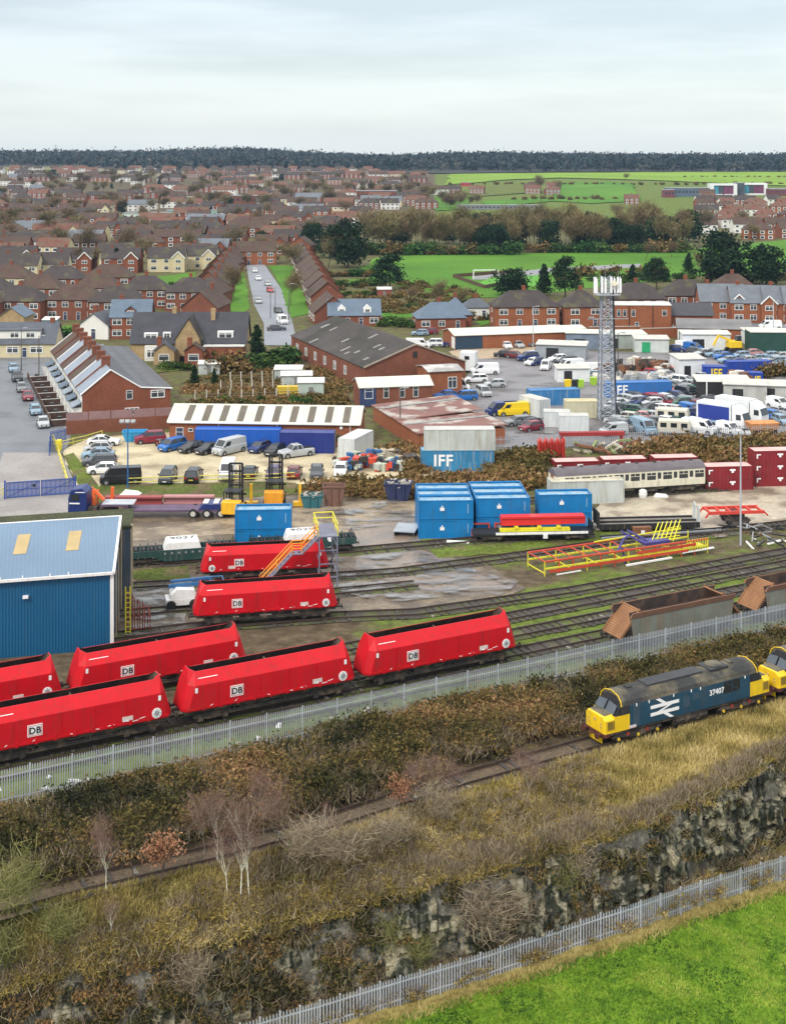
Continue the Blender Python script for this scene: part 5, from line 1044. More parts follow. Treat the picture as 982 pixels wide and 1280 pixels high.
pr = Asm(); pr.add('frame', MB().bx(-1.0, 1.0, -.35, .35, .3, 1.1).bx(-1.1, 1.1, -.5, .5, .0, .3), [rust]); pr.add('tag_plate', MB().bx(-.2, .2, -.37, -.35, .4, .8), [plain_white]); put(pr, 'rusty_trolley', 'small rusty box frame on the grass by the wagon deck', 'trolley', at(802, 671), R(5))
# trestles and the stacked beams
tr_ = Asm(); b = MB()
for x in (0, 1.9, 2.6, 4.3): b.path([(x, -.5, 0), (x, -.2, 1.5), (x, .2, 1.5), (x, .5, 0)], .09);
b.beam((0, 0, 1.5), (1.9, 0, 1.5), .16); b.beam((2.6, 0, 1.5), (4.3, 0, 1.4), .16); b.beam((0, -.4, .5), (1.9, -.4, .8), .1); b.beam((2.6, -.4, .6), (4.3, -.4, .5), .1); tr_.add('frame', b, [mat('trestle_red', (.38, .05, .04), .6, var=.2)]); put(tr_, 'trestle', 'pair of red trestles in front of the blue containers', 'trestle', at(589, 672), R(4))
fw = Asm(); fw.add('deck', MB().bx(-6.6, 6.6, -1.2, 1.2, .7, 1.0), [black]); fw.add('side_strip', MB().bx(-4.2, 6.0, -1.3, -1.2, .85, 1.1), [white]); bogie(fw, -4.6, 1.6); bogie(fw, 4.6, 1.6); fw.add('tag_plate', MB().bx(1, 1.5, -1.36, -1.3, .4, .85), [plain_white]); fw.add('post', MB().bx(6.5, 6.6, -1.2, 1.2, 1, 2.0), [black])
c, r = on_line(at(592, 681), at(738, 674)); put(fw, 'flat_wagon', 'black flat wagon with a white edge under the red beams', 'rail wagon', c + Vector((0, .8, .1)), R(4), scale=.98)
bm_ = Asm(); bm_.add('beam', MB().prism([(-4.6, 0), (4.5, .1), (4.5, .9), (-4.7, .75)], 'y', -.5, .5).bx(-4.6, 4.4, -.62, .62, .75, .95), [mat('beam_red', (.62, .03, .03), .4, var=.08)]); put(bm_, 'steel_beam', 'long bright red steel beam lying on top of the load', 'beam', at(675, 678) + Vector((.4, .9, 1.75)), R(4))
ym = Asm(); b = MB().bx(-4.6, 3.0, -.3, .3, 0, .3)
for x in (-3.0, -.5, 1.6): b.bx(x, x + .4, -.4, .4, .3, .5)
ym.add('beam', b, [syel]); put(ym, 'steel_beam', 'yellow steel beam between the red beam and the wagon deck', 'beam', at(675, 678) + Vector((.2, .2, 1.22)), R(4))
pile('scrap girders and white rails beside the floodlight pole', 7, [('girder', black), ('rail', steelg), ('white_bar', white), ('rust_bar', rust)], (966, 680), 3.2, 1.4, .9, r=.14, seed=4)
pile('rail lengths stacked on sleepers at the right yard edge', 8, [('rail', black), ('pale_bar', steelg)], (950, 662), 4.5, .5, .6, r=.12, seed=9)
a = Asm();
for k in range(3): a.add('rail', MB().beam((-7, k * .5, .2 + k * .05), (7, k * .5 + .4, .25 + k * .05), .18, .2), [steelg if k % 2 else black])
put(a, 'rail_bundle', 'long straight rails laid on the ground behind the gantry frames', 'rails', at(830, 673), R(11))
# stair platform
def stairs():
 a = Asm(); g = mat('stair_steel', (.2, .2, .27), .5, var=.2, metal=.3); og = mat('stair_orange', (.75, .28, .02), .45, var=.15); Hh = 4.9
 a.add('platform', MB().bx(0, 1.9, -1, 3.6, Hh - .12, Hh), [g]); l = MB()
 for x in (.08, 1.82):
  for y in (-.92, 3.5): l.bx(x - .07, x + .07, y - .07, y + .07, 0, Hh - .12)
  for z in (1.2, 2.5, 3.8): l.beam((x, -.92, z), (x, 3.5, z), .07)
 for z in (.9, 2.2, 3.5): l.beam((.08, -.92, z), (1.82, -.92, z), .1)
 a.add('frame', l, [g]); s = MB()
 for y in (-.95, -.15): s.path([(0, y, Hh - .1), (-1.6, y, 3.3), (-2.5, y, 3.3), (-5.6, y, .1)], .1, 6)
 for k in range(15):
  t = k / 14; x, z = (-1.6 * t / .3, Hh - .1 - 1.6 * t / .3) if t < .3 else ((-1.6 - (t - .3) / .1 * .9, 3.3) if t < .4 else (-2.5 - (t - .4) / .6 * 3.1, 3.3 - (t - .4) / .6 * 3.2)); s.bx(x - .14, x + .14, -.95, -.15, z - .03, z + .03)
 a.add('steps', s, [g]); h = MB()
 for y in (-1.0, -.1):
  for dz in (.55, 1.05): h.path([(0, y, Hh + dz), (-1.6, y, 3.3 + dz), (-2.5, y, 3.3 + dz), (-5.6, y, .1 + dz)], .055, 5)
  for x, z in ((-1.6, 3.3), (-2.5, 3.3), (-4, 1.75), (-5.6, .1)): h.tube((x, y, z), (x, y, z + 1.05), .04)
 a.add('handrail', h, [og]); k_ = MB()
 for z in (.55, 1.1):
  k_.path([(0, -.95, Hh + z), (0, 3.6, Hh + z), (1.9, 3.6, Hh + z), (1.9, -.95, Hh + z)], .055, 5)
 for x, y in ((0, -.95), (0, 1.3), (0, 3.6), (1.9, 3.6), (1.9, 1.3), (1.9, -.95)): k_.tube((x, y, Hh), (x, y, Hh + 1.1), .045)
 a.add('guard_rail', k_, [syel]); return a
put(stairs(), 'access_stairs', 'orange railed access stairs and platform over the red wagon', 'stairs', at(395, 729) + Vector((.15, -.3, 0)), R(9))
# boom lift
def boom_lift():
 a = Asm(); wl = MB()
 a.add('chassis', MB().bx(-1.5, 1.5, -.85, .85, .4, .95), [white]); a.add('engine_cover', MB().prism([(-1.1, .95), (1.3, .95), (1.1, 1.75), (-.5, 1.9), (-1.1, 1.4)], 'y', -.8, .8), [white], bevel=.05)
 for x in (-1.05, 1.05):
  for y in (-.95, .95): a.add('wheel', MB().tube((x, y - .18, .45), (x, y + .18, .45), .45, 14), [tyre])
 b = MB(); b.beam((-1.2, 0, 1.95), (3.0, 0, 2.05), .26, .3); b.beam((-1.0, .3, 2.3), (2.8, .3, 2.4), .22, .22); a.add('boom', b, [paint('lift_blue', (.03, .13, .3), .5, sk=.6)])
 k = MB(); k.bx(2.6, 3.8, -.8, .8, 1.2, 1.3); k.path([(2.6, -.8, 2.3), (3.8, -.8, 2.3), (3.8, .8, 2.3), (2.6, .8, 2.3), (2.6, -.8, 2.3)], .06); a.add('basket', k, [paint('lift_blue', (.03, .2, .5), .4)]); return a
put(boom_lift(), 'boom_lift', 'white and blue boom lift parked beside the red wagon', 'boom lift', at(226, 761) + Vector((0, .6, 0)), R(14))
# lorry with low trailer
def lorry():
 a = Asm(); nv = paint('lorry_navy', (.015, .03, .14), .35, sk=.15)
 c = MB(); c.rings([[(x, -1.22, z) for x, z in ((-1.1, .7), (1.1, .7), (1.1, 3.0), (.5, 3.5), (-.75, 3.3), (-1.05, 2.2))], [(x, 1.22, z) for x, z in ((-1.1, .7), (1.1, .7), (1.1, 3.0), (.5, 3.5), (-.75, 3.3), (-1.05, 2.2))]]); ci = a.add('cab', c, [nv], bevel=.07)
 w = MB(); w.hexa([(-1.1, -1.05, 2.15), (-1.1, 1.05, 2.15), (-.85, 1.0, 3.0), (-.85, -1.0, 3.0), (-1.13, -1.05, 2.15), (-1.13, 1.05, 2.15), (-.88, 1.0, 3.0), (-.88, -1.0, 3.0)]); a.add('windscreen', w, [glass], parent=ci)
 s = MB()
 for y in (-1.25, 1.25): s.bx(-.7, .2, y - .02, y + .02, 2.1, 2.8)
 a.add('side_window', s, [glass], parent=ci); p = MB()
 for y in (-1.27, 1.27): p.bx(-.9, .3, y - .02, y + .02, 1.7, 1.85); p.bx(-.2, .9, y - .02, y + .02, 3.0, 3.08)
 a.add('white_mark', p, [plain_white], parent=ci); ch = MB().bx(-1, 4.2, -.5, .5, .7, 1.0).bx(1.2, 2.2, -1.1, 1.1, .6, 1.3); a.add('chassis', ch, [dark])
 cr = MB(); cr.beam((1.6, 0, 1), (1.6, 0, 3.1), .35); cr.beam((1.6, 0, 3.1), (2.9, -.4, 2.0), .28); cr.beam((1.9, .4, 1.2), (2.0, .4, 3.0), .18); a.add('crane', cr, [mat('crane_orange', (.75, .13, .03), .4, var=.1)])
 wm = Asm()
 for x in (-.2, 2.6, 3.7):
  for y in (-1.05, 1.05): wh = a.add('wheel', MB().tube((x, y - .15, .5), (x, y + .15, .5), .5, 18), [tyre]); a.add('rim', MB().tube((x, y - .17, .5), (x, y + .17, .5), .27, 12), [steelg], parent=wh)
 return a
put(lorry(), 'lorry_tractor', 'navy lorry cab with an orange crane behind it', 'lorry', at(98, 648) + Vector((0, 1, 0)), R(-3))
def trailer():
 a = Asm(); pv = mat('trailer_plum', (.1, .06, .11), .6, var=.25, vs=1); a.add('bed', MB().bx(-4.6, 8.0, -1.25, 1.25, .75, .95).bx(-7.4, -4.2, -1.25, 1.25, 1.35, 1.55).hexa([(-4.6, -1.2, .8), (-4.2, -1.2, .8), (-4.2, 1.2, .8), (-4.6, 1.2, .8), (-4.8, -1.2, 1.4), (-4.3, -1.2, 1.4), (-4.3, 1.2, 1.4), (-4.8, 1.2, 1.4)]), [pv])
 a.add('deck_plate', MB().bx(-7.2, -3.6, -1.1, 1.1, 1.56, 1.64), [mat('deck_grey', (.4, .42, .45), .5, var=.2)]); a.add('tail_deck', MB().prism([(3.8, .96), (8.4, .96), (8.6, 1.6), (4.4, 1.55)], 'y', -1.2, 1.2), [paint('lorry_navy', (.015, .03, .14), .35)])
 r_ = MB()
 for x in (4.6, 5.8, 7.0): r_.bx(x - .3, x + .3, -.9, .9, 1.6, 1.68)
 a.add('ramp', r_, [white])
 for x in (3.2, 4.8, 6.4):
  for y in (-1.1, 1.1): wh = a.add('wheel', MB().tube((x, y - .18, .5), (x, y + .18, .5), .52, 20), [tyre]); a.add('rim', MB().tube((x, y - .2, .5), (x, y + .2, .5), .3, 14), [mat('rim_pale', (.5, .48, .42), .5, var=.2)], parent=wh)
 return a
c, r = on_line(at(128, 650), at(292, 646)); put(trailer(), 'low_loader_trailer', 'low plum and navy trailer coupled to the navy lorry', 'trailer', c + Vector((-.4, 1.2, 0)), R(1))
for k, (x0, x1, y, m, lab) in enumerate(((132, 203, 631, paint('girder_dull_red', (.3, .06, .06), .6), 'dull red girder lying behind the trailer, left one'), (205, 268, 630, paint('girder_dull_red2', (.42, .2, .2), .6), 'pink topped girder lying behind the trailer, right one'))):
 p, q = at(x0, y), at(x1, y); a = Asm(); L2 = (q - p).length / 2; a.add('girder', MB().bx(-L2, L2, -.5, .5, .1, .28).bx(-L2, L2, -.5, .5, .85, 1.03).bx(-L2, L2, -.1, .1, .28, .85), [m]); put(a, 'steel_girder', lab, 'girder', (p + q) / 2, 0)
for k, (px, py, lab) in enumerate(((114, 632, 'orange crane leg beside the lorry cab'), (140, 632, 'upright orange post at the girder end'))):
 a = Asm(); a.add('post', MB().beam((0, 0, 0), (.1, 0, 2.2), .35).bx(-.5, .5, -.4, .4, 0, .2), [mat('crane_orange', (.75, .13, .03), .4)]); put(a, 'steel_post', lab, 'post', at(px, py))
# forklifts
def forklift(bodyc, s=1):
 a = Asm(); m = MB()
 for x in (-.75, .75): m.bx(x - .12, x + .12, -.18, .18, .2, 5.6); m.bx(x * .6 - .08, x * .6 + .08, -.1, .1, .3, 5.4)
 for z in (1.2, 3.0, 4.6, 5.5): m.bx(-.75, .75, -.1, .1, z, z + .2)
 m.bx(-1.2, 1.2, -.25, -.15, .9, 1.1); m.bx(-1.2, 1.2, -.25, -.15, 1.9, 2.1); a.add('lift_mast', m, [black])
 f = MB()
 for x in (-.6, .6): f.bx(x - .09, x + .09, -1.6, -.2, .3, .38)
 a.add('fork', f, [steelg]); b = a.add('body', MB().prism([(.4, .5), (3.4, .5), (3.4, 1.9), (2.4, 2.0), (2.2, 1.4), (1.0, 1.3), (.4, 1.2)], 'x', -1.1, 1.1), [bodyc], bevel=.06)
 k = MB()
 for x in (-.95, .95): k.path([(x, .9, 1.3), (x, 1.0, 2.9), (x, 2.5, 2.9), (x, 2.5, 1.9)], .07)
 k.bx(-1.0, 1.0, .9, 2.6, 2.85, 2.95); a.add('cab_guard', k, [black])
 a.add('seat', MB().bx(-.3, .3, 1.5, 2.0, 1.4, 1.9), [black])
 for x in (-1.05, 1.05):
  for y, r in ((.9, .55), (2.7, .45)): a.add('wheel', MB().tube((x - .17, y, r), (x + .17, y, r), r, 16), [tyre])
 return a
fy = paint('lift_yellow', (.75, .42, .02), .4, sk=.3)
put(forklift(fy), 'forklift', 'yellow forklift facing the car park, behind the trailer end', 'forklift', at(292, 646) + Vector((0, 2.4, 0)), R(176))
put(forklift(paint('lift_orange', (.72, .3, .02), .4, sk=.3)), 'forklift', 'orange forklift with tall black mast beside the blue containers', 'forklift', at(343, 632) + Vector((0, 2, 0)), R(180))
for k, (px, lab) in enumerate(((314, 'orange post of the lifting frame, left one'), (375, 'orange post of the lifting frame, right one'))):
 a = Asm(); a.add('post', MB().bx(-.16, .16, -.16, .16, 0, 2.6), [fy]); a.add('foot', MB().bx(-.8, .8, -.4, .4, 0, .5), [fy]); put(a, 'lifting_post', lab, 'post', at(px, 632))
def skip(m, load=None):
 a = Asm(); o, i = [(-1.3, -.9), (1.3, -.9), (1.3, .9), (-1.3, .9)], None
 b = MB(); b.rings([[(x * .72, y * .9, .05) for x, y in o], [(x * 1.05, y, 1.5) for x, y in o], [(x * .98, y * .92, 1.5) for x, y in o], [(x * .68, y * .8, .2) for x, y in o]]);
 for s in (-1, 1): b.bx(-1.3, 1.3, s * .95 - .05, s * .95 + .05, 1.4, 1.52); b.beam((-.3, s * .98, .2), (-.3, s * .98, 1.4), .1); b.beam((.6, s * .98, .2), (.6, s * .98, 1.4), .1)
 a.add('body', b, [m])
 if load:
  q = MB(); rn = random.Random(load)
  for k in range(30): x, y, z = rn.uniform(-1, 1), rn.uniform(-.7, .7), rn.uniform(1.1, 1.6); q.beam((x, y, z), (x + rn.uniform(-.5, .5), y + rn.uniform(-.4, .4), z + rn.uniform(-.1, .2)), rn.uniform(.08, .3), .1)
  a.add('rubble', q, [mat('rubble_pale', (.4, .38, .34), .9, var=.4, vs=3)])
 return a
put(skip(paint('skip_teal', (.03, .14, .16), .6, sk=.6), 3), 'skip', 'teal open skip right of the orange forklift', 'skip', at(389, 636) + Vector((0, .9, 0)), R(4))
put(skip(mat('skip_rust', (.17, .09, .065), .8, var=.25, vs=1)), 'skip', 'tall rusty brown tipping skip', 'skip', at(417, 634) + Vector((0, 1, 0)), R(-3), scale=(1.0, 1, 1.6))
put(skip(paint('skip_navy', (.02, .03, .09), .6, sk=.3), 6), 'skip', 'dark navy skip full of rubble beside the containers', 'skip', at(498, 627) + Vector((0, 1, 0)), R(-6), scale=(1.25, 1.2, 1.4))
bg = MB(); bg.rings([[(.5 * math.cos(t) * k, .5 * math.sin(t) * k, z) for t in [i * math.pi / 5 for i in range(10)]] for k, z in ((.9, 0), (1.05, .4), (.95, .85), (.5, 1.0))]); a = Asm(); a.add('bag', bg, [mat('bag_white', (.7, .7, .68), .8, var=.15, vs=3)]); put(a, 'bulk_bag', 'white bulk bag standing by the carriage', 'bag', at(803, 622), scale=1.0);
a = Asm(); a.add('sheet', MB().rings([[(-1.0, -.4, 0), (.9, -.5, 0), (1.1, .4, 0), (-.8, .5, 0)], [(-.6, -.25, .35), (.5, -.3, .25), (.7, .2, .3), (-.5, .3, .4)]]), [mat('bag_white', (.7, .7, .68), .8)]); put(a, 'crumpled_sheet', 'crumpled white sheet on the ground by the carriage bogie', 'sheet', at(825, 621)); put(a, 'crumpled_sheet', 'crumpled white sheet on the grass beside the trailer', 'sheet', at(163, 618), scale=1.3)
a = Asm(); a.add('plank', MB().beam((-1.2, .2, .15), (1.2, -.2, .15), .4, .18), [white]); put(a, 'white_plank', 'broken white plank on the grass before the blue containers', 'plank', at(572, 679))
a = Asm(); a.add('plate', MB().bx(-1.2, 1.2, -1.7, 1.7, .5, .6), [mat('plate_grey', (.35, .38, .42), .5, var=.2)]); a.add('leg', MB().bx(-1.1, -1.0, -1.6, 1.6, 0, .5).bx(1.0, 1.1, -1.6, 1.6, 0, .5), [dark]); put(a, 'steel_table', 'grey steel plate table left of the blue containers', 'table', at(508, 671) + Vector((0, 1.6, 0)), R(-10))
pile('stack of dark steel and pallets behind the carriage', 10, [('pale_beam', mat('beam_pale', (.5, .46, .36), .7, var=.2)), ('moss_beam', mat('beam_moss', (.2, .24, .1), .8, var=.2)), ('rust_sheet', rust)], (768, 566), 6.5, 1.2, 1.6, r=.3, seed=12, name='timber_stack', cat='timber stack')
a = Asm(); a.add('beam', MB().bx(-6.2, 6.2, -.5, .5, 1.7, 2.2).bx(-6, -5.6, -.4, .4, 0, 1.7).bx(5.5, 5.9, -.4, .4, 0, 1.7), [mat('gantry_red', (.3, .03, .03), .6, var=.2)]); put(a, 'gantry_beam', 'dark red beam on legs at the scrapyard fence', 'beam', at(739, 559), R(4), scale=(.75, 1, 1))
a = Asm()
for k in range(14): a.add('panel', MB().bx(-.05, .05, -.9 + (k % 3) * .2, .9, .1, 2.5 + .3 * math.sin(k * 2.1)), [mat('pallet_red', (.6, .05, .03), .6, var=.2)], loc=(-1.7 + k * .27, 0, 0))
put(a, 'panel_rack', 'upright bundle of bright red panels on the scrubby bank', 'rack', at(688, 573), R(0))
pile('heap of blue drums, white goods and scrap beside the pale container', 26, [('white_goods', mat('goods_white', (.42, .44, .4), .7, var=.3)), ('blue_junk', paint('junk_blue', (.03, .12, .3), .6, sk=.6)), ('pale_junk', mat('goods_green', (.42, .46, .36), .7, var=.2)), ('dark_junk', dark), ('red_junk', sred)], (462, 584), 4.5, 2.6, 1.8, r=1.1, seed=2, mode='boxes')
pile('flattened scrap and boards at the car park end', 10, [('board', mat('board_tan', (.35, .3, .22), .8, var=.2)), ('dark_junk', dark)], (500, 581), 2.6, 1.6, .6, r=2.0, seed=22, mode='boxes')
pile('torn white and rust coloured bales beside the IFF containers', 14, [('bale', mat('bale_white', (.6, .55, .48), .8, var=.25, vs=1)), ('rust_bale', rust)], (921, 480), 3.0, 1.6, 2.4, r=1.7, seed=31, mode='boxes')
pile('long trestle load of stripped cars and pale sheet metal', 40, [('pale_metal', mat('pale_metal', (.55, .52, .45), .7, var=.3, vs=1)), ('dark_metal', dark), ('rust_metal', rust)], (808, 466), 9.5, 3.0, 2.4, r=1.7, seed=41, mode='boxes')
pile('jumble of pale panels and doors before the IFF container', 24, [('pale_metal', mat('pale_metal', (.55, .52, .45), .7)), ('grey_metal', steelg)], (790, 478), 7, 2.0, 1.6, r=1.8, seed=43, mode='boxes')
pile('heap of black tyres and parts beside the open shed', 40, [('tyre', tyre), ('dark_metal', dark)], (958, 492), 5, 1.2, 2.0, r=1.0, seed=44, mode='boxes')
# ------------------------------------------------------------------ houses
WALLS = {'brick': brick, 'dark brick': brick3, 'orange brick': brick2, 'white': render_w, 'cream': cream, 'stone': stone}
ROOFS = {'brown': tile_b, 'dark': tile_d, 'red': tile_r, 'grey': slate_m, 'slate': slate, 'blue': slate_b}
HC = {}
def house_asm(kind, w, d, two=True, wins=4, near=True):
 key = (kind, w, d, two, wins, near)
 if key in HC: return HC[key]
 a = Asm(); he = 5.1 if two else 2.8; hr = he + (d * .42 if kind != 'y' else w * .36)
 wi, ro = gable_block(a, w, d, he, hr, brick, tile_b, ridge={'hip': 'hip', 'x': 'x', 'y': 'y', 'L': 'x'}[kind])
 zs = (1.5, 3.95) if two else (1.5,)
 for z in zs:
  for k in range(wins):
   x = -w / 2 + w * (k + .5) / wins
   if z == 1.5 and k in ((1, 2) if wins >= 4 else (wins - 1,)) and near: window(a, x, -d / 2, 1.05, 1.0, 2.1, door=True, mullion=0)
   else: window(a, x, -d / 2, z, 2.1 if (k in (0, wins - 1)) else 1.6, 1.4, mullion=1 if near else 0)
  if near:
   for f, xx in (('-x', -w / 2), ('+x', w / 2)): window(a, xx, .8, z, 1.0, 1.1, face=f, mullion=0)
 if kind == 'L':
  g = w * .34; sub = w / 2 - g / 2; b = MB(); r = MB(); y0 = -d / 2 - 1.6; hr2 = he + g * .5
  b.rings([[(sub - g / 2, y0, 0), (sub + g / 2, y0, 0), (sub + g / 2, y0, he), (sub, y0, hr2), (sub - g / 2, y0, he)], [(sub - g / 2, .0, 0), (sub + g / 2, .0, 0), (sub + g / 2, .0, he), (sub, .0, hr2), (sub - g / 2, .0, he)]])
  for s in (-1, 1): r.hexa([(sub + s * (g / 2 + .25), y0 - .25, he - .22), (sub + s * (g / 2 + .25), .2, he - .22), (sub, .2, hr2 + .03), (sub, y0 - .25, hr2 + .03), (sub + s * (g / 2 + .25), y0 - .25, he - .1), (sub + s * (g / 2 + .25), .2, he - .1), (sub, .2, hr2 + .15), (sub, y0 - .25, hr2 + .15)])
  a.add('gable_wing', b, [brick], key='wall'); a.add('gable_roof', r, [tile_b], key='roof')
  bb = MB();
  for s in (-1, 1): bb.beam((sub + s * (g / 2 + .3), y0 - .3, he - .2), (sub, y0 - .3, hr2 + .05), .1, .3)
  a.add('barge_board', bb, [frame_w])
  for z in zs: window(a, sub, y0, z, 1.9, 1.25)
 chimney(a, -w * .28 if kind != 'hip' else 0, .4, hr - 1.2, hr + 1.1, par=ro)
 if near and two: chimney(a, w * .3, .4, hr - 1.6, hr + .9, par=ro) if kind == 'x' else None
 HC[key] = a; return a
NH = [0]
def attach(o, h):
 d = o.location - h.location; r_ = h.rotation_euler[2]; o.parent = h; o.location = (d.x * math.cos(r_) + d.y * math.sin(r_), -d.x * math.sin(r_) + d.y * math.cos(r_), d.z); o.rotation_euler[2] -= r_
 for k in ('category', 'label', 'group'):
  if k in o: del o[k]
def house(kind, px, py, w, d, wall, roof, label, rz=0, two=True, wins=4, near=True, group=None, sc_=1, name='house', cat='house', deep=True):
 a = house_asm(kind, w, d, two, wins, near); p = at(px, py); NH[0] += 1
 off = Vector((-math.sin(rz), math.cos(rz), 0)) * (d / 2 if deep else 0) * sc_
 return put(a, name, label, cat, p + off - Vector((0, 0, .05)), rz, scale=sc_, group=group, colors={'wall': WALLS[wall], 'roof': ROOFS[roof]})
GH = 'houses of the town'
# the brick row behind the car lot
house('hip', 659, 410, 15.4, 8.5, 'orange brick', 'dark', 'big brick semi with a dark hipped roof behind the white garage row', R(6), group=GH)
house('hip', 731, 410, 9.8, 8.5, 'orange brick', 'dark', 'hipped brick house left of the mast top', R(6), wins=2, group=GH)
house('hip', 800, 399, 13.5, 9, 'dark brick', 'dark', 'hipped roof brick house behind the flat roofed brick block', R(4), group=GH)
house('hip', 862, 394, 12.5, 9, 'brick', 'dark', 'hipped house with white upper band right of the flat roofed block', R(2), group=GH)
house('L', 903, 402, 11, 9, 'orange brick', 'grey', 'orange brick gabled house, left of the three at the right edge', R(-4), group=GH, wins=3)
house('L', 941, 404, 10.5, 9, 'orange brick', 'grey', 'orange brick gabled house, middle of the three at the right edge', R(-4), group=GH, wins=3)
house('L', 983, 405, 10.5, 9, 'orange brick', 'grey', 'orange brick gabled house, cut by the right edge', R(-4), group=GH, wins=3)
house('hip', 920, 385, 12, 9, 'brick', 'brown', 'brick house with a pyramid roof rising behind the orange gables', R(0), group=GH)
for k, px in enumerate((1010, 1060, 1110)): house('L', px, 406, 11, 9, 'orange brick', 'grey', 'orange brick gabled house beyond the right edge', R(-4), group=GH, wins=3)
a = Asm(); gable_block(a, 13.5, 8, 6.0, 6.3, brick2, mat('flat_pale', (.5, .5, .47), .7, var=.2), over=.15)
for x in (-5.4, -4, -2.0): window(a, x, -4, 4.2, .9, 1.6, mullion=0)
window(a, 5.2, -4, 4.3, 1.1, 1.4, mullion=0); window(a, -1.2, -4, 1.1, .9, 2.1, door=True, mullion=0)
for x in (-3, 2.5): a.add('drain_pipe', MB().tube((x, -4.1, 0), (x, -4.1, 6), .08), [black])
put(a, 'brick_block', 'flat roofed brick block with tall windows right of the mast', 'building', at(803, 414) + Vector((0, 4, 0)), R(-3))
a = Asm(); gable_block(a, 11, 8, 3.6, 6.0, brick2, mat('roof_charcoal', (.05, .05, .058), .7, var=.15, vs=.8), over=.35); put(a, 'brick_garage', 'low brick building with a charcoal roof below the gabled houses', 'garage', at(862, 413) + Vector((0, 4, 0)), R(-4))
a = Asm(); gable_block(a, 16, 12, 2.6, 4.0, brick2, mat('dirty_felt', (.17, .165, .165), .8, var=.25, vs=.3), over=.3); a.add('white_gable', MB().bx(-8.05, -5, -6.08, -6.02, .2, 2.4), [frame_w]); put(a, 'workshop_shed', 'wide low workshop with a dirty grey roof behind the scrapyard', 'shed', at(897, 425) + Vector((0, 5, 0)), R(-10))
dg = mat('shed_green', (.015, .06, .045), .6, var=.2, corr=('X', 4, .5))
a = Asm(); a.add('wall', MB().bx(-6, 6, -3, 3, 0, 4.2), [dg]); a.add('roof', MB().bx(-6.2, 6.2, -3.2, 3.2, 4.22, 4.4), [wroof]); a.add('door', MB().bx(2, 5.5, -3.06, -3.01, .1, 3.4), [black]); put(a, 'green_shed', 'dark green metal shed with a white roof edge at the right', 'shed', at(975, 441) + Vector((0, 3, 0)), R(-2))
a = Asm(); a.add('wall', MB().bx(-5, 5, -2, 2, 0, 2.9), [mat('sheet_white', (.6, .62, .6), .6, var=.15)]); a.add('roof', MB().hexa([(-5.2, -2.3, 2.92), (5.2, -2.3, 2.92), (5.2, 2.2, 3.5), (-5.2, 2.2, 3.5), (-5.2, -2.3, 3.05), (5.2, -2.3, 3.05), (5.2, 2.2, 3.63), (-5.2, 2.2, 3.63)]), [wroof]); put(a, 'white_shed', 'white open fronted shed before the green shed', 'shed', at(950, 430) + Vector((0, 1, 0)), R(4), scale=(.7, 1, .9))
gw = mat('fence_green', (.02, .07, .03), .8, var=.2)
for k, (x0, x1, y, h, m, lab) in enumerate(((848, 900, 428, 2.6, gw, 'dark green timber screen behind the white box vans'), (736, 800, 421, 2.2, brick2, 'red brick wall below the flat roofed block'), (800, 846, 423, 2.2, brick2, 'red brick wall continuing right of the block'))):
 p, q = at(x0, y), at(x1, y - 1); L2 = (q - p).length / 2; a = Asm(); a.add('wall', MB().bx(-L2, L2, -.12, .12, 0, h), [m]); a.add('coping', MB().bx(-L2, L2, -.18, .18, h + .003, h + .1), [mat('coping_pale', (.45, .43, .4), .8)]); put(a, 'boundary_wall', lab, 'wall', (p + q) / 2, math.atan2(q.y - p.y, q.x - p.x))
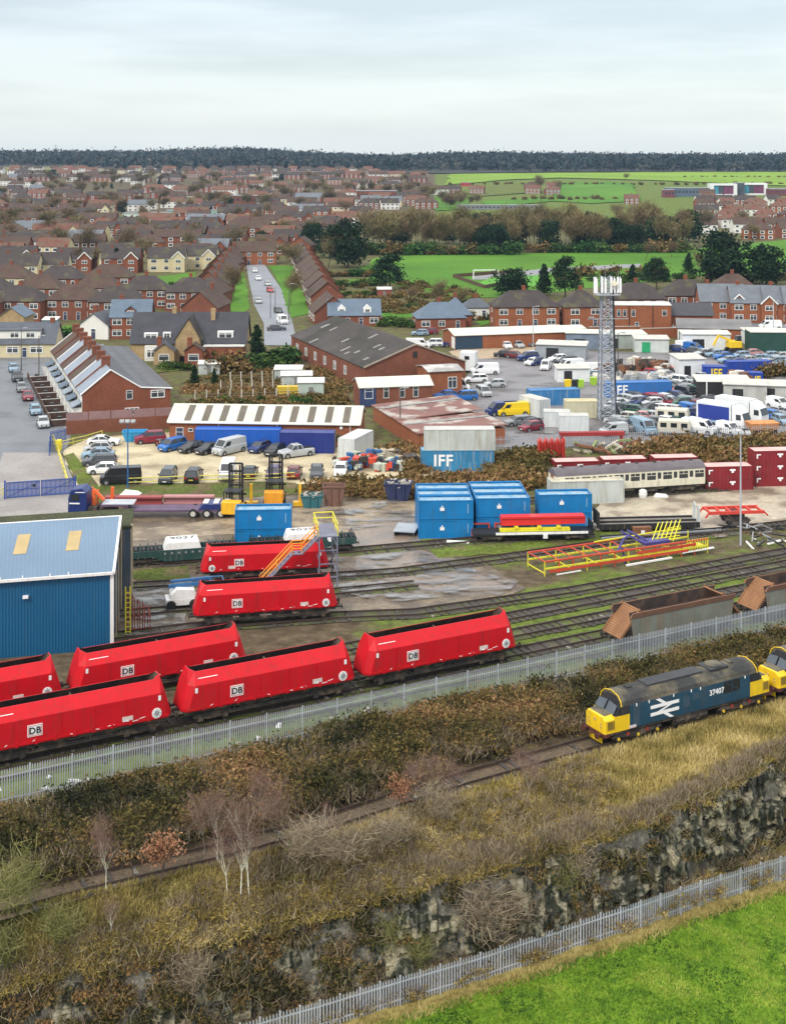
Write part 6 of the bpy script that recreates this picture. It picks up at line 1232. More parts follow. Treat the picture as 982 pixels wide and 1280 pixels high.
# white sheds and stall roofs in the scrapyard
for k, (px, py, w, d, h, rz, m, lab) in enumerate(((775, 436, 11, 5, 3.0, 3, mat('shed_greygreen', (.3, .34, .31), .7, var=.2), 'grey green flat roofed store right behind the mast'), (815, 441, 7, 4, 2.8, -3, mat('shed_pale', (.5, .53, .5), .7, var=.15), 'pale lean-to with a green front in the scrapyard'), (883, 437, 10, 4, 3.2, -2, mat('box_van_white', (.66, .68, .68), .6, var=.1), 'long white box body parked below the green screen'),
                                             (862, 472, 5, 5, 3.4, 8, mat('box_van_white', (.66, .68, .68), .6, var=.1), 'white box shed left of the yellow lettered container'), (735, 437, 9, 4, 3.4, -8, mat('shed_bluegrey', (.16, .2, .26), .6, var=.2, corr=('X', 4, .5)), 'blue grey metal store left of the mast'), (704, 449, 10, 4.5, 2.8, -14, mat('shed_grey', (.3, .33, .35), .6, var=.15, corr=('X', 4, .5)), 'grey corrugated store behind the parked white vans'),
                                             (906, 498, 9, 5, 2.8, -4, mat('shed_openblack', (.03, .03, .03), .8), 'open fronted black shed with a pale roof in the scrapyard'), (934, 503, 7, 4, 2.9, -12, mat('shed_offwhite', (.4, .4, .37), .7, var=.2), 'off white hut with a tyre covered roof'), (972, 502, 7, 4, 2.6, -6, mat('shed_offwhite', (.55, .55, .52), .7), 'off white hut at the right edge of the scrapyard'), (716, 478, 6, 3, 2.5, 4, mat('box_van_white', (.66, .68, .68), .6), 'white panel fence box under the mast'))):
 a = Asm(); a.add('wall', MB().bx(-w / 2, w / 2, -d / 2, d / 2, 0, h), [m]); t = ct if k % 2 else wroof
 a.add('roof', MB().hexa([(-w / 2 - .2, -d / 2 - .3, h + .01), (w / 2 + .2, -d / 2 - .3, h + .01), (w / 2 + .2, d / 2 + .2, h + .3), (-w / 2 - .2, d / 2 + .2, h + .3), (-w / 2 - .2, -d / 2 - .3, h + .12), (w / 2 + .2, -d / 2 - .3, h + .12), (w / 2 + .2, d / 2 + .2, h + .42), (-w / 2 - .2, d / 2 + .2, h + .42)]), [t])
 dd = MB().bx(-w * .3, -w * .05, -d / 2 - .05, -d / 2 - .004, .1, min(2.2, h - .4)); a.add('door', dd, [black if k != 1 else mat('door_green', (.02, .3, .12), .6)])
 if k == 6:
  for x in (-3, 0, 3): a.add('post', MB().bx(x - .1, x + .1, -d / 2 - .25, -d / 2 - .05, 0, h), [frame_w])
 put(a, 'yard_shed', lab, 'shed', at(px, py) + Vector((0, d / 2, 0)), R(rz))
# bungalows between the workshop and the park
bg_ = house('hip', 552, 412, 11.5, 8, 'brick', 'blue', 'brick bungalow with a blue grey hipped roof beside the long workshop', R(8), two=False, wins=3, group=GH)
attach(house('hip', 573, 408, 6.5, 9, 'brick', 'blue', '', R(8), two=False, wins=1, name='side_wing'), bg_)
bg_ = house('x', 443, 408, 12.5, 8, 'brick', 'blue', 'grey roofed bungalow with two white dormers above the long workshop', R(4), two=False, wins=4, group=GH)
for dx, lab in ((-3.2, 'left'), (3.0, 'right')):
 a = Asm(); a.add('wall', MB().prism([(-.95, 0), (.95, 0), (.95, 1.3), (0, 2.1), (-.95, 1.3)], 'y', -1.2, 1.5), [frame_w]); window(a, 0, -1.2, .75, 1.1, .8)
 attach(put(a, 'dormer', '', '', at(443, 408) + Vector((dx, 1.9, 3.0)), R(4)), bg_)
house('hip', 596, 398, 7, 5, 'white', 'slate', 'small white flat building between the bungalow and the big brick semi', R(5), two=False, wins=2, group=GH)
# left: bungalow with white dormer band, slate house, white gable, stone pub
a = Asm(); wi, ro = gable_block(a, 14.5, 9, 2.9, 6.6, cream, slate);
dm = MB().bx(-6.8, 4.2, -3.6, 1, 3.6, 5.4); d_ = a.add('dormer', dm, [render_w]); a.add('dormer_roof', MB().bx(-7.0, 4.4, -3.9, 1.5, 5.42, 5.6), [slate])
for x in (-5.4, -1.0, 2.2): window(a, x, -3.6, 4.5, 1.8, 1.1, par=d_)
for x, w in ((-5.6, 2.4), (-1.2, 2.4), (3.6, 2.6)): window(a, x, -4.5, 1.6, w, 1.4)
window(a, 1.2, -4.5, 1.05, 1, 2.1, door=True, mullion=0); chimney(a, 6, 0, 5.6, 7.6, par=ro)
put(a, 'house', 'chalet bungalow with a white dormer band at the street top', 'house', at(22, 447) + Vector((0, 4.5, 0)), R(3), group=GH); NH[0] += 1
a = Asm(); gable_block(a, 6, 8, 5.0, 7.0, stone, slate_b, ridge='y'); put(a, 'house', 'small stone gabled house behind the chalet bungalow', 'house', at(14, 424) + Vector((0, 4, 0)), 0, group=GH); NH[0] += 1
bg_ = house('x', 163, 424, 8.8, 8, 'brick', 'blue', 'brick house with a blue slate roof and a dormer left of the pub', R(4), wins=3, group=GH)
a = Asm(); a.add('wall', MB().prism([(-1.1, 0), (1.1, 0), (1.1, 1.1), (0, 1.9), (-1.1, 1.1)], 'y', -1, 1.6), [brick3]); window(a, 0, -1, .65, 1.5, .8); a.add('roof', MB().prism([(-1.3, .95), (0, 1.95), (1.3, .95), (1.3, 1.1), (0, 2.15), (-1.3, 1.1)], 'y', -1.2, 1.6), [slate_b]); attach(put(a, 'dormer', '', '', at(163, 424) + Vector((-.2, 2.0, 5.3)), R(4)), bg_)
house('y', 117, 424, 6.2, 8, 'white', 'slate', 'white gable-ended house behind the terrace chimneys', R(-14), wins=1, two=False, group=GH, sc_=1.15)
def pub():
 a = Asm(); wi, ro = gable_block(a, 23, 10, 3.6, 9.0, stone, mat('pub_slate', (.045, .045, .055), .75, var=.25, vs=.5, grain=.15), over=.35)
 g = MB(); g.rings([[(-2.2, -7.4, 0), (2.6, -7.4, 0), (2.6, -7.4, 4.6), (.4, -7.4, 8.6), (-2.2, -7.4, 4.6)], [(-2.2, 0, 0), (2.6, 0, 0), (2.6, 0, 4.6), (.4, 0, 8.6), (-2.2, 0, 4.6)]]); gi = a.add('gable_wing', g, [stone]); r = MB()
 for x, s in ((-2.6, 0), (3.0, 1)): r.hexa([(x, -7.6, 4.1), (x, 0, 4.1), (.4, 0, 8.65), (.4, -7.6, 8.65), (x, -7.6, 4.3), (x, 0, 4.3), (.4, 0, 8.85), (.4, -7.6, 8.85)])
 a.add('gable_roof', r, [tile_d]); window(a, 1.6, -7.4, 1.6, .9, 1.7, par=gi); d_ = MB().bx(-1.4, 0, -7.46, -7.4, 0, 1.2); a.add('doorway', d_, [black], parent=gi)
 for x, z, w in ((-7.6, 4.6, 2.4), (-4.4, 4.7, 1.2), (7.4, 4.9, 2.8)):
  m = MB().bx(x - w / 2 - .2, x + w / 2 + .2, -4.3, -1.5, z - .9, z + .8); di = a.add('dormer', m, [frame_w]); window(a, x, -4.3, z, w, 1.3, par=di)
 bw = MB().bx(-8.6, -3.9, -6.2, -5, 0, 3.0); bi = a.add('bay', bw, [render_w]); window(a, -6.3, -6.2, 1.5, 3.9, 1.8, par=bi, mullion=3); window(a, -3.0, -5.0, 1.4, 1.2, 1.6)
 chimney(a, -3.5, 0, 8.4, 10.2, par=ro, m=stone, w=.9); chimney(a, 4.6, -1.2, 7.6, 10, par=ro, m=stone, w=.9)
 e = MB().bx(3.4, 11.3, -7.6, -5.0, 0, 3.0); a.add('extension', e, [brick]); e = MB().bx(3.3, 11.5, -7.8, -5.0, 3.02, 3.2); a.add('extension_roof', e, [mat('flat_pale', (.5, .5, .47), .7)]); return a
put(pub(), 'stone_house', 'large old stone house with a steep dark roof and front gable', 'house', at(233, 452) + Vector((0, 7, 0)), R(1))
# small sheds in front of it
for px, py, w, rz, wl, rf, lab in ((205, 456, 4, 3, 'stone', 'slate', 'stone garage left of the old stone house wing'), (242, 456, 3.6, 0, 'brick', 'brown', 'tiny brick shed before the stone house gable')):
 house('y', px, py, w, 3, wl, rf, lab, R(rz), two=False, wins=1, near=False, name='shed', cat='shed')
# the terrace: eight houses with stepped roofs of different slate
t0 = at(103, 531); AX = math.atan2(at(219, 525).y - t0.y, at(219, 525).x - t0.x); ex = Vector((math.cos(AX), math.sin(AX), 0)); ey = Vector((-ex.y, ex.x, 0))
AX = R(19.5); ex = Vector((math.cos(AX), math.sin(AX), 0)); ey = Vector((-ex.y, ex.x, 0))
P_ = [(0, 4.75), (4.3, 8.1), (9.0, 5.1), (13.6, 4.7)]
TR = [('grey', slate_l), ('pale grey', slate_l), ('brown', tile_b), ('pale grey', slate_l), ('brown', tile_b), ('pale grey', slate_l), ('brown', tile_b), ('brown', tile_b)]
NTH = ['nearest end', 'second', 'third', 'fourth', 'fifth', 'sixth', 'seventh', 'farthest']
for k in range(8):
 a = Asm(); wd = 6.0; y0, y1 = 0, wd
 a.add('wall', MB().prism([(0, 0), (0, 4.75), (4.3, 8.1), (9.0, 5.1), (13.6, 4.7), (13.6, 0)], 'y', y0 + .01, y1 - .01), [brick]); r = MB(); th = .15
 up = .12 * (k % 2)
 r.hexa([(-.35, y0, 4.5), (4.3, y0, 8.13), (4.3, y1, 8.13), (-.35, y1, 4.5), (-.35, y0, 4.68 + up), (4.3, y0, 8.3 + up), (4.3, y1, 8.3 + up), (-.35, y1, 4.68 + up)]); ri = a.add('front_roof', r, [TR[k][1]])
 r = MB(); r.hexa([(4.3, y0, 8.13), (9.0, y0, 5.13), (9.0, y1, 5.13), (4.3, y1, 8.13), (4.3, y0, 8.3), (9.0, y0, 5.3), (9.0, y1, 5.3), (4.3, y1, 8.3)]); r.hexa([(9.0, y0, 5.13), (13.9, y0, 4.72), (13.9, y1, 4.72), (9.0, y1, 5.13), (9.0, y0, 5.3), (13.9, y0, 4.88), (13.9, y1, 4.88), (9.0, y1, 5.3)]); a.add('rear_roof', r, [mat('slate_dull', (.1, .105, .115), .7, var=.2, vs=.4, band=((.07, .07, .08), 1.4))])
 f = MB().bx(-.02, 0, y0 + .02, y1 - .02, 0, 4.7); a.add('front_render', f, [render_w if k % 3 != 1 else cream])
 pw = MB(); pw.hexa([(-.35, y1 - .16, 4.6), (4.3, y1 - .16, 8.2), (4.3, y1 + .06, 8.2), (-.35, y1 + .06, 4.6), (-.35, y1 - .16, 4.95), (4.3, y1 - .16, 8.6), (4.3, y1 + .06, 8.6), (-.35, y1 + .06, 4.95)]); a.add('parapet', pw, [frame_w if k % 2 else brick3])
 window(a, -.02, y0 + 3, 3.6, 1.3, 1.4, face='-x'); window(a, -.02, y0 + 4.9, 3.6, .9, 1.4, face='-x', mullion=0); window(a, -.02, y0 + 5, 1.1, 1.0, 2.1, face='-x', door=True, mullion=0)
 b = MB().bx(-1.3, -.03, y0 + .8, y0 + 3.4, 0, 2.5); bi = a.add('bay', b, [render_w]); b = MB().hexa([(-1.6, y0 + .4, 2.52), (-.03, y0 + .4, 3.3), (-.03, y0 + 4.0, 3.3), (-1.6, y0 + 4.0, 2.52), (-1.6, y0 + .4, 2.65), (-.03, y0 + .4, 3.43), (-.03, y0 + 4.0, 3.43), (-1.6, y0 + 4.0, 2.65)]); a.add('bay_roof', b, [slate_l if k % 2 == 0 else slate_b], parent=bi); window(a, -1.3, y0 + 2.1, 1.5, 2.0, 1.3, face='-x', par=bi, mullion=2)
 chimney(a, 4.3, y1 - .4, 7.6, 9.6, par=ri, m=brick3, w=1.35, d=.75)
 if k == 0:
  window(a, 7.2, 0, 4.2, 1.0, 1.4, mullion=0); window(a, 11.6, 0, 4.1, 2.2, 1.25); window(a, 7.6, 0, 1.6, 2.2, 1.2, mullion=2)
  v = MB(); v.path([(-.3, -.08, 4.6), (4.3, -.08, 8.25), (9.0, -.08, 5.25), (13.9, -.08, 4.85)], .11, 5); a.add('verge_trim', v, [frame_w])
 put(a, 'terraced_house', f'terraced house with a {TR[k][0]} front roof, {NTH[k]} one of the brick terrace', 'house', t0 + ey * wd * k + Vector((0, 0, 0)), AX, group='houses of the brick terrace'); NH[0] += 1
 # dwarf garden wall in front of each
 a = Asm(); gb = mat('garden_brick', (.07, .04, .03), .9, var=.35, vs=1.5); a.add('wall', MB().bx(-4.4, -1.5, -.1, .1, 0, 1.0), [gb]); a.add('front_wall', MB().bx(-4.6, -4.4, -.1, 5.8, 0, .9), [gb]); a.add('coping', MB().bx(-4.62, -1.5, -.14, .14, 1.003, 1.08), [mat('coping_pale', (.45, .43, .4), .8)]); put(a, 'garden_wall', f'low brick garden wall of the {NTH[k]} terraced house', 'wall', t0 + ey * wd * k, AX, group='garden walls of the terrace')
 a = Asm(); a.add('body', MB().hexa([(-.25, -.3, 0), (.25, -.3, 0), (.25, .3, 0), (-.25, .3, 0), (-.3, -.36, 1.0), (.3, -.36, 1.0), (.3, .36, 1.0), (-.3, .36, 1.0)]), [mat('bin_black', (.02, .022, .02), .5)]); a.add('lid', MB().hexa([(-.32, -.4, 1.005), (.32, -.4, 1.005), (.32, .36, 1.005), (-.32, .36, 1.005), (-.3, -.36, 1.08), (.3, -.36, 1.08), (.3, .3, 1.14), (-.3, .3, 1.14)]), [mat('bin_black', (.02, .022, .02), .5)]); put(a, 'wheelie_bin', f'black wheelie bin in the garden of the {NTH[k]} terraced house', 'bin', t0 + ey * (wd * k + 2.2) - ex * 3.2, AX, group='bins of the terrace')
# brick wall with timber panels at the terrace end
p, q = at(83, 543), at(222, 535); L2 = (q - p).length / 2; a = Asm(); a.add('wall', MB().bx(-L2, L2, -.15, .15, 0, 2.0), [brick3])
for k in range(5): a.add('fence_panel', MB().bx(-L2 + k * L2 * .4, -L2 + (k + 1) * L2 * .4 - .15, -.05, .05, 2.0, 3.2), [mat('panel_mauve', (.28, .17, .17), .8, var=.2, corr=('X', 8, .5))])
put(a, 'boundary_wall', 'brick wall topped with mauve fence panels below the terrace gable', 'wall', (p + q) / 2, math.atan2(q.y - p.y, q.x - p.x))
put(skip(paint('skip_sky_blue', (.03, .3, .55), .5, sk=.4)), 'skip', 'sky blue skip beside the brick wall behind the red car', 'skip', at(167, 553) + Vector((0, 1, 0)), R(4), scale=(1.3, 1, 1))
# allotments behind the striped workshop: sheds, posts and low fences
GA = 'concrete fence posts of the allotments'
pm = MB().bx(-.09, .09, -.09, .09, 0, 1.9).mesh('post', [mat('post_concrete', (.52, .49, .42), .8, var=.15)])
prow = [(244 + k * 14.5, 502 - k * .4) for k in range(10)] + [(288 + k * 13.2, 478 - k * .5) for k in range(8)] + [(276 + k * 13, 489 - k * .4) for k in range(7)]
o_ = at(244, 502)
for rno, (rw, where) in enumerate(((prow[:10], 'front allotment fence'), (prow[10:18], 'rear allotment fence'), (prow[18:], 'middle allotment fence'))):
 a = Asm(); o = at(*rw[0])
 for (x, y) in rw: a.add('post', pm, loc=tuple(at(x, y) - o))
 b = MB()
 for p, q in zip(rw, rw[1:]):
  for z in (.35, .8, 1.25): b.beam(at(*p) - o + Vector((0, 0, z)), at(*q) - o + Vector((0, 0, z)), .03, .12)
 a.add('rail', b, [mat('rail_timber', (.17, .13, .08), .9, var=.3)]); put(a, 'post_fence', f'concrete post and rail fence, {where}', 'fence', o)
for k, (px, py, w, d, h, m, rz, lab) in enumerate(((360, 476, 5, 2.6, 2.0, mat('shed_greenhouse', (.4, .44, .42), .5, var=.3, vs=1), 0, 'rear of the two whitish allotment sheds'), (370, 484, 5.5, 2.6, 2.0, mat('shed_greenhouse', (.4, .44, .42), .5), 4, 'middle whitish allotment shed with a sloping roof'), (388, 497, 4.4, 2.6, 2.5, mat('shed_mint', (.4, .48, .42), .6, var=.1), 3, 'pale mint cabin beside the yellow trough'), (261, 468, 4, 2, 1.9, mat('shed_greenhouse', (.4, .44, .42), .5), 3, 'small shed with a pale roof before the brown hedge'), (433, 388, 3, 2.4, 2.2, mat('shed_red', (.25, .07, .05), .7), 3, 'small red shed among the gardens by the park'), (480, 372, 4, 3, 2.3, mat('shed_red', (.25, .07, .05), .7), 3, 'red garden shed under the dark pine'), (62, 413, 3.4, 3, 2.4, mat('shed_blue_grey', (.16, .24, .3), .7), 0, 'blue grey garden shed behind the chalet bungalow'))):
 a = Asm(); a.add('wall', MB().bx(-w / 2, w / 2, -d / 2, d / 2, 0, h), [m]); a.add('roof', MB().hexa([(-w / 2 - .15, -d / 2 - .2, h + .01), (w / 2 + .15, -d / 2 - .2, h + .01), (w / 2 + .15, d / 2 + .2, h + .4), (-w / 2 - .15, d / 2 + .2, h + .4), (-w / 2 - .15, -d / 2 - .2, h + .12), (w / 2 + .15, -d / 2 - .2, h + .12), (w / 2 + .15, d / 2 + .2, h + .52), (-w / 2 - .15, d / 2 + .2, h + .52)]), [mat('shed_roof_white', (.6, .6, .57), .6, var=.15)]); a.add('door', MB().bx(-.4, .4, -d / 2 - .05, -d / 2 - .005, 0, 1.8), [mat('shed_door', (.2, .2, .18), .7)]); put(a, 'garden_shed', lab, 'shed', at(px, py) + Vector((0, d / 2, 0)), R(rz))
a = Asm(); a.add('body', MB().hexa([(-2, -.7, .2), (2, -.7, .2), (2, .7, .2), (-2, .7, .2), (-2.2, -.8, 1.5), (2.2, -.8, 1.5), (2.2, .8, 1.5), (-2.2, .8, 1.5)]), [mat('trough_yellow', (.6, .42, .04), .6, var=.2)]); a.add('leg', MB().bx(-1.9, -1.7, -.6, .6, 0, .2).bx(1.7, 1.9, -.6, .6, 0, .2), [dark]); put(a, 'yellow_trough', 'mustard yellow trough standing in the allotments', 'trough', at(362, 494) + Vector((0, .5, 0)), R(3))
# estate rows either side of the road
GE = 'gabled houses along the estate road'
for k in range(9):
 t = k / 8; px, py = 408 + (374 - 408) * t ** .8, 402 + (326 - 402) * t ** .62
 house('x', px + 4, py, 11.5, 8, 'dark brick', 'brown', f'brown roofed house right of the estate road, {["nearest", "second", "third", "fourth", "fifth", "sixth", "seventh", "eighth", "farthest"][k]} one', R(-80), group=GE, near=False, wins=3, two=False, sc_=1.12, deep=False)
for k in range(7):
 t = k / 6; px, py = 262 + (292 - 262) * t, 396 + (332 - 396) * t ** .7
 house('x', px - 4, py, 11.5, 8, 'dark brick', 'brown', f'brown roofed house left of the estate road, {["nearest", "second", "third", "fourth", "fifth", "sixth", "farthest"][k]} one', R(-98), group=GE, near=False, wins=3, two=False, sc_=1.15, deep=False)
house('x', 318, 331, 16, 8, 'orange brick', 'brown', 'long brick house closing the far end of the estate road', R(4), group=GE)
house('y', 374, 323, 9, 9, 'orange brick', 'brown', 'gabled brick house beyond the right estate row', R(-10), wins=2, group=GE)
# rows of hipped semis left, nearest first
ROWS = [([(-34, 404), (18, 402), (90, 400), (143, 403)], 13.2, 'hip', ['brown', 'dark', 'brown', 'dark'], ['dark brick'] * 4, 'in the row behind the chalet bungalow'),
  ([(-20, 386), (45, 384), (118, 383), (180, 386), (236, 389)], 12.5, 'hip', ['dark', 'brown', 'brown', 'dark', 'dark'], ['cream', 'brick', 'brick', 'brick', 'dark brick'], 'in the second row behind the chalet bungalow'),
  ([(8, 369), (72, 370), (134, 368)], 13.5, 'hip', ['brown', 'dark', 'brown'], ['cream', 'brick', 'brick'], 'in the third row behind the chalet bungalow'),
  ([(20, 351), (58, 349)], 14, 'x', ['dark', 'dark'], ['cream', 'cream'], 'in the cream row behind the hipped houses')]
for pts, w, kd, rf, wl, where in ROWS:
 lb = row_labels([f'{b} house with {r} {"hipped " if kd == "hip" else ""}roof' for b, r in zip(wl, rf)], where)
 for (px, py), r, b, l in zip(pts, rf, wl, lb): house(kd, px, py, w, 8.4, b, r, l, R(random.uniform(-5, 5)), group=GH)
lb = row_labels(['white gabled brick house'] * 5, 'in the row beside the left grass verge')
for (px, py), l in zip(((92, 341), (150, 341), (208, 340), (247, 337), (20, 338)), lb): house('L', px, py, 13, 8, 'brick' if px < 180 else 'cream', 'dark', l, R(random.uniform(-4, 4)), group=GH, near=False, wins=3)
# the rest of the town, row behind row
NOGO = [[(276, 345), (304, 334), (330, 328), (366, 330), (376, 360), (388, 400), (360, 420), (330, 420), (262, 394)], [(446, 338), (470, 322), (560, 310), (985, 296), (985, 330), (640, 374), (460, 356)], [(165, 352), (248, 338), (245, 356), (170, 366)], [(92, 279), (140, 269), (238, 268), (238, 279)]]
def inpoly(x, y, P):
 c = False; j = len(P) - 1
 for i in range(len(P)):
  if (P[i][1] > y) != (P[j][1] > y) and x < (P[j][0] - P[i][0]) * (y - P[i][1]) / (P[j][1] - P[i][1]) + P[i][0]: c = not c
  j = i
 return c
TOWN = []; rnd = random.Random(21)
ys_ = [331, 323.5, 316, 309, 302.5, 296, 290, 284.5, 279.5, 274.5, 269.5, 265, 260.5, 256, 252, 248, 244, 240.5, 237, 234, 231, 228, 225, 222]
RN = ['first', 'second', 'third', 'fourth', 'fifth', 'sixth', 'seventh', 'eighth', 'ninth', 'tenth', 'eleventh', 'twelfth', 'thirteenth', 'fourteenth', 'fifteenth', 'sixteenth', 'seventeenth', 'eighteenth', 'nineteenth', 'twentieth', 'twenty-first', 'twenty-second', 'twenty-third', 'twenty-fourth']
for ri_, yy in enumerate(ys_):
 xmax = 275 if yy > 320 else (380 if yy > 300 else (395 if yy > 285 else (440 if yy > 262 else 530)))
 row = []; x = -30 + rnd.uniform(0, 20); s = F / at(200, yy)[1]; slope = rnd.uniform(-6, 6)
 while x < xmax:
  w = rnd.choice((13, 15, 17, 21)); px = x + w * s / 2; py = yy + slope * (px / 500 - .5) + rnd.uniform(-1, 1)
  if not any(inpoly(px, py, P) for P in NOGO) and rnd.random() < (.9 if yy > 262 else (.74 if not 226 < yy < 249 else .42)):
   wl = rnd.choices(['brick', 'dark brick', 'orange brick', 'white', 'cream'], [5, 3, 2, 2.0, 1.2] if yy < 300 else [5, 3, 2, 1, 1.4])[0]; rf = rnd.choices(['brown', 'dark', 'red', 'grey'], [3.4, 4, 2.2, .6])[0]
   row.append((px, py, w, rnd.choice(('x', 'x', 'hip', 'L') if yy > 262 else ('x', 'x', 'hip')), wl, rf, rnd.uniform(-12, 12)))
  x += w * s + rnd.choice((1, 3, 6, 12)) * s
 lb = row_labels([f'{r[4]} house, {r[5]} roof' for r in row], f'{RN[ri_]} town row beyond the terrace')
 TOWN += [(*r, l) for r, l in zip(row, lb)]
def extra(ylist, x0, x1, wall, where, dens=.85):
 for ri_, (yy, wh) in enumerate(zip(ylist, where)):
  row = []; x = x0; s = F / at(200, yy)[1]
  while x < x1:
   w = rnd.choice((11, 13, 15)); px = x + w * s / 2
   if rnd.random() < dens: row.append((px, yy + rnd.uniform(-.8, .8), w, rnd.choice(('x', 'hip', 'x')), rnd.choice(wall), rnd.choice(('brown', 'dark', 'red')), rnd.uniform(-14, 14)))
   x += w * s + rnd.choice((2, 4, 8)) * s
  lb = row_labels([f'{r[4]} house, {r[5]} roof' for r in row], wh); TOWN.extend([(*r, l) for r, l in zip(row, lb)])
extra([217.5, 214.5], -10, 205, ['white', 'white', 'white', 'cream', 'brick'], ['front far row under the tan fields', 'back far row under the tan fields'])
extra([218.5, 215.5], 205, 480, ['brick', 'dark brick', 'white', 'brick'], ['front far row below the wood', 'back far row below the wood'])
extra([298, 291, 284, 277, 271, 266, 261, 257], 868, 1010, ['brick', 'orange brick', 'white', 'brick'], [f'{q} row of the estate below the school' for q in ('nearest', 'second', 'third', 'fourth', 'fifth', 'sixth', 'seventh', 'farthest')], .75)
extra([255, 248], 780, 880, ['brick', 'dark brick'], ['front row left of the school', 'back row left of the school'], .6)
extra([243, 238], 560, 690, ['brick', 'dark brick', 'white'], ['front row by the small far fields', 'back row by the small far fields'], .4)
TOWN.sort(key=lambda r: -r[1])
NIND = 288 - NH[0]
def far_asm(kind, w):
 k = ('far', kind, w)
 if k in HC: return HC[k]
 a = Asm(); wi, ro = gable_block(a, w, 8.2, 5.1, 8.3, brick, tile_b, ridge='hip' if kind == 'hip' else 'x', over=.3); n = 4 if w > 12 else 3
 for z in (1.5, 3.9):
  for q in range(n):
   b = MB(); x = -w / 2 + w * (q + .5) / n; b.bx(x - 1, x + 1, -4.2, -4.08, z - .8, z + .8, 0); b.bx(x - .7, x + .7, -4.24, -4.2, z - .5, z + .5, 1)
   a.add('window', b, [frame_w, pane_m])
 if kind == 'L':
  g = 5.0; s0 = w / 2 - 2.5; b = MB(); b.rings([[(s0 - 2.5, -5.4, 0), (s0 + 2.5, -5.4, 0), (s0 + 2.5, -5.4, 5.1), (s0, -5.4, 7.6), (s0 - 2.5, -5.4, 5.1)], [(s0 - 2.5, 0, 0), (s0 + 2.5, 0, 0), (s0 + 2.5, 0, 5.1), (s0, 0, 7.6), (s0 - 2.5, 0, 5.1)]]); a.add('gable_wing', b, [brick], key='wall'); r = MB()
  for s in (-1, 1): r.hexa([(s0 + s * 2.8, -5.7, 4.85), (s0 + s * 2.8, 0, 4.85), (s0, 0, 7.63), (s0, -5.7, 7.63), (s0 + s * 2.8, -5.7, 5.0), (s0 + s * 2.8, 0, 5.0), (s0, 0, 7.8), (s0, -5.7, 7.8)])
  a.add('gable_roof', r, [tile_b], key='roof'); b = MB().bx(s0 - .9, s0 + .9, -5.5, -5.41, 3.2, 4.6, 0).bx(s0 - .9, s0 + .9, -5.5, -5.41, .8, 2.2, 0).bx(s0 - .7, s0 + .7, -5.54, -5.5, 3.4, 4.4, 1).bx(s0 - .7, s0 + .7, -5.54, -5.5, 1, 2, 1); a.add('window', b, [frame_w, pane_m])
 c = MB().bx(-.5, .5, -.1, .5, 7.6, 9.3); a.add('chimney', c, [brick3], parent=ro); HC[k] = a; return a
rest = {}
for i, (px, py, w, kd, wl, rf, rz, lab) in enumerate(TOWN):
 p = at(px, py); M_ = Matrix.Translation(p + Vector((0, 0, -.4))) @ Matrix.Rotation(R(rz), 4, 'Z')
 if i < NIND:
  put(far_asm(kd, w), 'house', lab, 'house', p + Vector((0, 0, -.4)), R(rz), group='houses of the far town', colors={'wall': WALLS[wl], 'roof': ROOFS[rf]})
 else:
  for (n, me, par, key, l, rot, lab2) in far_asm(kd, w).p:
   for pl in me.polygons:
    m = {'wall': WALLS[wl], 'roof': ROOFS[rf]}.get(key, me.materials[pl.material_index]); mb = rest.setdefault(m.name, (m, MB()))[1]; mb.add([M_ @ me.vertices[v].co for v in pl.vertices], [tuple(range(len(pl.vertices)))])
if rest:
 big = MB(); ms = []
 for i, (m, mb) in enumerate(rest.values()): big.add(mb.v, mb.f, i); ms.append(m)
 o = struct('far_houses', big, ms, kind='stuff'); o['label'] = 'distant rows of tiny brick and white houses below the wooded ridge'
print('houses', NH[0], len(TOWN), NIND)
# school, industrial roofs and other far buildings
def school():
 a = Asm(); g = mat('school_white', (.72, .73, .73), .5, var=.05); dk = mat('school_dark', (.06, .07, .09), .5, var=.2)
 b = MB(); W2, Hh = 11.5, 10.5
 b.bx(-W2, W2, 0, 12, 0, 1.6); b.bx(-W2, W2, 0, 12, Hh - 1.5, Hh); b.bx(-W2, -W2 + 3, 0, 12, 1.6, Hh - 1.5); b.bx(W2 - 3, W2, 0, 12, 1.6, Hh - 1.5); a.add('frame', b, [g])
 for k in range(4):
  x = -W2 + 3 + k * (2 * W2 - 6) / 4; a.add('window', MB().bx(x + .1, x + (2 * W2 - 6) / 4 - .1, 1, 1.3, 1.7, Hh - 1.6), [(mat('panel_teal', (.05, .25, .35), .4), dk, mat('panel_pink', (.16, .04, .09), .5), mat('panel_maroon', (.16, .05, .1), .5))[k]])
 a.add('wall', MB().bx(-W2 + .5, W2 - .5, 1.5, 11.5, .5, Hh - .5), [dk]); return a
S_ = school(); put(S_, 'school_block', 'white framed school block with coloured windows, left one', 'school', at(904, 245), 0, group='white school blocks'); put(S_, 'school_block', 'white framed school block with coloured windows, right one', 'school', at(942, 244), 0, group='white school blocks')
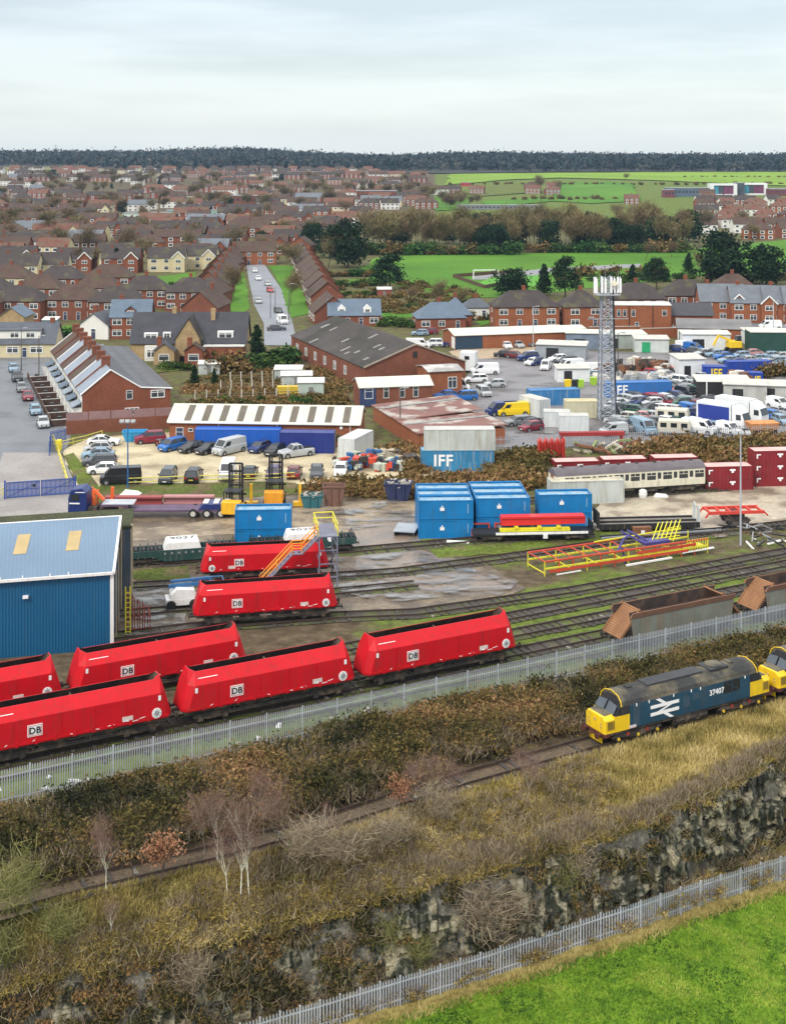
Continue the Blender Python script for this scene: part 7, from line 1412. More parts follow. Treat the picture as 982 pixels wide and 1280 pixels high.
for k, (px, py, w, h, d, m, lab) in enumerate(((924, 244.5, 8, 11, 10, mat('school_dark', (.06, .07, .09), .5), 'dark link block between the white school blocks'), (860, 246, 36, 7.5, 12, mat('school_blue', (.1, .14, .19), .5, var=.15), 'long dark blue school wing left of the white blocks'), (836, 247, 9, 6.5, 10, mat('school_maroon', (.16, .04, .05), .6), 'maroon hall at the left of the school wing'), (978, 245, 22, 6, 12, mat('school_maroon', (.16, .04, .05), .6), 'maroon wing at the right of the school'), (596, 241, 11, 4, 6, render_w, 'small white building on the far green fields'), (625, 262, 60, 3.2, 6, mat('stable_grey', (.2, .2, .22), .7), 'long low grey stable roof on the far green fields'), (582, 233, 9, 4, 7, mat('barn_red', (.45, .05, .04), .6), 'tiny red roofed barn below the far field'),
           (168, 276, 14, 4.5, 8, mat('unit_white', (.6, .62, .62), .5), 'white industrial unit on the town green'), (200, 275, 13, 4.5, 8, mat('unit_teal', (.1, .36, .3), .5), 'teal industrial unit on the town green'), (228, 273, 20, 5, 8, mat('unit_green', (.06, .4, .2), .5), 'green banded unit at the right of the town green'), (262, 273, 22, 5, 8, mat('unit_green_pale', (.3, .5, .36), .5), 'pale green unit right of the green banded one'), (470, 251, 32, 8, 9, brick3, 'long brown brick block before the far fields'), (300, 256, 26, 7, 9, brick3, 'long brick block in the middle of the town'), (92, 296, 20, 5, 9, mat('unit_grey', (.3, .32, .34), .6), 'grey roofed unit by the bare trees'))):
 a = Asm(); a.add('wall', MB().bx(-w / 2, w / 2, 0, d, 0, h), [m]); a.add('roof', MB().bx(-w / 2 - .3, w / 2 + .3, -.3, d + .3, h + .01, h + .5), [mat('unit_roof', (.25, .27, .29), .6, var=.2)]); b = MB()
 for q in range(max(2, int(w / 3))):
  b = MB(); x = -w / 2 + (q + .5) * w / max(2, int(w / 3)); b.bx(x - .8, x + .8, -.08, -.02, h * .45, h * .75); a.add('window', b, [pane_m])
 put(a, 'far_building', lab, 'building', at(px, py) - Vector((0, 0, .3)), R(random.uniform(-4, 4)))
# pylon on the ridge
def pylon():
 a = Asm(); b = MB()
 for s in (-1, 1):
  for t in (-1, 1): b.beam((s * 2.5, t * 2.5, 0), (s * .4, t * .4, 36), .5)
 for z in range(4, 34, 4): w = 2.5 - 2.1 * z / 36; b.beam((-w, -w, z), (w, -w, z + 4), .3); b.beam((w, -w, z), (-w, -w, z + 4), .3)
 a.add('tower', b, [galv]); c = MB()
 for z, w in ((24, 6), (29, 7), (34, 5)): c.beam((-w, 0, z), (w, 0, z), .5)
 a.add('cross_arm', c, [galv]); return a
put(pylon(), 'pylon', 'small electricity pylon on the wooded ridge, left one', 'pylon', at(70, 203), R(20), scale=.9); put(pylon(), 'pylon', 'faint electricity pylon on the ridge right of the centre gap', 'pylon', at(263, 201), R(20), scale=.6)
# park things: goal and pitch fence
a = Asm(); b = MB(); b.path([(-3.6, 0, 0), (-3.6, 0, 2.6), (3.6, 0, 2.6), (3.6, 0, 0)], .14, 6); a.add('frame', b, [plain_white]); b = MB(); b.path([(-3.6, 0, 2.6), (-3.6, 1.5, 0), (3.6, 1.5, 0), (3.6, 0, 2.6)], .06, 5); a.add('net_frame', b, [plain_white]); put(a, 'goal', 'white goal frame on the fenced pitch', 'goal', at(607, 349), R(6), scale=1.15)
fp = [(566, 347), (606, 361), (650, 352)]; fp2 = [(566, 347), (620, 343), (640, 342)]
for q, lab in ((fp, 'brown timber fence along the near sides of the pitch'), (fp2, 'brown timber fence along the far side of the pitch')):
 a = Asm(); o = at(*q[0]); b = MB()
 for p0_, p1_ in zip(q, q[1:]): b.beam(at(*p0_) - o + Vector((0, 0, .6)), at(*p1_) - o + Vector((0, 0, .6)), .15, 1.2)
 a.add('panel', b, [mat('fence_brown', (.1, .06, .035), .9, var=.2)]); put(a, 'timber_fence', lab, 'fence', o)
for q, h, lab in (([(600, 392), (632, 404), (634, 407)], 1.8, 'slatted garden fence left of the big brick semi'), ([(565, 318), (700, 316), (860, 312)], 1.6, 'dark fence between the park and the wood')):
 a = Asm(); o = at(*q[0]); b = MB()
 for p0_, p1_ in zip(q, q[1:]):
  n = int((at(*p1_) - at(*p0_)).length / 2)
  for k in range(n): u_ = at(*p0_).lerp(at(*p1_), k / n) - o; v_ = at(*p0_).lerp(at(*p1_), (k + .9) / n) - o; b.beam(u_ + Vector((0, 0, h / 2)), v_ + Vector((0, 0, h / 2)), .08, h)
 a.add('panel', b, [mat('fence_brown', (.1, .06, .035), .9)]); put(a, 'timber_fence', lab, 'fence', o)
# ------------------------------------------------------------------ cars and vans
CARC = {'silver': (.42, .44, .45), 'white': (.75, .76, .76), 'black': (.018, .019, .022), 'dark grey': (.07, .075, .085), 'grey': (.2, .21, .22), 'red': (.45, .015, .02), 'burgundy': (.2, .02, .035), 'blue': (.02, .13, .42), 'light blue': (.22, .32, .41), 'navy': (.015, .03, .13),
  'yellow': (.75, .52, .01), 'green': (.04, .12, .08), 'purple': (.08, .05, .12), 'pink': (.5, .25, .25), 'cream': (.55, .52, .42), 'maroon': (.15, .03, .03), 'orange': (.6, .2, .03)}
CP = {k: mat('car_' + k.replace(' ', '_'), c, .25, var=.04, vs=1.5, spec=.55) for k, c in CARC.items()}
cglass = mat('car_glass', (.02, .025, .03), .06, var=.1, spec=.8); trim_b = mat('car_trim', (.025, .025, .027), .6); lampw = mat('car_lamp', (.6, .62, .62), .15); lampr = mat('car_tail_lamp', (.35, .015, .012), .25); rimm_ = mat('car_rim', (.35, .36, .37), .35, metal=.5)
platew = mat('plate_white', (.7, .7, .66), .5); platey = mat('plate_yellow', (.7, .55, .06), .5)
# L, W, H, bonnet height, belt height, then x of: windscreen foot, roof front, roof rear, rear glass foot
TYPES = {'hatchback': (3.95, 1.7, 1.45, .92, .95, 1.0, .3, -1.35, -1.8), 'saloon': (4.5, 1.76, 1.43, .92, .95, 1.0, .25, -1.05, -1.75), 'estate': (4.6, 1.78, 1.48, .94, .96, 1.05, .35, -1.85, -2.15), 'people carrier': (4.35, 1.8, 1.68, 1.02, 1.02, 1.4, .55, -1.75, -2.05), 'off-roader': (4.5, 1.85, 1.75, 1.12, 1.15, 1.0, .4, -1.8, -2.1), 'coupe': (4.6, 1.8, 1.4, .9, .93, .95, .1, -.9, -1.8),
         'van': (5.2, 1.95, 2.15, 1.15, 1.2, 2.05, 1.25, -2.5, -2.58), 'small van': (4.2, 1.75, 1.82, 1.05, 1.08, 1.45, .6, -1.98, -2.08), 'minibus': (5.4, 2.0, 2.3, 1.15, 1.2, 2.1, 1.4, -2.6, -2.68), 'pick-up': (5.0, 1.82, 1.72, 1.08, 1.1, 1.1, .5, -.5, -.7)}
CA = {}
def car_asm(t):
 if t in CA: return CA[t]
 L, Wd, Hh, hb, bl_, xw, xr, xq, xg = TYPES[t]; a = Asm(); h = L / 2; w = Wd / 2; van = t in ('van', 'small van'); r = .31 if L < 4.7 else .34
 fx, rx = h - .82, -h + .78
 def sec(x, z0, zt, ww, zs): return [(x, -ww + .06, z0), (x, ww - .06, z0), (x, ww, (z0 + zs) / 2), (x, ww - .03, zs), (x, ww - .14, zt), (x, -ww + .14, zt), (x, -ww + .03, zs), (x, -ww, (z0 + zs) / 2)]
 b = MB(); st = [(h, .32, hb - .22, w - .16, hb - .34), (h - .12, .22, hb - .1, w - .05, hb - .22), (fx, .22, hb - .03, w, hb - .14), (xw, .22, bl_ + .03, w, bl_ - .06), (0, .22, bl_ + .02, w, bl_ - .05), (xq, .22, bl_ + .02, w, bl_ - .05)]
 tail = hb if t not in ('pick-up',) else bl_
 st += [(min(xg, -h + .5), .22, bl_ + .01 if t != 'saloon' else bl_, w, bl_ - .08), (-h + .1, .26, tail - .02, w - .05, tail - .14), (-h, .34, tail - .14, w - .14, tail - .24)]
 b.rings([sec(*s) for s in st]); bi = a.add('body', b, [CP['silver']], key='body', bevel=0)
 ins = .19 if not van and t != 'minibus' else .1
 if t == 'pick-up':
  bed = MB().bx(-h + .12, xg - .1, -w + .2, w - .2, bl_ - .0, bl_ + .025); a.add('load_bed', bed, [trim_b], parent=bi)
 # cabin
 c = [(xw, -w + .1), (xw, w - .1), (xg, w - .1), (xg, -w + .1)]; tp = [(xr, -w + ins + .06), (xr, w - ins - .06), (xq, w - ins - .06), (xq, -w + ins + .06)]
 cab = MB(); z0, z1 = bl_ + .0, Hh - .04
 cab.hexa([(x, y, z0) for x, y in c] + [(x, y, z1) for x, y in tp])
 if van:
  a.add('cab_shell', cab, [CP['silver']], key='body')
  def lerp3(p, q, t): return tuple(p[i] + (q[i] - p[i]) * t for i in range(3))
  def face(p00, p10, p11, p01, u0, u1, v0, v1, off):
   P = []
   for u, v in ((u0, v0), (u1, v0), (u1, v1), (u0, v1)): P.append(lerp3(lerp3(p00, p10, u), lerp3(p01, p11, u), v))
   n = (Vector(p10) - Vector(p00)).cross(Vector(p01) - Vector(p00)).normalized() * off; g = MB(); g.hexa([tuple(Vector(p) - n * .5) for p in P] + [tuple(Vector(p) + n) for p in P]); a.add('window', g, [cglass])
  B = [(x, y, z0) for x, y in c]; T = [(x, y, z1) for x, y in tp]
  face(B[0], B[1], T[1], T[0], .08, .92, .12, .92, .02)
  sp = (xw - xr + .9) / (xw - xg)
  face(B[1], B[2], T[2], T[1], .06 + .02, sp * .75, .12, .72, .02); face(B[0], B[3], T[3], T[0], .06 + .02, sp * .75, .12, .72, -.02)
  face(B[2], B[3], T[3], T[2], .1, .46, .2, .8, .02); face(B[2], B[3], T[3], T[2], .54, .9, .2, .8, .02)
 else:
  a.add('glazing', cab, [cglass]); rf = MB(); q = .03
  rf.hexa([(xr + .06, -w + ins + .04, z1 - .03), (xr + .06, w - ins - .04, z1 - .03), (xq - .06, w - ins - .04, z1 - .03), (xq - .06, -w + ins + .04, z1 - .03), (xr - .08, -w + ins + .14, Hh + .02), (xr - .08, w - ins - .14, Hh + .02), (xq + .08, w - ins - .14, Hh + .02), (xq + .08, -w + ins + .14, Hh + .02)])
  for s in (-1, 1):
   yb, yt = s * (w - .095), s * (w - ins - .05)
   rf.beam((xw, yb, z0), (xr, yt, z1), .07, .07); rf.beam((xg, yb, z0), (xq, yt, z1), .16, .1); xm = (xw + xg) / 2 - .1; rf.beam((xm, yb + s * .01, z0), (xm + .02, yt + s * .012, z1), .09, .05)
  a.add('roof', rf, [CP['silver']], key='body')
 for k, (x, s) in enumerate(((fx, -1), (fx, 1), (rx, -1), (rx, 1))):
  y = s * (w - .09); wh = MB(); wh.tube((x, y - .1, r), (x, y + .105, r), r, 14, 0); o = s * .115; wh.tube((x, y + o - s * .01, r), (x, y + o, r), r * .62, 10, 1); a.add('wheel', wh, [tyre, rimm_])
 ar = MB()
 for x in (fx, rx):
  for s in (-1, 1): ar.tube((x, s * (w - .12), r + .03), (x, s * (w + .004), r + .03), r + .06, 14)
 a.add('wheel_arch', ar, [trim_b], parent=bi)
 for s in (-1, 1):
  l = MB().hexa([(h - .2, s * (w - .5), hb - .36), (h - .04, s * (w - .5), hb - .36), (h - .2, s * (w - .1), hb - .34), (h - .3, s * (w - .1), hb - .34), (h - .2, s * (w - .5), hb - .18), (h - .08, s * (w - .5), hb - .18), (h - .24, s * (w - .1), hb - .16), (h - .34, s * (w - .1), hb - .16)]); a.add('headlight', l, [lampw])
  l = MB().bx(-h - .01, -h + .16, min(s * (w - .38), s * (w - .1)), max(s * (w - .38), s * (w - .1)), hb - .34 if not van else .9, hb - .12 if not van else 1.2); a.add('tail_light', l, [lampr])
 gr = MB().bx(h - .06, h + .012, -w + .45, w - .45, .34, .56); a.add('grille', gr, [trim_b]); pl = MB().bx(h + .012, h + .025, -.26, .26, .4, .52); a.add('number_plate', pl, [platew]); pl = MB().bx(-h - .02, -h - .002, -.26, .26, .5, .62); a.add('number_plate', pl, [platey])
 mr = MB()
 for s in (-1, 1): mr.bx(xw - .35, xw - .2, min(s * (w - .05), s * (w + .16)), max(s * (w - .05), s * (w + .16)), bl_ + .05, bl_ + .2)
 a.add('mirror', mr, [trim_b]); CA[t] = a; return a
def cars(where, rows, group, off=True):
 """rows: (pixel x, pixel y of the near wheels, colour, type, heading in degrees: 0 nose right, 180 nose left, -90 nose to the camera)"""
 lb = row_labels([f'{c} {t}' for _, _, c, t, _ in rows], where)
 for (px, py, c, t, hd), l in zip(rows, lb):
  p = at(px, py); Wd = TYPES[t][1]; L = TYPES[t][0]; q = abs(math.sin(R(hd))) * L / 2 + abs(math.cos(R(hd))) * Wd / 2
  put(car_asm(t), 'van' if 'van' in t or t == 'minibus' else 'car', l, 'van' if 'van' in t or t == 'minibus' else 'car', p + Vector((0, q * .8 if off else 0, .02)), R(hd), group=group, colors={'body': CP[c]})
cars('parked on the terrace street', [(14, 466, 'light blue', 'hatchback', -71), (18, 478, 'dark grey', 'off-roader', -71), (24, 491, 'grey', 'hatchback', -71), (31, 502, 'burgundy', 'saloon', -71), (41, 520, 'light blue', 'hatchback', -71), (50, 536, 'silver', 'saloon', -71)], 'cars on the terrace street')
cars('nosed up to the grass at the car park edge', [(121, 567, 'silver', 'hatchback', 186), (121, 575, 'light blue', 'saloon', 188), (123, 584, 'dark grey', 'estate', 186), (127, 594, 'white', 'hatchback', 186)], 'cars in the car park')
cars('at the left of the car park', [(128, 558, 'white', 'coupe', 2), (149, 607, 'black', 'van', 190), (186, 556, 'burgundy', 'off-roader', 195)], 'cars in the car park')
cars('in the back row of the car park', [(213, 566, 'blue', 'people carrier', -128), (238, 568, 'black', 'saloon', -128), (259, 570, 'black', 'saloon', -128), (284, 571, 'silver', 'van', -128), (323, 568, 'navy', 'hatchback', -118), (343, 572, 'black', 'hatchback', -118), (369, 574, 'silver', 'pick-up', -150)], 'cars in the car park')
cars('in the front row of the car park', [(207, 606, 'dark grey', 'people carrier', -92), (240, 605, 'black', 'people carrier', 88), (282, 602, 'white', 'van', -88), (311, 600, 'black', 'hatchback', 88), (340, 601, 'purple', 'hatchback', -92), (367, 600, 'maroon', 'hatchback', 88), (395, 600, 'dark grey', 'hatchback', -88), (425, 597, 'white', 'hatchback', -92)], 'cars in the car park')
cars('near the brick lean-to', [(568, 490, 'white', 'minibus', 0), (594, 479, 'white', 'estate', 190), (606, 469, 'white', 'van', 188), (619, 485, 'silver', 'hatchback', 186), (605, 497, 'silver', 'people carrier', -75), (558, 500, 'blue', 'saloon', 200), (581, 502, 'blue', 'people carrier', 195)], 'cars in the car lot')
cars('in the middle of the car lot', [(629, 447, 'black', 'hatchback', 180), (644, 449, 'maroon', 'hatchback', -30), (660, 452, 'navy', 'off-roader', 205), (675, 446, 'white', 'pick-up', 190), (667, 458, 'white', 'hatchback', 225), (671, 458, 'navy', 'hatchback', 225), (683, 464, 'white', 'small van', -105), (698, 453, 'white', 'hatchback', 200), (709, 458, 'black', 'off-roader', 200), (714, 464, 'white', 'van', 200), (730, 469, 'white', 'van', 190), (741, 474, 'light blue', 'hatchback', 190)], 'cars in the car lot')
cars('before the white roofed garages', [(625, 433, 'white', 'pick-up', -60), (634, 437, 'white', 'hatchback', -80), (648, 436, 'silver', 'hatchback', -70), (655, 430, 'light blue', 'hatchback', -70), (662, 434, 'dark grey', 'hatchback', -75), (676, 433, 'navy', 'van', -75)], 'cars in the car lot')
cars('between the bungalow and the garages', [(525, 420, 'light blue', 'hatchback', 180), (537, 418, 'burgundy', 'hatchback', 180), (541, 434, 'white', 'off-roader', 180), (550, 434, 'navy', 'saloon', 0), (522, 436, 'white', 'van', 0)], 'cars in the car lot')
cars('beside the grey container at the lot front', [(628, 521, 'navy', 'van', 200), (641, 521, 'yellow', 'van', 192), (648, 534, 'grey', 'estate', 200), (663, 537, 'black', 'hatchback', 210), (665, 541, 'burgundy', 'hatchback', 215)], 'cars in the car lot')
cars('on the estate road', [(322, 351, 'white', 'saloon', -80), (334, 358, 'silver', 'saloon', -75), (337, 366, 'red', 'hatchback', -75), (322, 380, 'silver', 'saloon', -80), (347, 392, 'dark grey', 'hatchback', -72), (352, 406, 'white', 'van', -72), (345, 414, 'dark grey', 'saloon', 10), (318, 341, 'white', 'hatchback', -80)], 'cars on the estate road')
cars('first scrapyard row right of the mast', [(770, 512, 'silver', 'hatchback', -140), (786, 506, 'silver', 'hatchback', -40), (797, 503, 'dark grey', 'hatchback', -45), (803, 509, 'navy', 'saloon', -140), (810, 497, 'red', 'hatchback', -50), (817, 505, 'red', 'saloon', -55), (834, 505, 'white', 'saloon', -50), (834, 494, 'red', 'saloon', -50), (822, 493, 'burgundy', 'hatchback', -50), (849, 502, 'navy', 'hatchback', -50), (860, 498, 'black', 'people carrier', -60), (874, 497, 'green', 'people carrier', -65)], 'scrapyard cars')
cars('second scrapyard row, behind the fence', [(771, 524, 'grey', 'estate', -35), (786, 518, 'dark grey', 'estate', -30), (797, 520, 'green', 'estate', -30), (815, 517, 'dark grey', 'estate', 200), (833, 519, 'white', 'estate', -40), (847, 520, 'silver', 'hatchback', -40), (866, 521, 'blue', 'small van', -60), (877, 514, 'burgundy', 'hatchback', -40)], 'scrapyard cars')
cars('third scrapyard row, nearest the fence', [(775, 534, 'silver', 'saloon', -30), (792, 529, 'cream', 'hatchback', -30), (808, 528, 'pink', 'saloon', -30), (823, 528, 'silver', 'hatchback', -35), (826, 535, 'grey', 'hatchback', -35), (876, 524, 'dark grey', 'hatchback', -45), (896, 541, 'light blue', 'hatchback', -30), (780, 541, 'grey', 'small van', -40)], 'scrapyard cars')
cars('in the scrapyard before the IFF containers', [(817, 472, 'red', 'hatchback', -30), (823, 477, 'light blue', 'hatchback', -30), (834, 483, 'silver', 'hatchback', -30), (835, 474, 'silver', 'hatchback', -30), (845, 488, 'grey', 'saloon', -35), (843, 470, 'red', 'hatchback', -30), (856, 483, 'white', 'people carrier', -40), (866, 487, 'silver', 'saloon', -40), (878, 491, 'burgundy', 'saloon', -40), (882, 477, 'silver', 'hatchback', -30), (895, 485, 'dark grey', 'estate', -20), (906, 488, 'grey', 'estate', -20), (893, 508, 'dark grey', 'estate', -20), (911, 512, 'silver', 'hatchback', -30)], 'scrapyard cars')
cars('scrapyard row at the right edge', [(925, 516, 'grey', 'hatchback', -50), (943, 519, 'blue', 'hatchback', -60), (951, 521, 'silver', 'hatchback', -60), (962, 523, 'grey', 'hatchback', -60), (970, 527, 'blue', 'hatchback', -60), (980, 533, 'light blue', 'hatchback', -75), (976, 513, 'white', 'small van', -60), (990, 524, 'silver', 'hatchback', -60)], 'scrapyard cars')
cars('in the crowded back row of the scrapyard', [(895, 447, 'light blue', 'saloon', 200), (906, 450, 'blue', 'saloon', 200), (912, 455, 'light blue', 'saloon', 195), (922, 458, 'navy', 'saloon', 195), (927, 449, 'light blue', 'hatchback', 200), (935, 455, 'silver', 'saloon', 195), (941, 446, 'pink', 'saloon', 195), (948, 453, 'light blue', 'saloon', 195), (957, 459, 'silver', 'hatchback', 195), (963, 449, 'light blue', 'hatchback', 190), (971, 456, 'light blue', 'hatchback', 190), (978, 450, 'silver', 'hatchback', 190), (985, 460, 'light blue', 'saloon', 190), (964, 466, 'maroon', 'hatchback', 190), (978, 467, 'silver', 'hatchback', 190)], 'scrapyard cars')
cars('below the green timber screen', [(848, 441, 'navy', 'hatchback', -30), (858, 438, 'white', 'small van', -40), (868, 440, 'blue', 'small van', -50), (871, 444, 'dark grey', 'hatchback', -30), (880, 446, 'silver', 'hatchback', 200), (888, 446, 'black', 'saloon', 200)], 'scrapyard cars')
cars('on the back lane below the brick houses', [(745, 415, 'dark grey', 'hatchback', 180), (712, 415, 'white', 'hatchback', 180), (963, 412, 'white', 'van', 180), (975, 411, 'silver', 'estate', 0), (846, 413, 'white', 'hatchback', 30)], 'cars on the back lane')
fr_ = random.Random(9); used = [(o.location.x / o.location.y * F + CX, HY + H * F / o.location.y) for o in SC.objects if o.get('group') == 'scrapyard cars']
for q, (yy, x0, x1, nm_) in enumerate(((509, 768, 905, 'rearmost'), (516, 772, 900, 'second'), (525, 800, 895, 'third'), (536, 790, 890, 'nearest'), (474, 812, 860, 'farthest'))):
 rw_ = []
 for x in range(x0, x1, 12):
  y = yy + fr_.uniform(-1.5, 1.5)
  if all(abs(x - a_) > 7 or abs(y - b_) > 5 for a_, b_ in used): rw_.append((x, y, fr_.choice(['silver', 'grey', 'dark grey', 'navy', 'red', 'white', 'black', 'burgundy', 'light blue', 'green']), fr_.choice(['hatchback', 'saloon', 'estate', 'people carrier']), fr_.choice([-35, -45, 200])))
 cars(f'in the {nm_} tightly packed scrapyard line', rw_, 'scrapyard cars')
# motorbike
a = Asm()
for x in (-.7, .7): a.add('wheel', MB().tube((x, -.06, .32), (x, .06, .32), .32, 14), [tyre])
a.add('frame', MB().hexa([(-.5, -.12, .35), (.45, -.12, .35), (.45, .12, .35), (-.5, .12, .35), (-.6, -.12, .85), (.5, -.14, .95), (.5, .14, .95), (-.6, .12, .85)]), [CP['maroon']]); a.add('seat', MB().bx(-.7, -.05, -.13, .13, .87, .95), [black]); a.add('handlebar', MB().tube((.4, -.4, 1.1), (.4, .4, 1.1), .04).tube((.72, 0, .35), (.4, 0, 1.1), .05), [steelg]); put(a, 'motorbike', 'motorbike parked right of the red car', 'motorbike', at(198, 559), R(-60), scale=1.1)
def curtain_lorry(c2):
 a = Asm(); a.add('box', MB().bx(-3.9, 1.9, -1.25, 1.25, 1.0, 3.9), [mat('box_van_white', (.66, .68, .68), .6)]); cu_ = MB().bx(-3.6, 1.6, -1.29, -1.255, 1.3, 3.5); a.add('side_curtain', cu_, [c2])
 cb = MB(); cb.rings([[(x, -1.2, z) for x, z in ((2.0, .6), (4.0, .6), (4.0, 1.7), (3.6, 2.8), (2.9, 3.5), (2.0, 3.8))], [(x, 1.2, z) for x, z in ((2.0, .6), (4.0, .6), (4.0, 1.7), (3.6, 2.8), (2.9, 3.5), (2.0, 3.8))]]); ci = a.add('cab', cb, [CP['white']], bevel=.06)
 a.add('windscreen', MB().hexa([(4.0, -1.05, 1.75), (4.0, 1.05, 1.75), (3.62, 1.0, 2.75), (3.62, -1.0, 2.75), (4.04, -1.05, 1.77), (4.04, 1.05, 1.77), (3.66, 1.0, 2.77), (3.66, -1.0, 2.77)]), [cglass], parent=ci); a.add('side_window', MB().bx(2.7, 3.5, -1.23, -1.2, 1.8, 2.6), [cglass], parent=ci); a.add('chassis', MB().bx(-3.9, 3.8, -.6, .6, .5, .95), [dark])
 for x in (-2.6, 3.0):
  for y in (-1.05, 1.05): wh = a.add('wheel', MB().tube((x, y - .15, .48), (x, y + .15, .48), .48, 16), [tyre]); a.add('rim', MB().tube((x, y - .17, .48), (x, y + .17, .48), .25, 10), [rimm_], parent=wh)
 return a
put(curtain_lorry(mat('curtain_blue', (.02, .04, .25), .5, var=.12)), 'box_lorry', 'white lorry with a dark blue side panel in the scrapyard', 'lorry', at(908, 539) + Vector((0, 2.2, 0)), R(-42)); put(curtain_lorry(mat('box_van_white', (.66, .68, .68), .6)), 'box_lorry', 'all white lorry cab and box right of the blue sided lorry', 'lorry', at(927, 535) + Vector((.8, 3.6, 0)), R(-42))
cars('at the fence below the lorries', [(807, 545, 'light blue', 'van', -70), (768, 546, 'silver', 'small van', 200), (876, 545, 'white', 'van', -35), (914, 546, 'white', 'small van', -60)], 'scrapyard cars')
a = Asm(); cv = MB(); cv.rings([[(x, -1.05, z) for x, z in ((-2.3, .5), (2.3, .5), (2.5, 1.4), (2.2, 2.3), (-2.2, 2.3), (-2.4, 1.4))], [(x, 1.05, z) for x, z in ((-2.3, .5), (2.3, .5), (2.5, 1.4), (2.2, 2.3), (-2.2, 2.3), (-2.4, 1.4))]]); ci = a.add('body', cv, [CP['cream']], bevel=.08)
for x in (-1.5, 0, 1.5): a.add('window', MB().bx(x - .45, x + .45, -1.08, -1.04, 1.3, 1.95), [cglass], parent=ci)
for y in (-.9, .9): a.add('wheel', MB().tube((0, y - .1, .32), (0, y + .1, .32), .32, 12), [tyre])
a.add('drawbar', MB().beam((2.3, 0, .5), (3.4, 0, .45), .12), [dark]); put(a, 'caravan', 'cream caravan behind the grey fence in the scrapyard', 'caravan', at(843, 545) + Vector((0, .8, 0)), R(-12))
put(a, 'caravan', 'pale caravan behind the cream one', 'caravan', at(841, 531) + Vector((0, .8, 0)), R(-20), scale=1.05)
a = Asm(); a.add('body', MB().bx(-1.3, 1.2, -1.15, 1.15, .4, 3.4).bx(1.2, 1.3, -1.2, 1.2, .4, 3.5), [mat('box_van_white', (.66, .68, .68), .6)]); a.add('window', MB().bx(-.5, .3, -1.18, -1.16, 2.2, 2.8), [cglass]);
for y in (-.9, .9): a.add('wheel', MB().tube((0, y - .1, .35), (0, y + .1, .35), .35, 12), [tyre])
put(a, 'horsebox_trailer', 'tall white box trailer by the workshop corner', 'trailer', at(586, 466) + Vector((0, 1, 0)), R(-14), scale=1.15)
a = Asm(); a.add('tipper_body', MB().hexa([(-2, -1.1, 1.0), (2, -1.1, 1.0), (2, 1.1, 1.0), (-2, 1.1, 1.0), (-2.2, -1.3, 2.0), (2.3, -1.3, 2.0), (2.3, 1.3, 2.0), (-2.2, 1.3, 2.0)]), [mat('loader_orange', (.55, .22, .06), .6, var=.2)]); a.add('chassis', MB().bx(-2.2, 2.2, -.6, .6, .5, 1.0), [dark])
for x in (-1.4, 1.4):
 for y in (-.95, .95): a.add('wheel', MB().tube((x, y - .15, .45), (x, y + .15, .45), .45, 14), [tyre])
put(a, 'tipper_trailer', 'orange tipper body beside the white lorries at the fence', 'trailer', at(954, 546) + Vector((0, 1, 0)), R(8))
a = Asm(); yb_ = mat('digger_yellow', (.75, .5, .02), .45, var=.1); a.add('body', MB().bx(-1.2, 1.2, -1.1, 1.1, .9, 2.2), [yb_], bevel=.08); a.add('boom', MB().beam((.6, 0, 1.8), (-3.2, 0, 3.2), .4).beam((-3.2, 0, 3.2), (-4.2, 0, 1.4), .32), [yb_]); a.add('cab', MB().bx(.2, 1.1, -1.0, 0, 2.2, 3.2), [cglass])
for y in (-.9, .9): a.add('track', MB().prism([(-1.5, .45), (-1.2, .05), (1.2, .05), (1.5, .45), (1.2, .85), (-1.2, .85)], 'y', y - .22, y + .22), [trim_b])
put(a, 'excavator', 'yellow excavator at the back of the scrapyard', 'excavator', at(918, 441) + Vector((0, 1, 0)), R(12), scale=1.1)
for k, (px, py, c) in enumerate(((709, 484, 'yellow'), (718, 484, 'black'), (725, 484, 'green'), (741, 481, 'green'))):
 a = Asm(); m = CP[c] if c != 'green' else mat('bin_lime', (.3, .5, .04), .5); a.add('body', MB().hexa([(-.5, -.45, 0), (.5, -.45, 0), (.5, .45, 0), (-.5, .45, 0), (-.6, -.55, 1.25), (.6, -.55, 1.25), (.6, .55, 1.25), (-.6, .55, 1.25)]), [m]); a.add('lid', MB().bx(-.62, .62, -.57, .57, 1.255, 1.35), [m]); put(a, 'waste_bin', ['yellow waste bin above the blue container', 'black waste bin between the yellow and lime ones', 'lime green waste bin right of the black one', 'lime green waste bin at the foot of the mast'][k], 'bin', at(px, py), 0)
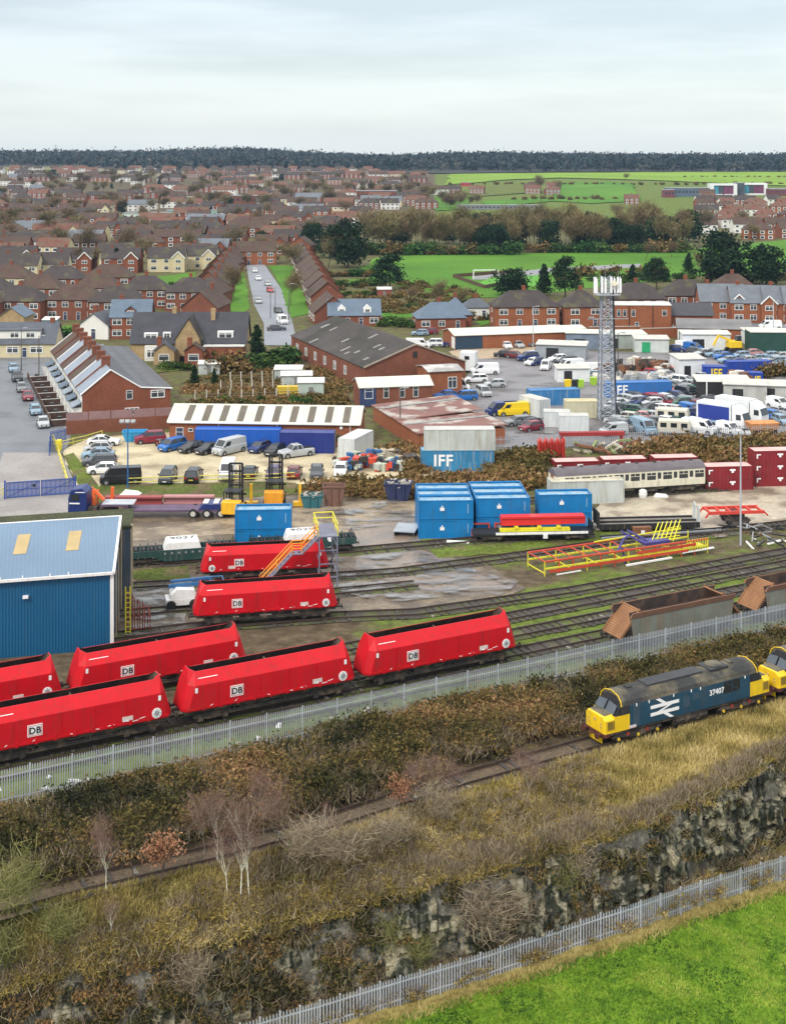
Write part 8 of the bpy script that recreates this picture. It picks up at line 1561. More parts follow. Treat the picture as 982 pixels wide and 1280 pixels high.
# ------------------------------------------------------------------ plants
def at_t(px, py):
 Y = 42.0
 while Y < 300:
  if H - (py - HY) * Y / F <= zat((px - CX) * Y / F, Y): break
  Y += .15
 X = (px - CX) * Y / F; return Vector((X, Y, zat(X, Y)))
def leaf_mesh(name, P, size, tint, m, aspect=1.0, up=None, tri=False):
 """one mesh of many small leaf faces; up: 0 free, 1 standing like blades"""
 P = np.asarray(P, float); n = len(P); size = np.broadcast_to(size, (n,)).astype(float)
 d = RNG.normal(size=(n, 3));
 if up: d = d * (1 - up); d[:, 2] = np.abs(d[:, 2]) + up
 d /= np.linalg.norm(d, axis=1)[:, None]; r = RNG.normal(size=(n, 3)); sd = np.cross(d, r); sd /= np.linalg.norm(sd, axis=1)[:, None] + 1e-9
 a = d * (size * aspect)[:, None] * .5; b = sd * size[:, None] * .5
 if up: base, tip = P, P + 2 * a
 else: base, tip = P - a, P + a
 if tri: V = np.stack([base - b, base + b, tip], 1)
 else: V = np.stack([base - b, base + b, tip + b * .55, tip - b * .55], 1)
 k = V.shape[1]; me = bpy.data.meshes.new(name); me.vertices.add(n * k); me.vertices.foreach_set('co', V.reshape(-1).astype(np.float32)); me.loops.add(n * k); me.loops.foreach_set('vertex_index', np.arange(n * k, dtype=np.int32))
 me.polygons.add(n); me.polygons.foreach_set('loop_start', np.arange(n, dtype=np.int32) * k)
 try: me.polygons.foreach_set('loop_total', np.full(n, k, np.int32))
 except Exception: pass
 me.update(calc_edges=True); at_ = me.attributes.new('tint', 'FLOAT', 'FACE'); at_.data.foreach_set('value', np.clip(np.broadcast_to(tint, (n,)), 0, 1).astype(np.float32)); me.materials.append(m); return me
lf = dict(rough=.85, var=.25, vs=.5, spec=.15)
m_slope = mat('slope_leaves', (.03, .034, .01), tint=[(.12, .1, .024), (.24, .175, .042), (.36, .265, .075), (.48, .38, .17)], **lf)
m_scrub = mat('scrub_leaves', (.018, .02, .008), tint=[(.075, .066, .017), (.16, .108, .036), (.23, .12, .055), (.36, .27, .12)], **lf)
m_twig = mat('twigs', (.14, .1, .07), tint=[(.22, .17, .11), (.38, .32, .22)], **lf)
m_dry = mat('dry_grass', (.11, .095, .025), tint=[(.28, .22, .07), (.42, .33, .115), (.55, .45, .21)], **lf)
m_grass = mat('grass_blades', (.02, .05, .008), tint=[(.085, .18, .014), (.17, .28, .022), (.28, .33, .055)], **lf)
m_ever = mat('evergreen_leaves', (.007, .02, .009), tint=[(.015, .038, .014), (.03, .06, .02)], orand=.25, **lf)
m_shrub = mat('shrub_leaves', (.018, .045, .012), tint=[(.04, .09, .018), (.08, .14, .03)], orand=.35, hue=.03, **lf)
m_wood = mat('wood_twigs', (.085, .066, .03), tint=[(.155, .122, .055), (.26, .205, .1)], orand=.25, hue=.02, **lf)
m_bare = mat('bare_twigs', (.07, .052, .028), tint=[(.14, .105, .052), (.22, .17, .085)], orand=.3, hue=.02, **lf)
m_purple = mat('birch_twigs', (.1, .056, .05), tint=[(.17, .1, .08), (.26, .17, .13)], **lf)
m_copper = mat('copper_leaves', (.17, .07, .035), tint=[(.28, .13, .07), (.36, .2, .12)], **lf)
m_willow = mat('willow_twigs', (.1, .11, .025), tint=[(.17, .17, .05), (.28, .25, .12)], **lf)
m_bark = mat('bark', (.07, .05, .035), .9, var=.3, vs=2); m_birch = mat('birch_bark', (.62, .58, .48), .7, var=.2, vs=3, col2=(.1, .08, .06), c2s=4, c2t=(.6, .66)); m_barkg = mat('grey_bark', (.22, .19, .14), .9, var=.3, vs=2)
def limbs(h, spread, n=5, levels=2, r=.16, seed=0, lean=0, start=.3):
 rn = random.Random(seed); b = MB(); ends = []
 def grow(p, d, l, r_, lv):
  q = p
  for k in range(3):
   d2 = (d + Vector((rn.uniform(-.18, .18), rn.uniform(-.18, .18), rn.uniform(-.03, .1)))).normalized(); e = q + d2 * l / 3; b.tube(q, e, r_ * (1 - .22 * k), 5 if lv < 2 else 3, r1=r_ * (.78 - .22 * k)); q, d = e, d2
   if lv < levels and (k > 0 or lv > 0):
    for _ in range(2 if lv else n // 2 + 1):
     t = rn.uniform(0, 6.28); dd = (d + Vector((math.cos(t), math.sin(t), rn.uniform(.1, .5))) * spread).normalized(); grow(q, dd, l * rn.uniform(.4, .62), r_ * .42, lv + 1)
  ends.append((q, d))
 grow(Vector((0, 0, -.2)), Vector((lean, 0, 1)).normalized(), h * (.72 if levels else 1), r, 0); return b, ends
def bare_tree(seed, h=10, spread=.75, twig=.09, nt_=1500, m=m_bare, bark=m_bark, rr=.2, levels=2, tl=.9, aspect=None, dens=1.0):
 a = Asm(); b, ends = limbs(h, spread, 6, levels, rr, seed); a.add('trunk', b, [bark]); rg = np.random.default_rng(seed); k = max(1, int(nt_ / len(ends))); P = []
 T = []
 for q, d in ends:
  f = rg.normal(size=(k, 3)) * np.array([h * .085, h * .085, h * .08]) * dens + np.array(q) + np.array(d) * h * .02; P.append(f); T.append(np.full(k, rg.uniform(.1, .9)))
 P = np.concatenate(P); P[:, 2] = np.maximum(P[:, 2], h * .18); T = np.concatenate(T) + rg.normal(size=len(P)) * .15
 a.h = float(np.percentile(P[:, 2], 98)); a.add('crown', leaf_mesh('crown', P, twig, T, m, aspect=aspect or tl / twig, up=.25)); return a
def clump_tree(seed, h=12, w=5, base=.15, nc=26, per=70, leaf=.5, m=m_ever, shape='round', rr=.25, bark=m_bark):
 a = Asm(); rg = np.random.default_rng(seed); b = MB(); P, T = [], []
 b.tube((0, 0, -.2), (0, 0, h * .8), rr, 7, r1=rr * .3)
 for i in range(nc):
  t = rg.uniform(base, 1); an = rg.uniform(0, 6.28)
  if shape == 'cone': R_ = w / 2 * (1.02 - t) * rg.uniform(.55, 1); rc = w * .11 * (1.2 - t) + .15
  elif shape == 'pine': R_ = w / 2 * math.sin(math.pi * min(1, .18 + t * .78)) * rg.uniform(.4, 1.1); rc = w * .12
  else: R_ = w / 2 * math.sqrt(max(0.03, 1 - ((t - .58) / .5) ** 2)) * rg.uniform(.45, 1); rc = w * .14
  c = np.array([R_ * math.cos(an), R_ * math.sin(an), h * t * (.94 if shape != 'cone' else 1)]); b.tube((0, 0, c[2] * .85), tuple(c), rr * .25, 4, r1=.03)
  P.append(c + rg.normal(size=(per, 3)) * np.array([rc, rc, rc * .62])); T.append(np.full(per, rg.uniform(.05, .85)) + rg.normal(size=per) * .18 + .0)
 a.add('trunk', b, [bark]); a.add('crown', leaf_mesh('crown', np.concatenate(P), leaf * rg.uniform(.7, 1.2, nc * per), np.concatenate(T), m, aspect=1.4)); return a
def bush_asm(seed, m=m_shrub, h=2.2, w=3, n=420, leaf=.28):
 a = Asm(); rg = np.random.default_rng(seed); P, T = [], []
 for i in range(9): c = np.array([rg.uniform(-w / 2.6, w / 2.6), rg.uniform(-w / 3, w / 3), rg.uniform(.3, .75) * h]); P.append(c + rg.normal(size=(n // 9, 3)) * np.array([w * .14, w * .14, h * .17])); T.append(np.full(n // 9, rg.uniform(.1, .9)) + rg.normal(size=n // 9) * .2)
 P = np.concatenate(P); P[:, 2] = np.abs(P[:, 2]); b = MB()
 for k in range(5): b.tube((0, 0, -.1), (rg.uniform(-w / 3, w / 3), rg.uniform(-w / 3, w / 3), h * .6), .05, 4)
 a.add('stem', b, [m_bark]); a.add('foliage', leaf_mesh('foliage', P, leaf * rg.uniform(.7, 1.3, len(P)), np.concatenate(T), m, aspect=1.3)); return a
BARE = [bare_tree(s, 10, .8, .13, 1500, tl=1.0, dens=1.15) for s in (1, 2, 3, 4)]; WOOD = [bare_tree(s, 14, .5, .2, 1900, m_wood, tl=1.7, rr=.25, dens=1.2) for s in (11, 12, 13)]
BELT = [bare_tree(s, 14, .6, .26, 1100, m_bare, tl=2.0, rr=.25, dens=1.3) for s in (14, 15)]
ROUND = [clump_tree(s, 12, 9, .2, 34, 80, .55) for s in (21, 22)]; PINE = [clump_tree(s, 13, 8, .32, 26, 90, .5, shape='pine') for s in (31, 32)]; CONE = [clump_tree(s, 12, 6.5, .06, 48, 60, .42, shape='cone') for s in (41, 42)]; BUSH = [bush_asm(s) for s in (51, 52, 53)]; BROWNB = [bush_asm(s, m_scrub, 2.2, 3.2, 420, .3) for s in (54, 55)]
def plant(asms, name, lab, cat, px, py, hpx=None, h0=12, group=None, sc_=1, rz=None, wide=1):
 p = at(px, py); A_ = random.choice(asms); s = sc_ if hpx is None else hpx / (F / p.y) / getattr(A_, 'h', h0)
 return put(A_, name, lab, cat, p - Vector((0, 0, .1)), random.uniform(0, 6) if rz is None else rz, scale=(s * wide, s * wide, s), group=group)
# evergreens one can point to
for px, py, hp, A, h0, lab, wide in ((487, 362, 46, PINE, 13, 'dark round pine standing alone on the park edge', 1.25), (435, 334, 60, ROUND, 12, 'tall dark evergreen at the park corner', .9), (412, 322, 42, ROUND, 12, 'dark evergreen just left of the tall one at the park corner', .9), (391, 316, 36, ROUND, 12, 'dark evergreen leftmost of the three at the park corner', .9),
                                     (638, 369, 34, ROUND, 12, 'low wide dark tree behind the big brick semi roof', 1.5), (680, 370, 40, CONE, 12, 'dark conifer behind the big brick semi, left of two', 1), (706, 372, 52, PINE, 13, 'tall dark pine between the two hipped houses', 1), (820, 362, 40, PINE, 13, 'dark bushy pine behind the flat roofed block', 1.2), (790, 356, 26, CONE, 12, 'small dark conifer right of the mast top', 1),
                                     (905, 354, 66, ROUND, 12, 'biggest dark evergreen right of the park', 1.05), (957, 356, 50, ROUND, 12, 'dark evergreen at the right edge by the gabled houses', 1.1), (860, 344, 28, CONE, 12, 'small dark conifer left of the biggest evergreen', 1.1), (60, 322, 22, ROUND, 12, 'dark evergreen pair in the town, left one', .9), (73, 322, 23, ROUND, 12, 'dark evergreen pair in the town, right one', .9),
                                     (321, 450, 44, CONE, 12, 'dense dark conifer beside the old stone house', 1), (326, 304, 16, ROUND, 12, 'dark tree in the town before the estate road end', 1), (286, 262, 14, ROUND, 12, 'dark tree among the middle town rows', 1), (216, 225, 11, CONE, 12, 'tiny dark conifer by the far white houses', 1), (243, 480, 24, CONE, 12, 'green fir in the allotments', 1), (268, 480, 20, CONE, 12, 'dark fir right of the green one in the allotments', .9), (345, 300, 20, ROUND, 12, 'dark tree at the town edge left of the park corner', 1)):
 plant(A, 'evergreen_tree', lab, 'tree', px, py, hp, h0, wide=wide)
# the wood beyond the park: single trees
rw = random.Random(8); lines = []
for k in range(92):
 px = 455 + (862 - 455) * (k + rw.uniform(0, 1)) / 92; py = rw.choice((317, 315, 313, 310, 307, 304)) - (2 if px > 640 else 0)
 dark_ = rw.random() < (.07 if px < 540 else (.2 if px < 640 else (.15 if px < 730 else .5)))
 plant(ROUND if dark_ else WOOD, 'evergreen_tree' if dark_ else 'bare_tree', 'dark evergreen among the trees of the wood beyond the park' if dark_ else 'bare brown tree of the wood beyond the park', 'tree', px, py, rw.uniform(34, 50) if not dark_ else rw.uniform(24, 40), 12 if dark_ else 14, group='dark evergreens of the wood beyond the park' if dark_ else 'bare trees of the wood beyond the park', wide=1.0 if dark_ else .95)
for k in range(40):
 px = 460 + k * 10 + rw.uniform(-3, 3); plant(BROWNB + BUSH, 'shrub', 'low shrub along the front of the wood beyond the park', 'shrub', px, 318.5 - (2.5 if px > 640 else 0), rw.uniform(9, 16), 2.2, group='shrubs along the front of the wood', wide=1.2)
# bare trees with their own place
for px, py, hp, lab in ((292, 372, 40, 'bare brown tree on the left grass verge'), (363, 382, 42, 'bare thin tree on the right grass verge'), (410, 334, 44, 'bare brown tree between the dark evergreens'), (545, 384, 34, 'wide bare bush tree at the near park edge'), (575, 386, 26, 'low bare tree left of the slatted fence'), (512, 380, 22, 'small bare tree behind the grey bungalow'), (884, 350, 36, 'purple brown bare tree left of the biggest evergreen'), (806, 325, 22, 'bare tree at the park right side'), (838, 322, 20, 'bare tree left of the tan park edge'),
      (768, 276, 20, 'bare golden tree before the far fields'), (786, 274, 18, 'bare brown tree beside the golden one'), (676, 242, 22, 'bare tree on the far fields, left one'), (697, 240, 14, 'bare tree on the far fields by the hedge'), (780, 226, 9, 'tiny bare tree on the yellow green field'), (880, 292, 30, 'bare tree in the estate below the school'), (925, 290, 26, 'bare tree in front of the estate right of the wood'), (945, 300, 20, 'bare tree at the park end on the right'),
      (425, 560, 18, 'leafless purple shrub tree at the striped workshop end'), (445, 562, 20, 'leafless shrub tree behind the scrap heap')):
 plant(BARE, 'bare_tree', lab, 'tree', px, py, hp, 10, wide=1.25 if hp < 30 else 1.0)
rt = random.Random(15); nb = 0; seen = []
while nb < 120:
 py = rt.choice((222, 226, 230, 233, 236, 240, 244, 248, 254, 260, 266, 272, 280, 288, 298, 308, 318, 328, 340)); px = rt.uniform(-10, 530 if py < 262 else (430 if py < 300 else 380))
 if py > 300 and px > 275 and any(inpoly(px, py, P) for P in NOGO): continue
 if any(inpoly(px, py, P) for P in NOGO[1:]): continue
 t = rt.random(); nb += 1; s = F / at(px, py)[1]
 if t < .78: plant(BARE, 'bare_tree', 'bare brown tree among the town houses', 'tree', px, py, rt.uniform(6, 11) * s, 10, group='bare trees among the town houses', wide=1.2)
 else: plant(ROUND + CONE, 'evergreen_tree', 'dark green tree among the town houses', 'tree', px, py, rt.uniform(5, 9) * s, 12, group='dark green trees among the town houses', wide=1.1)
for k in range(140):     # the brown belt of bare trees at the left and the trees before the far fields
 if k < 26: px, py = rt.uniform(-10, 110), rt.uniform(255, 300)
 elif k < 46: px, py = rt.uniform(230, 560), rt.uniform(236, 252)
 elif k < 58: px, py = rt.uniform(520, 600), rt.uniform(250, 268)
 elif k < 120: px, py = rt.uniform(-10, 540), rt.uniform(224, 246)
 else: px, py = rt.uniform(100, 420), rt.uniform(256, 264)
 s = F / at(px, py)[1]; plant(BELT, 'bare_tree', 'bare brown tree in a belt between the town rows', 'tree', px, py, rt.uniform(7, 11) * s, 14, group='bare trees in belts between the town rows', wide=1.5)
# garden shrubs and hedges
gs = random.Random(4)
for x0, x1, y, n, hp, A, lab, grp in ((202, 236, 462, 5, 9, BUSH, 'green hedge shrub before the old stone house', 'hedge shrubs before the old stone house'), (312, 345, 460, 4, 15, BUSH, 'bright round shrub beside the dense conifer', 'shrubs beside the dense conifer'), (346, 368, 455, 3, 18, BUSH, 'olive shrub right of the bright ones', 'olive shrubs by the long workshop'), (272, 306, 466, 4, 20, BROWNB, 'brown beech shrub behind the allotments', 'brown shrubs behind the allotments'), (236, 410, 506, 18, 9, BUSH + BROWNB, 'low hedge shrub along the allotment front', 'hedge along the allotment front'), (60, 100, 420, 6, 10, BUSH, 'garden shrub behind the chalet bungalow', 'shrubs behind the chalet bungalow'), (0, 135, 392, 10, 7, BUSH + BROWNB, 'garden shrub between the brick rows', 'shrubs between the brick rows'),
                                      (140, 250, 362, 12, 9, BUSH, 'hedge shrub along the left grass verge', 'hedge along the left grass verge'), (405, 470, 402, 8, 10, BUSH + BROWNB, 'garden shrub above the long workshop', 'shrubs above the long workshop'), (476, 520, 408, 5, 10, BUSH, 'garden shrub between the bungalows', 'shrubs between the bungalows'), (410, 600, 384, 20, 8, BROWNB + BUSH, 'rough shrub at the near edge of the park', 'shrubs at the near edge of the park'), (400, 470, 345, 10, 8, BUSH + BROWNB, 'garden hedge shrub left of the park', 'garden hedges left of the park'), (410, 480, 358, 9, 7, BUSH, 'garden hedge shrub below the lone pine', 'garden hedges below the lone pine'), (415, 480, 370, 8, 6, BUSH, 'low garden hedge shrub right of the estate row', 'low hedges right of the estate row'),
                                      (530, 620, 400, 7, 8, BUSH + BROWNB, 'shrub round the brick bungalow', 'shrubs round the brick bungalow'), (700, 985, 352, 16, 10, BROWNB + BUSH, 'shrub behind the brick row roofs', 'shrubs behind the brick row'), (690, 830, 345, 8, 12, BROWNB, 'brown shrub at the park end of the gardens', 'brown shrubs at the park end'), (950, 990, 470, 5, 14, BROWNB, 'dry brown shrub at the right edge of the scrapyard', 'dry shrubs in the scrapyard'), (60, 380, 325, 14, 6, BUSH + BROWNB, 'small garden shrub between the town rows', 'garden shrubs between the town rows'), (640, 770, 250, 12, 5, BROWNB, 'hedge shrub across the far fields', 'hedge across the far fields'), (560, 985, 231, 34, 3.4, BROWNB, 'hedge shrub under the yellow green field', 'hedge under the yellow green field'), (850, 985, 222, 14, 2.2, BROWNB, 'hedge shrub crossing the yellow green field', 'hedge crossing the yellow green field'), (440, 560, 318, 9, 11, BROWNB, 'rusty shrub at the left end of the wood', 'rusty shrubs at the left end of the wood')):
 for k in range(n): plant(A, 'shrub', lab, 'shrub', x0 + (x1 - x0) * (k + gs.uniform(.2, .8)) / n, y + gs.uniform(-1.5, 1.5) * (hp / 10), hp * gs.uniform(.7, 1.25), 2.2, group=grp, wide=gs.uniform(1.0, 1.5))
# the wooded ridge: one far wood
def ridge():
 P, S, T = [], [], []; rg = np.random.default_rng(5)
 for k in range(11000):
  Y = rg.uniform(1630, 2480); px = rg.uniform(-140, 1120); X = (px - CX) * Y / F
  front = np.interp(px, [-140, 100, 125, 300, 560, 700, 1120], [1930, 1920, 1660, 1640, 1650, 1640, 1640])
  if Y < front: continue
  top = np.interp(px, [-140, 0, 180, 250, 310, 370, 480, 560, 620, 700, 1120], [188.5, 189, 190, 186.5, 186, 190, 195.5, 192, 190.5, 193, 194.5])
  zt = H + (HY - top) * Y / F; h = rg.uniform(8, 15); g = gz(Y)
  k_ = min(1, max(0, (Y - 1850) / 560)); k_ = k_ * k_ * (3 - 2 * k_); g = g + max(0, zt - h * .85 - g) * k_ + rg.uniform(-1.5, 1.5)
  n = 12; conif = rg.random() < (.35 if px < 560 else .6); w = 3.0 if conif else 4.2
  c = np.array([X, Y, g]); q = rg.normal(size=(n, 3)) * np.array([w * .5, w * .5, h * .24]) + np.array([0, 0, h * .55]); P.append(c + q); S.append(rg.uniform(1.8, 3.4, n)); T.append(np.full(n, rg.uniform(0, .35) if conif else rg.uniform(.3, .95)) + rg.normal(size=n) * .08)
 m = mat('ridge_wood', (.018, .034, .038), tint=[(.034, .052, .054), (.06, .068, .068), (.1, .094, .08)], rough=.95, var=.35, vs=.02, spec=.05)  # bluish leaf colours: some of the distance haze is put into the colour
 o = link('ridge_woods', leaf_mesh('ridge_woods', np.concatenate(P), np.concatenate(S), np.concatenate(T), m, aspect=1.2)); o['kind'] = 'stuff'; o['label'] = 'dark wood covering the far ridge under the sky'
 # the ground of the ridge itself
 b = MB(); pxs = list(range(-400, 1401, 40))
 for i in range(len(pxs) - 1):
  q = []
  for px in (pxs[i], pxs[i + 1]):
   top = np.interp(px, [-140, 0, 180, 250, 310, 370, 480, 560, 620, 700, 1120], [190.5, 191, 192, 188.5, 188, 192, 197, 194, 192.5, 195, 196.5]); q.append([((px - CX) * Y / F, Y, z) for Y, z in ((1900, 20), (2380, H + (HY - top) * 2380 / F - 9), (2900, 18))])
  for k in range(2): b.quad(q[0][k], q[1][k], q[1][k + 1], q[0][k + 1])
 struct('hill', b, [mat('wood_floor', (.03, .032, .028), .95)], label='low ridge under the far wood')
ridge()
# ------------------------------------------------------------------ rock face
def cliff():
 pxs = np.arange(-500, 1500, 2.5); nv = 46; V = np.zeros((nv, len(pxs), 3))
 for i, px in enumerate(pxs):
  py, pz = prof(px); yt, zt, yb, zb = py[4], pz[4], py[5], pz[5]; vis = np.interp(px, [0, 120, 250, 420, 520, 640, 700, 982], [.25, .6, .75, .5, .85, .7, 1.15, 1.2])
  for k in range(nv):
   t = k / (nv - 1); Y = yt + .35 + (yb - yt - .5) * t; z = zt + .05 + (zb - zt - .3) * t; X = (px - CX) * Y / F; p = Vector((X, Y * .6, z))
   blk = noise.cell(Vector((X * .75 + 0.4 * noise.noise(p * .4), z * .9 + .35 * noise.noise(p * .5 + Vector((7, 0, 0))), 3))) ; blk2 = noise.cell(Vector((X * 1.9 + .5 * noise.noise(p), z * 2.1, 8)))
   d = (1.3 * blk * blk + .45 * blk2 + .55 * noise.noise(p * .45) + .2 * noise.noise(p * 2.1)) * vis; env = min(1, t * 7, (1 - t) * 5)
   V[k, i] = (X, Y - d * env * .85, z)
 idx = np.arange(nv * len(pxs)).reshape(nv, len(pxs)); q = np.stack([idx[:-1, :-1], idx[:-1, 1:], idx[1:, 1:], idx[1:, :-1]], -1).reshape(-1, 4)
 me = bpy.data.meshes.new('cliff'); me.from_pydata(V.reshape(-1, 3).tolist(), [], q.tolist())
 m = mat('limestone', (.21, .185, .12), .9, var=.4, vs=1.3, grain=.45, gs=7, col2=(.018, .02, .01), c2s=1.0, c2t=(.43, .51), streak=(.46, .43, .34), sk=.5, bump=1, bs=5); me.materials.append(m); o = link('cliff', me); o['kind'] = 'structure'; o['label'] = 'low limestone rock face below the railway line'  # near-black patches put the shade of crevices into the rock colour
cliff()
# ------------------------------------------------------------------ scrub, dry grass and field grass
def bushes(name, label, n, where, h, w, per, leaf, tintf, m=m_scrub, aspect=1.3, twigs=.2, seed=1):
 rg = np.random.default_rng(seed); P, S, T, TP = [], [], [], []
 for k in range(n):
  px, t = where(rg)
  py, pz = prof(px); Y = t(py, rg); X = (px - CX) * Y / F; z = zat(X, Y); hh = h * rg.uniform(.5, 1.3); hh = min(hh, .35 + .42 * (py[0] - Y)) if name == 'bank_scrub' else hh; ww = w * rg.uniform(.6, 1.3); c = np.array([X, Y, z]); tv = tintf(px, X, Y, rg)
  for q in range(5):
   cc = c + np.array([rg.uniform(-ww, ww) * .45, rg.uniform(-ww, ww) * .35, hh * rg.uniform(.2, .85)]); m_ = per // 5; P.append(cc + rg.normal(size=(m_, 3)) * np.array([ww * .22, ww * .2, hh * .17])); S.append(leaf * rg.uniform(.6, 1.4, m_)); T.append(np.full(m_, tv + rg.normal() * .12) + rg.normal(size=m_) * .1)
  tn = int(per * twigs); TP.append(c + rg.normal(size=(tn, 3)) * np.array([ww * .35, ww * .3, .1]) + np.array([0, 0, hh * .45]))
 P = np.concatenate(P); S = np.concatenate(S); T = np.concatenate(T); o = link(name, leaf_mesh(name, P, S, T, m, aspect=aspect)); o['kind'] = 'stuff'; o['label'] = label
 if twigs:
  TP = np.concatenate(TP); o2 = link('bramble_twigs', leaf_mesh('bramble_twigs', TP, .028, RNG.uniform(0, 1, len(TP)), m_twig, aspect=22, up=.45)); o2['kind'] = 'stuff'; o2['label'] = f'thin twigs standing in the {label}'
def tn_bank(px, X, Y, rg): return .34 + .55 * noise.noise(Vector((X * .16, Y * .22, 1))) + .1 * (px < 240) * -1
bushes('bank_scrub', 'tangled scrub between the palisade fence and the single line', 560, lambda rg: (rg.uniform(-220, 1180), lambda py, r: py[1] + .7 + (py[0] - py[1] - 2.6) * r.uniform(0, 1)), 1.75, 2.4, 620, .1, tn_bank, seed=3, twigs=.35, aspect=1.8)
def tn_slope(px, X, Y, rg): return .5 + .6 * noise.noise(Vector((X * .25, Y * .35, 5)))
bushes('slope_scrub', 'brown bramble scrub on the slope above the rock face', 520, lambda rg: (rg.choice([rg.uniform(-200, 520), rg.uniform(300, 760)]), lambda py, r: py[4] - .1 + (py[2] - 1.0 - py[4]) * r.uniform(0, 1) ** 1.4), .62, 1.2, 620, .034, tn_slope, m=m_slope, seed=5, twigs=.12, aspect=6)
bushes('cliff_scrub', 'dark ivy and scrub hanging on the rock face', 300, lambda rg: (rg.choice([rg.uniform(-200, 480), rg.uniform(-200, 1100)]), lambda py, r: py[5] - .2 + (py[4] - py[5] + .1) * r.uniform(0, 1)), .9, 1.2, 320, .1, lambda px, X, Y, rg: .2 + .5 * noise.noise(Vector((X * .3, Y, 9))) + .1, seed=7, twigs=.15)
bushes('foot_scrub', 'brown weeds along the foot of the rock face and lower fence', 300, lambda rg: (rg.uniform(150, 1100), lambda py, r: py[6] + .15 + (py[5] - py[6] - .1) * r.uniform(0, 1)), .5, .9, 220, .075, lambda px, X, Y, rg: .6 + .4 * noise.noise(Vector((X * .3, Y, 4))), m=m_slope, seed=8, twigs=.3)
bushes('lip_scrub', 'brown undergrowth along the lip of the rock face', 190, lambda rg: (rg.uniform(430, 1120), lambda py, r: py[4] + r.uniform(-.1, 1.6)), .55, 1.2, 560, .036, lambda px, X, Y, rg: .45 + .5 * noise.noise(Vector((X * .25, Y, 14))), m=m_slope, seed=9, twigs=.2, aspect=5)
def blades(name, label, n, pick, hgt, wid, m, seed, tf, up=.6):
 rg = np.random.default_rng(seed); P, T, S = [], [], []
 while len(P) < n:
  px = rg.uniform(*pick[0]); py, pz = prof(px); Y = pick[1](py, rg, px); X = (px - CX) * Y / F; nz = noise.noise(Vector((X * .35, Y * .5, seed)))
  if nz < rg.uniform(-.9, .1) - .15: continue
  P.append((X, Y, zat(X, Y) - .03)); T.append(tf(X, Y, nz) + rg.normal() * .14); S.append(wid * rg.uniform(.6, 1.4))
 o = link(name, leaf_mesh(name, P, S, T, m, aspect=hgt / wid, up=up, tri=True)); o['kind'] = 'stuff'; o['label'] = label
blades('dry_grass', 'straw coloured rough grass beside the single line', 60000, ((420, 1180), lambda py, r, px: py[4] + (py[2] - .3 - py[4]) * r.uniform(0, 1)), .42, .07, m_dry, 21, lambda X, Y, n: .5 + .75 * n)
blades('dry_grass', 'olive and tawny rough grass on the left slope', 26000, ((-150, 560), lambda py, r, px: py[4] + (py[2] + .2 - py[4]) * r.uniform(0, 1)), .4, .07, m_dry, 23, lambda X, Y, n: .38 + .7 * n)
blades('dry_grass', 'dry grass fringe on both sides of the lower fence', 9000, ((200, 1150), lambda py, r, px: py[6] + r.choice([r.uniform(-1.7, -.5), r.uniform(.1, 1.2)])), .33, .06, m_dry, 25, lambda X, Y, n: .5 + .6 * n)
blades('field_grass', 'tufted bright green grass of the field in the corner', 150000, ((330, 1150), lambda py, r, px: r.uniform(60, py[6] - .9)), .16, .07, m_grass, 27, lambda X, Y, n: .5 + 1.1 * n + .35 * noise.noise((X * 2.1, Y * 2.1, 3)), up=.4)
blades('fence_grass', 'weeds along the base of the yard palisade fence', 14000, ((-150, 1150), lambda py, r, px: py[0] + r.uniform(-.8, 1.2)), .35, .06, m_dry, 29, lambda X, Y, n: .35 + .6 * n)
# scrubby banks in the middle distance
def far_scrub(name, label, poly, n, h, w, leaf, tint, seed, per=90):
 rg = np.random.default_rng(seed); xs = [p[0] for p in poly]; ys = [p[1] for p in poly]; P, S, T = [], [], []; k = 0
 while k < n:
  px, py = rg.uniform(min(xs), max(xs)), rg.uniform(min(ys), max(ys))
  if not inpoly(px, py, poly): continue
  k += 1; p = np.array(at(px, py)); hh = h * rg.uniform(.4, 1.3); P.append(p + rg.normal(size=(per, 3)) * np.array([w * .35, w * .3, hh * .25]) + np.array([0, 0, hh * .45])); S.append(leaf * rg.uniform(.6, 1.4, per)); T.append(np.full(per, tint + .35 * noise.noise(Vector(p) * .12)) + rg.normal(size=per) * .15)
 o = link(name, leaf_mesh(name, np.concatenate(P), np.concatenate(S), np.concatenate(T), m_scrub, aspect=1.4)); o['kind'] = 'stuff'; o['label'] = label
far_scrub('bank_scrub', 'rusty brown scrub on the bank behind the cream carriage', [(790, 566), (830, 556), (990, 552), (1060, 552), (1060, 585), (985, 590), (940, 588), (870, 584), (800, 574)], 330, 1.7, 2.2, .3, .5, 41)
far_scrub('bank_scrub', 'olive scrub on the bank right of the stacked grey container', [(616, 572), (690, 566), (690, 590), (640, 606), (600, 606), (615, 592)], 170, 1.2, 1.8, .28, .35, 43)
far_scrub('bank_scrub', 'brown brambles behind the blue containers', [(430, 606), (520, 600), (700, 600), (690, 612), (520, 624), (440, 622), (372, 616)], 190, 1.3, 1.8, .28, .55, 45)
far_scrub('bank_scrub', 'weeds between the brick shed and the scrap heap', [(505, 560), (528, 575), (530, 592), (505, 588), (490, 565)], 60, 1.2, 1.8, .28, .55, 46)
far_scrub('bank_scrub', 'brown undergrowth along the allotment hedge', [(230, 506), (400, 496), (430, 500), (430, 508), (240, 512)], 110, .9, 2, .3, .45, 47)
far_scrub('allotment_growth', 'rough growth covering the allotments', [(230, 480), (290, 462), (420, 456), (440, 490), (400, 500), (240, 506)], 200, .6, 2.2, .26, .52, 48)
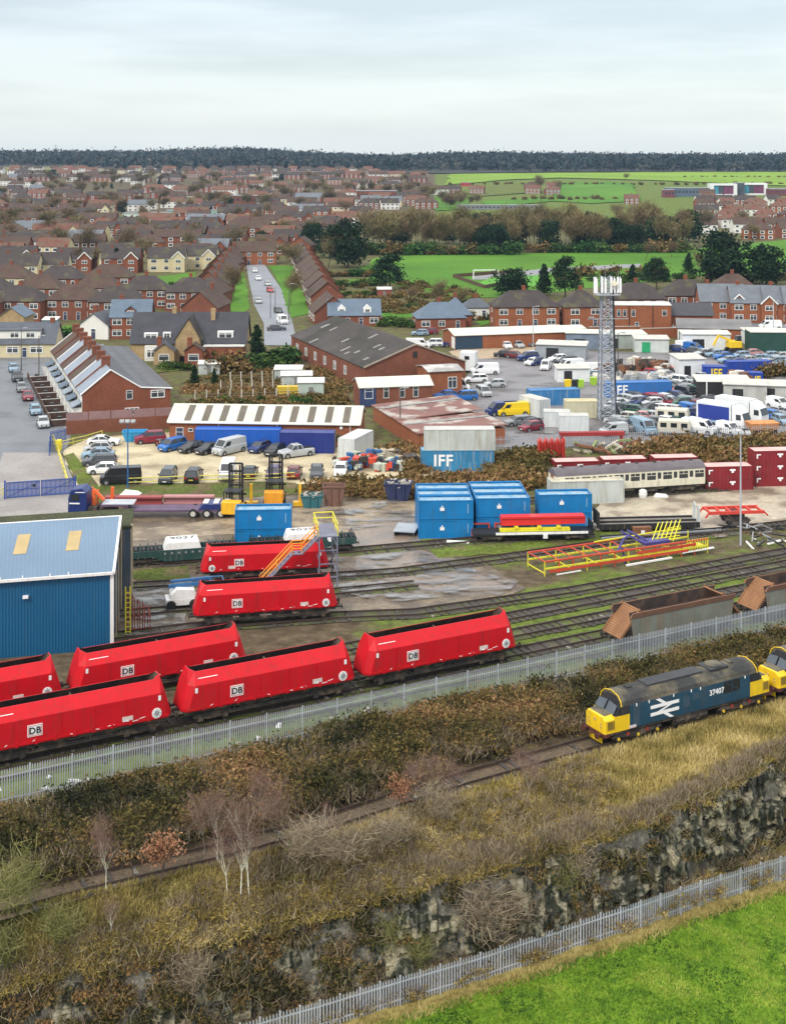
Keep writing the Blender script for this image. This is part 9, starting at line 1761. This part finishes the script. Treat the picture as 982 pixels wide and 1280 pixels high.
far_scrub('garden_growth', 'rough gardens between the bungalows and the park', [(400, 350), (520, 352), (600, 366), (610, 384), (540, 392), (420, 396)], 170, 1.0, 2.6, .4, .36, 49)
# ------------------------------------------------------------------ saplings and shrubs in the cutting
BIRCH = [bare_tree(s, 5.2, .36, .02, 850, m_purple, m_birch, .075, 2, .55, dens=.9) for s in (61, 62)]; COPPER = [bare_tree(s, 2.8, .6, .09, 700, m_copper, m_bark, .05, 2, .14, dens=1.0) for s in (63,)]; SAP = [bare_tree(s, 3.6, .4, .016, 800, m_purple, m_barkg, .035, 2, .5) for s in (64, 65)]; TWIGGY = [bare_tree(s, 3.2, .38, .02, 900, m_willow, m_willow, .03, 2, .7, dens=1.5) for s in (66, 67)]; GREYT = [bare_tree(s, 3.0, .6, .02, 1200, m_twig, m_barkg, .025, 2, .6, dens=1.5) for s in (68, 69)]
def nearp(A, name, lab, px, py, hp, h0, wide=1, grp=None, cat='tree'):
 p = at_t(px, py); A_ = random.choice(A); s = hp / (F / p.y) / getattr(A_, 'h', h0); put(A_, name, lab, cat, p - Vector((0, 0, .08)), random.uniform(0, 6), scale=(s * wide, s * wide, s), group=grp)
for px, py, hp, lab in ((133, 1116, 78, 'slender white birch with purple twigs at the track side on the left'), (139, 1186, 62, 'short white birch stem on the left slope'), (272, 1078, 90, 'white birch left of the twin stemmed birch'), (284, 1132, 95, 'leaning pale birch just left of the twin stems'), (302, 1142, 140, 'left stem of the twin white birches'), (311, 1138, 128, 'right stem of the twin white birches'), (408, 1040, 40, 'small pale birch stem on the middle slope')):
 nearp(BIRCH, 'birch_tree', lab, px, py, hp, 5.2, wide=.9)
for px, py, hp, lab in ((200, 1110, 66, 'round copper leaved sapling by the left track side'), (498, 1022, 52, 'copper leaved sapling on the near side of the line')): nearp(COPPER, 'copper_sapling', lab, px, py, hp, 2.8, 1.3)
for px, py, hp, lab in ((255, 1070, 84, 'purple twigged sapling behind the white birches'), (330, 1050, 88, 'purple twigged sapling crowning the twin birches'), (345, 1066, 74, 'purple sapling right of the twin birches'), (516, 1015, 62, 'thin purple sapling right of the copper one'), (538, 1000, 56, 'thin sapling near the locomotive line, left'), (562, 1008, 60, 'thin sapling near the locomotive line, right'), (120, 1080, 60, 'purple sapling above the left birch'), (660, 1010, 70, 'thin bare sapling on the dry grass')): nearp(SAP, 'bare_sapling', lab, px, py, hp, 3.6, 1.15)
for px, py, hp, lab in ((30, 1180, 110, 'feathery yellow green willow shrub at the left edge'), (62, 1215, 80, 'smaller yellow green willow shrub beside the left one'), (10, 1255, 90, 'lowest willow shrub in the left corner'), (492, 1222, 70, 'green based willow shrub by the lower fence, left one'), (520, 1235, 62, 'wide willow shrub against the lower fence'), (690, 1150, 66, 'upright willow shrub by the lower fence below the dark rock')): nearp(TWIGGY, 'willow_shrub', lab, px, py, hp, 3.2, 1.3, cat='shrub')
for px, py, hp, lab in ((596, 1200, 88, 'wide grey twiggy shrub before the pale rock'), (636, 1185, 60, 'grey twiggy shrub right of the wide one'), (730, 1120, 50, 'grey twiggy shrub under the dark rock'), (560, 1045, 56, 'grey twiggy shrub on the middle slope'), (436, 1100, 70, 'wide grey brown shrub on the slope right of the birches'), (380, 1085, 70, 'grey brown thicket shrub beside the birches'), (470, 1075, 60, 'grey brown shrub below the copper sapling'), (240, 1250, 60, 'purple grey shrub low on the left rock')): nearp(GREYT, 'twiggy_shrub', lab, px, py, hp, 3.0, 1.6, cat='shrub')
# small litter along the yard fence and sidings
rl2 = random.Random(77); pm1 = MB().hexa([(-.2, -.12, 0), (.2, -.14, 0), (.22, .14, 0), (-.18, .12, 0), (-.12, -.08, .12), (.14, -.1, .08), (.15, .1, .14), (-.14, .1, .1)]).mesh('litter', [mat('litter_white', (.7, .7, .7), .7)])
for k in range(26):
 u_ = rl2.uniform(-4, 46); o = link('litter', pm1, loc=uv(u_, rl2.uniform(88.9, 91.0), .02), rz=rl2.uniform(0, 6)); o.scale = (rl2.uniform(.5, 1.6),) * 3; tag(o, 'scrap of white litter on the ground behind the palisade fence', 'litter', 'litter behind the palisade fence')
# ------------------------------------------------------------------ damp air between here and the ridge
def haze():
 b = MB().bx(-2300, 2300, -60, 3300, -10, 88); m = bpy.data.materials.new('haze'); m.use_nodes = True; t = m.node_tree; t.nodes.clear()
 o = N(t, 'ShaderNodeOutputMaterial'); v = N(t, 'ShaderNodeVolumePrincipled'); v.inputs['Color'].default_value = (.5, .72, 1, 1); v.inputs['Density'].default_value = HAZE; v.inputs['Anisotropy'].default_value = .2
 t.links.new(v.outputs[0], o.inputs['Volume']); ob = struct('haze', b, [m], kind='stuff'); ob['label'] = 'thin damp haze between the yard and the far ridge'
HAZE = .00006
haze()
print('objects', len(bpy.data.objects))
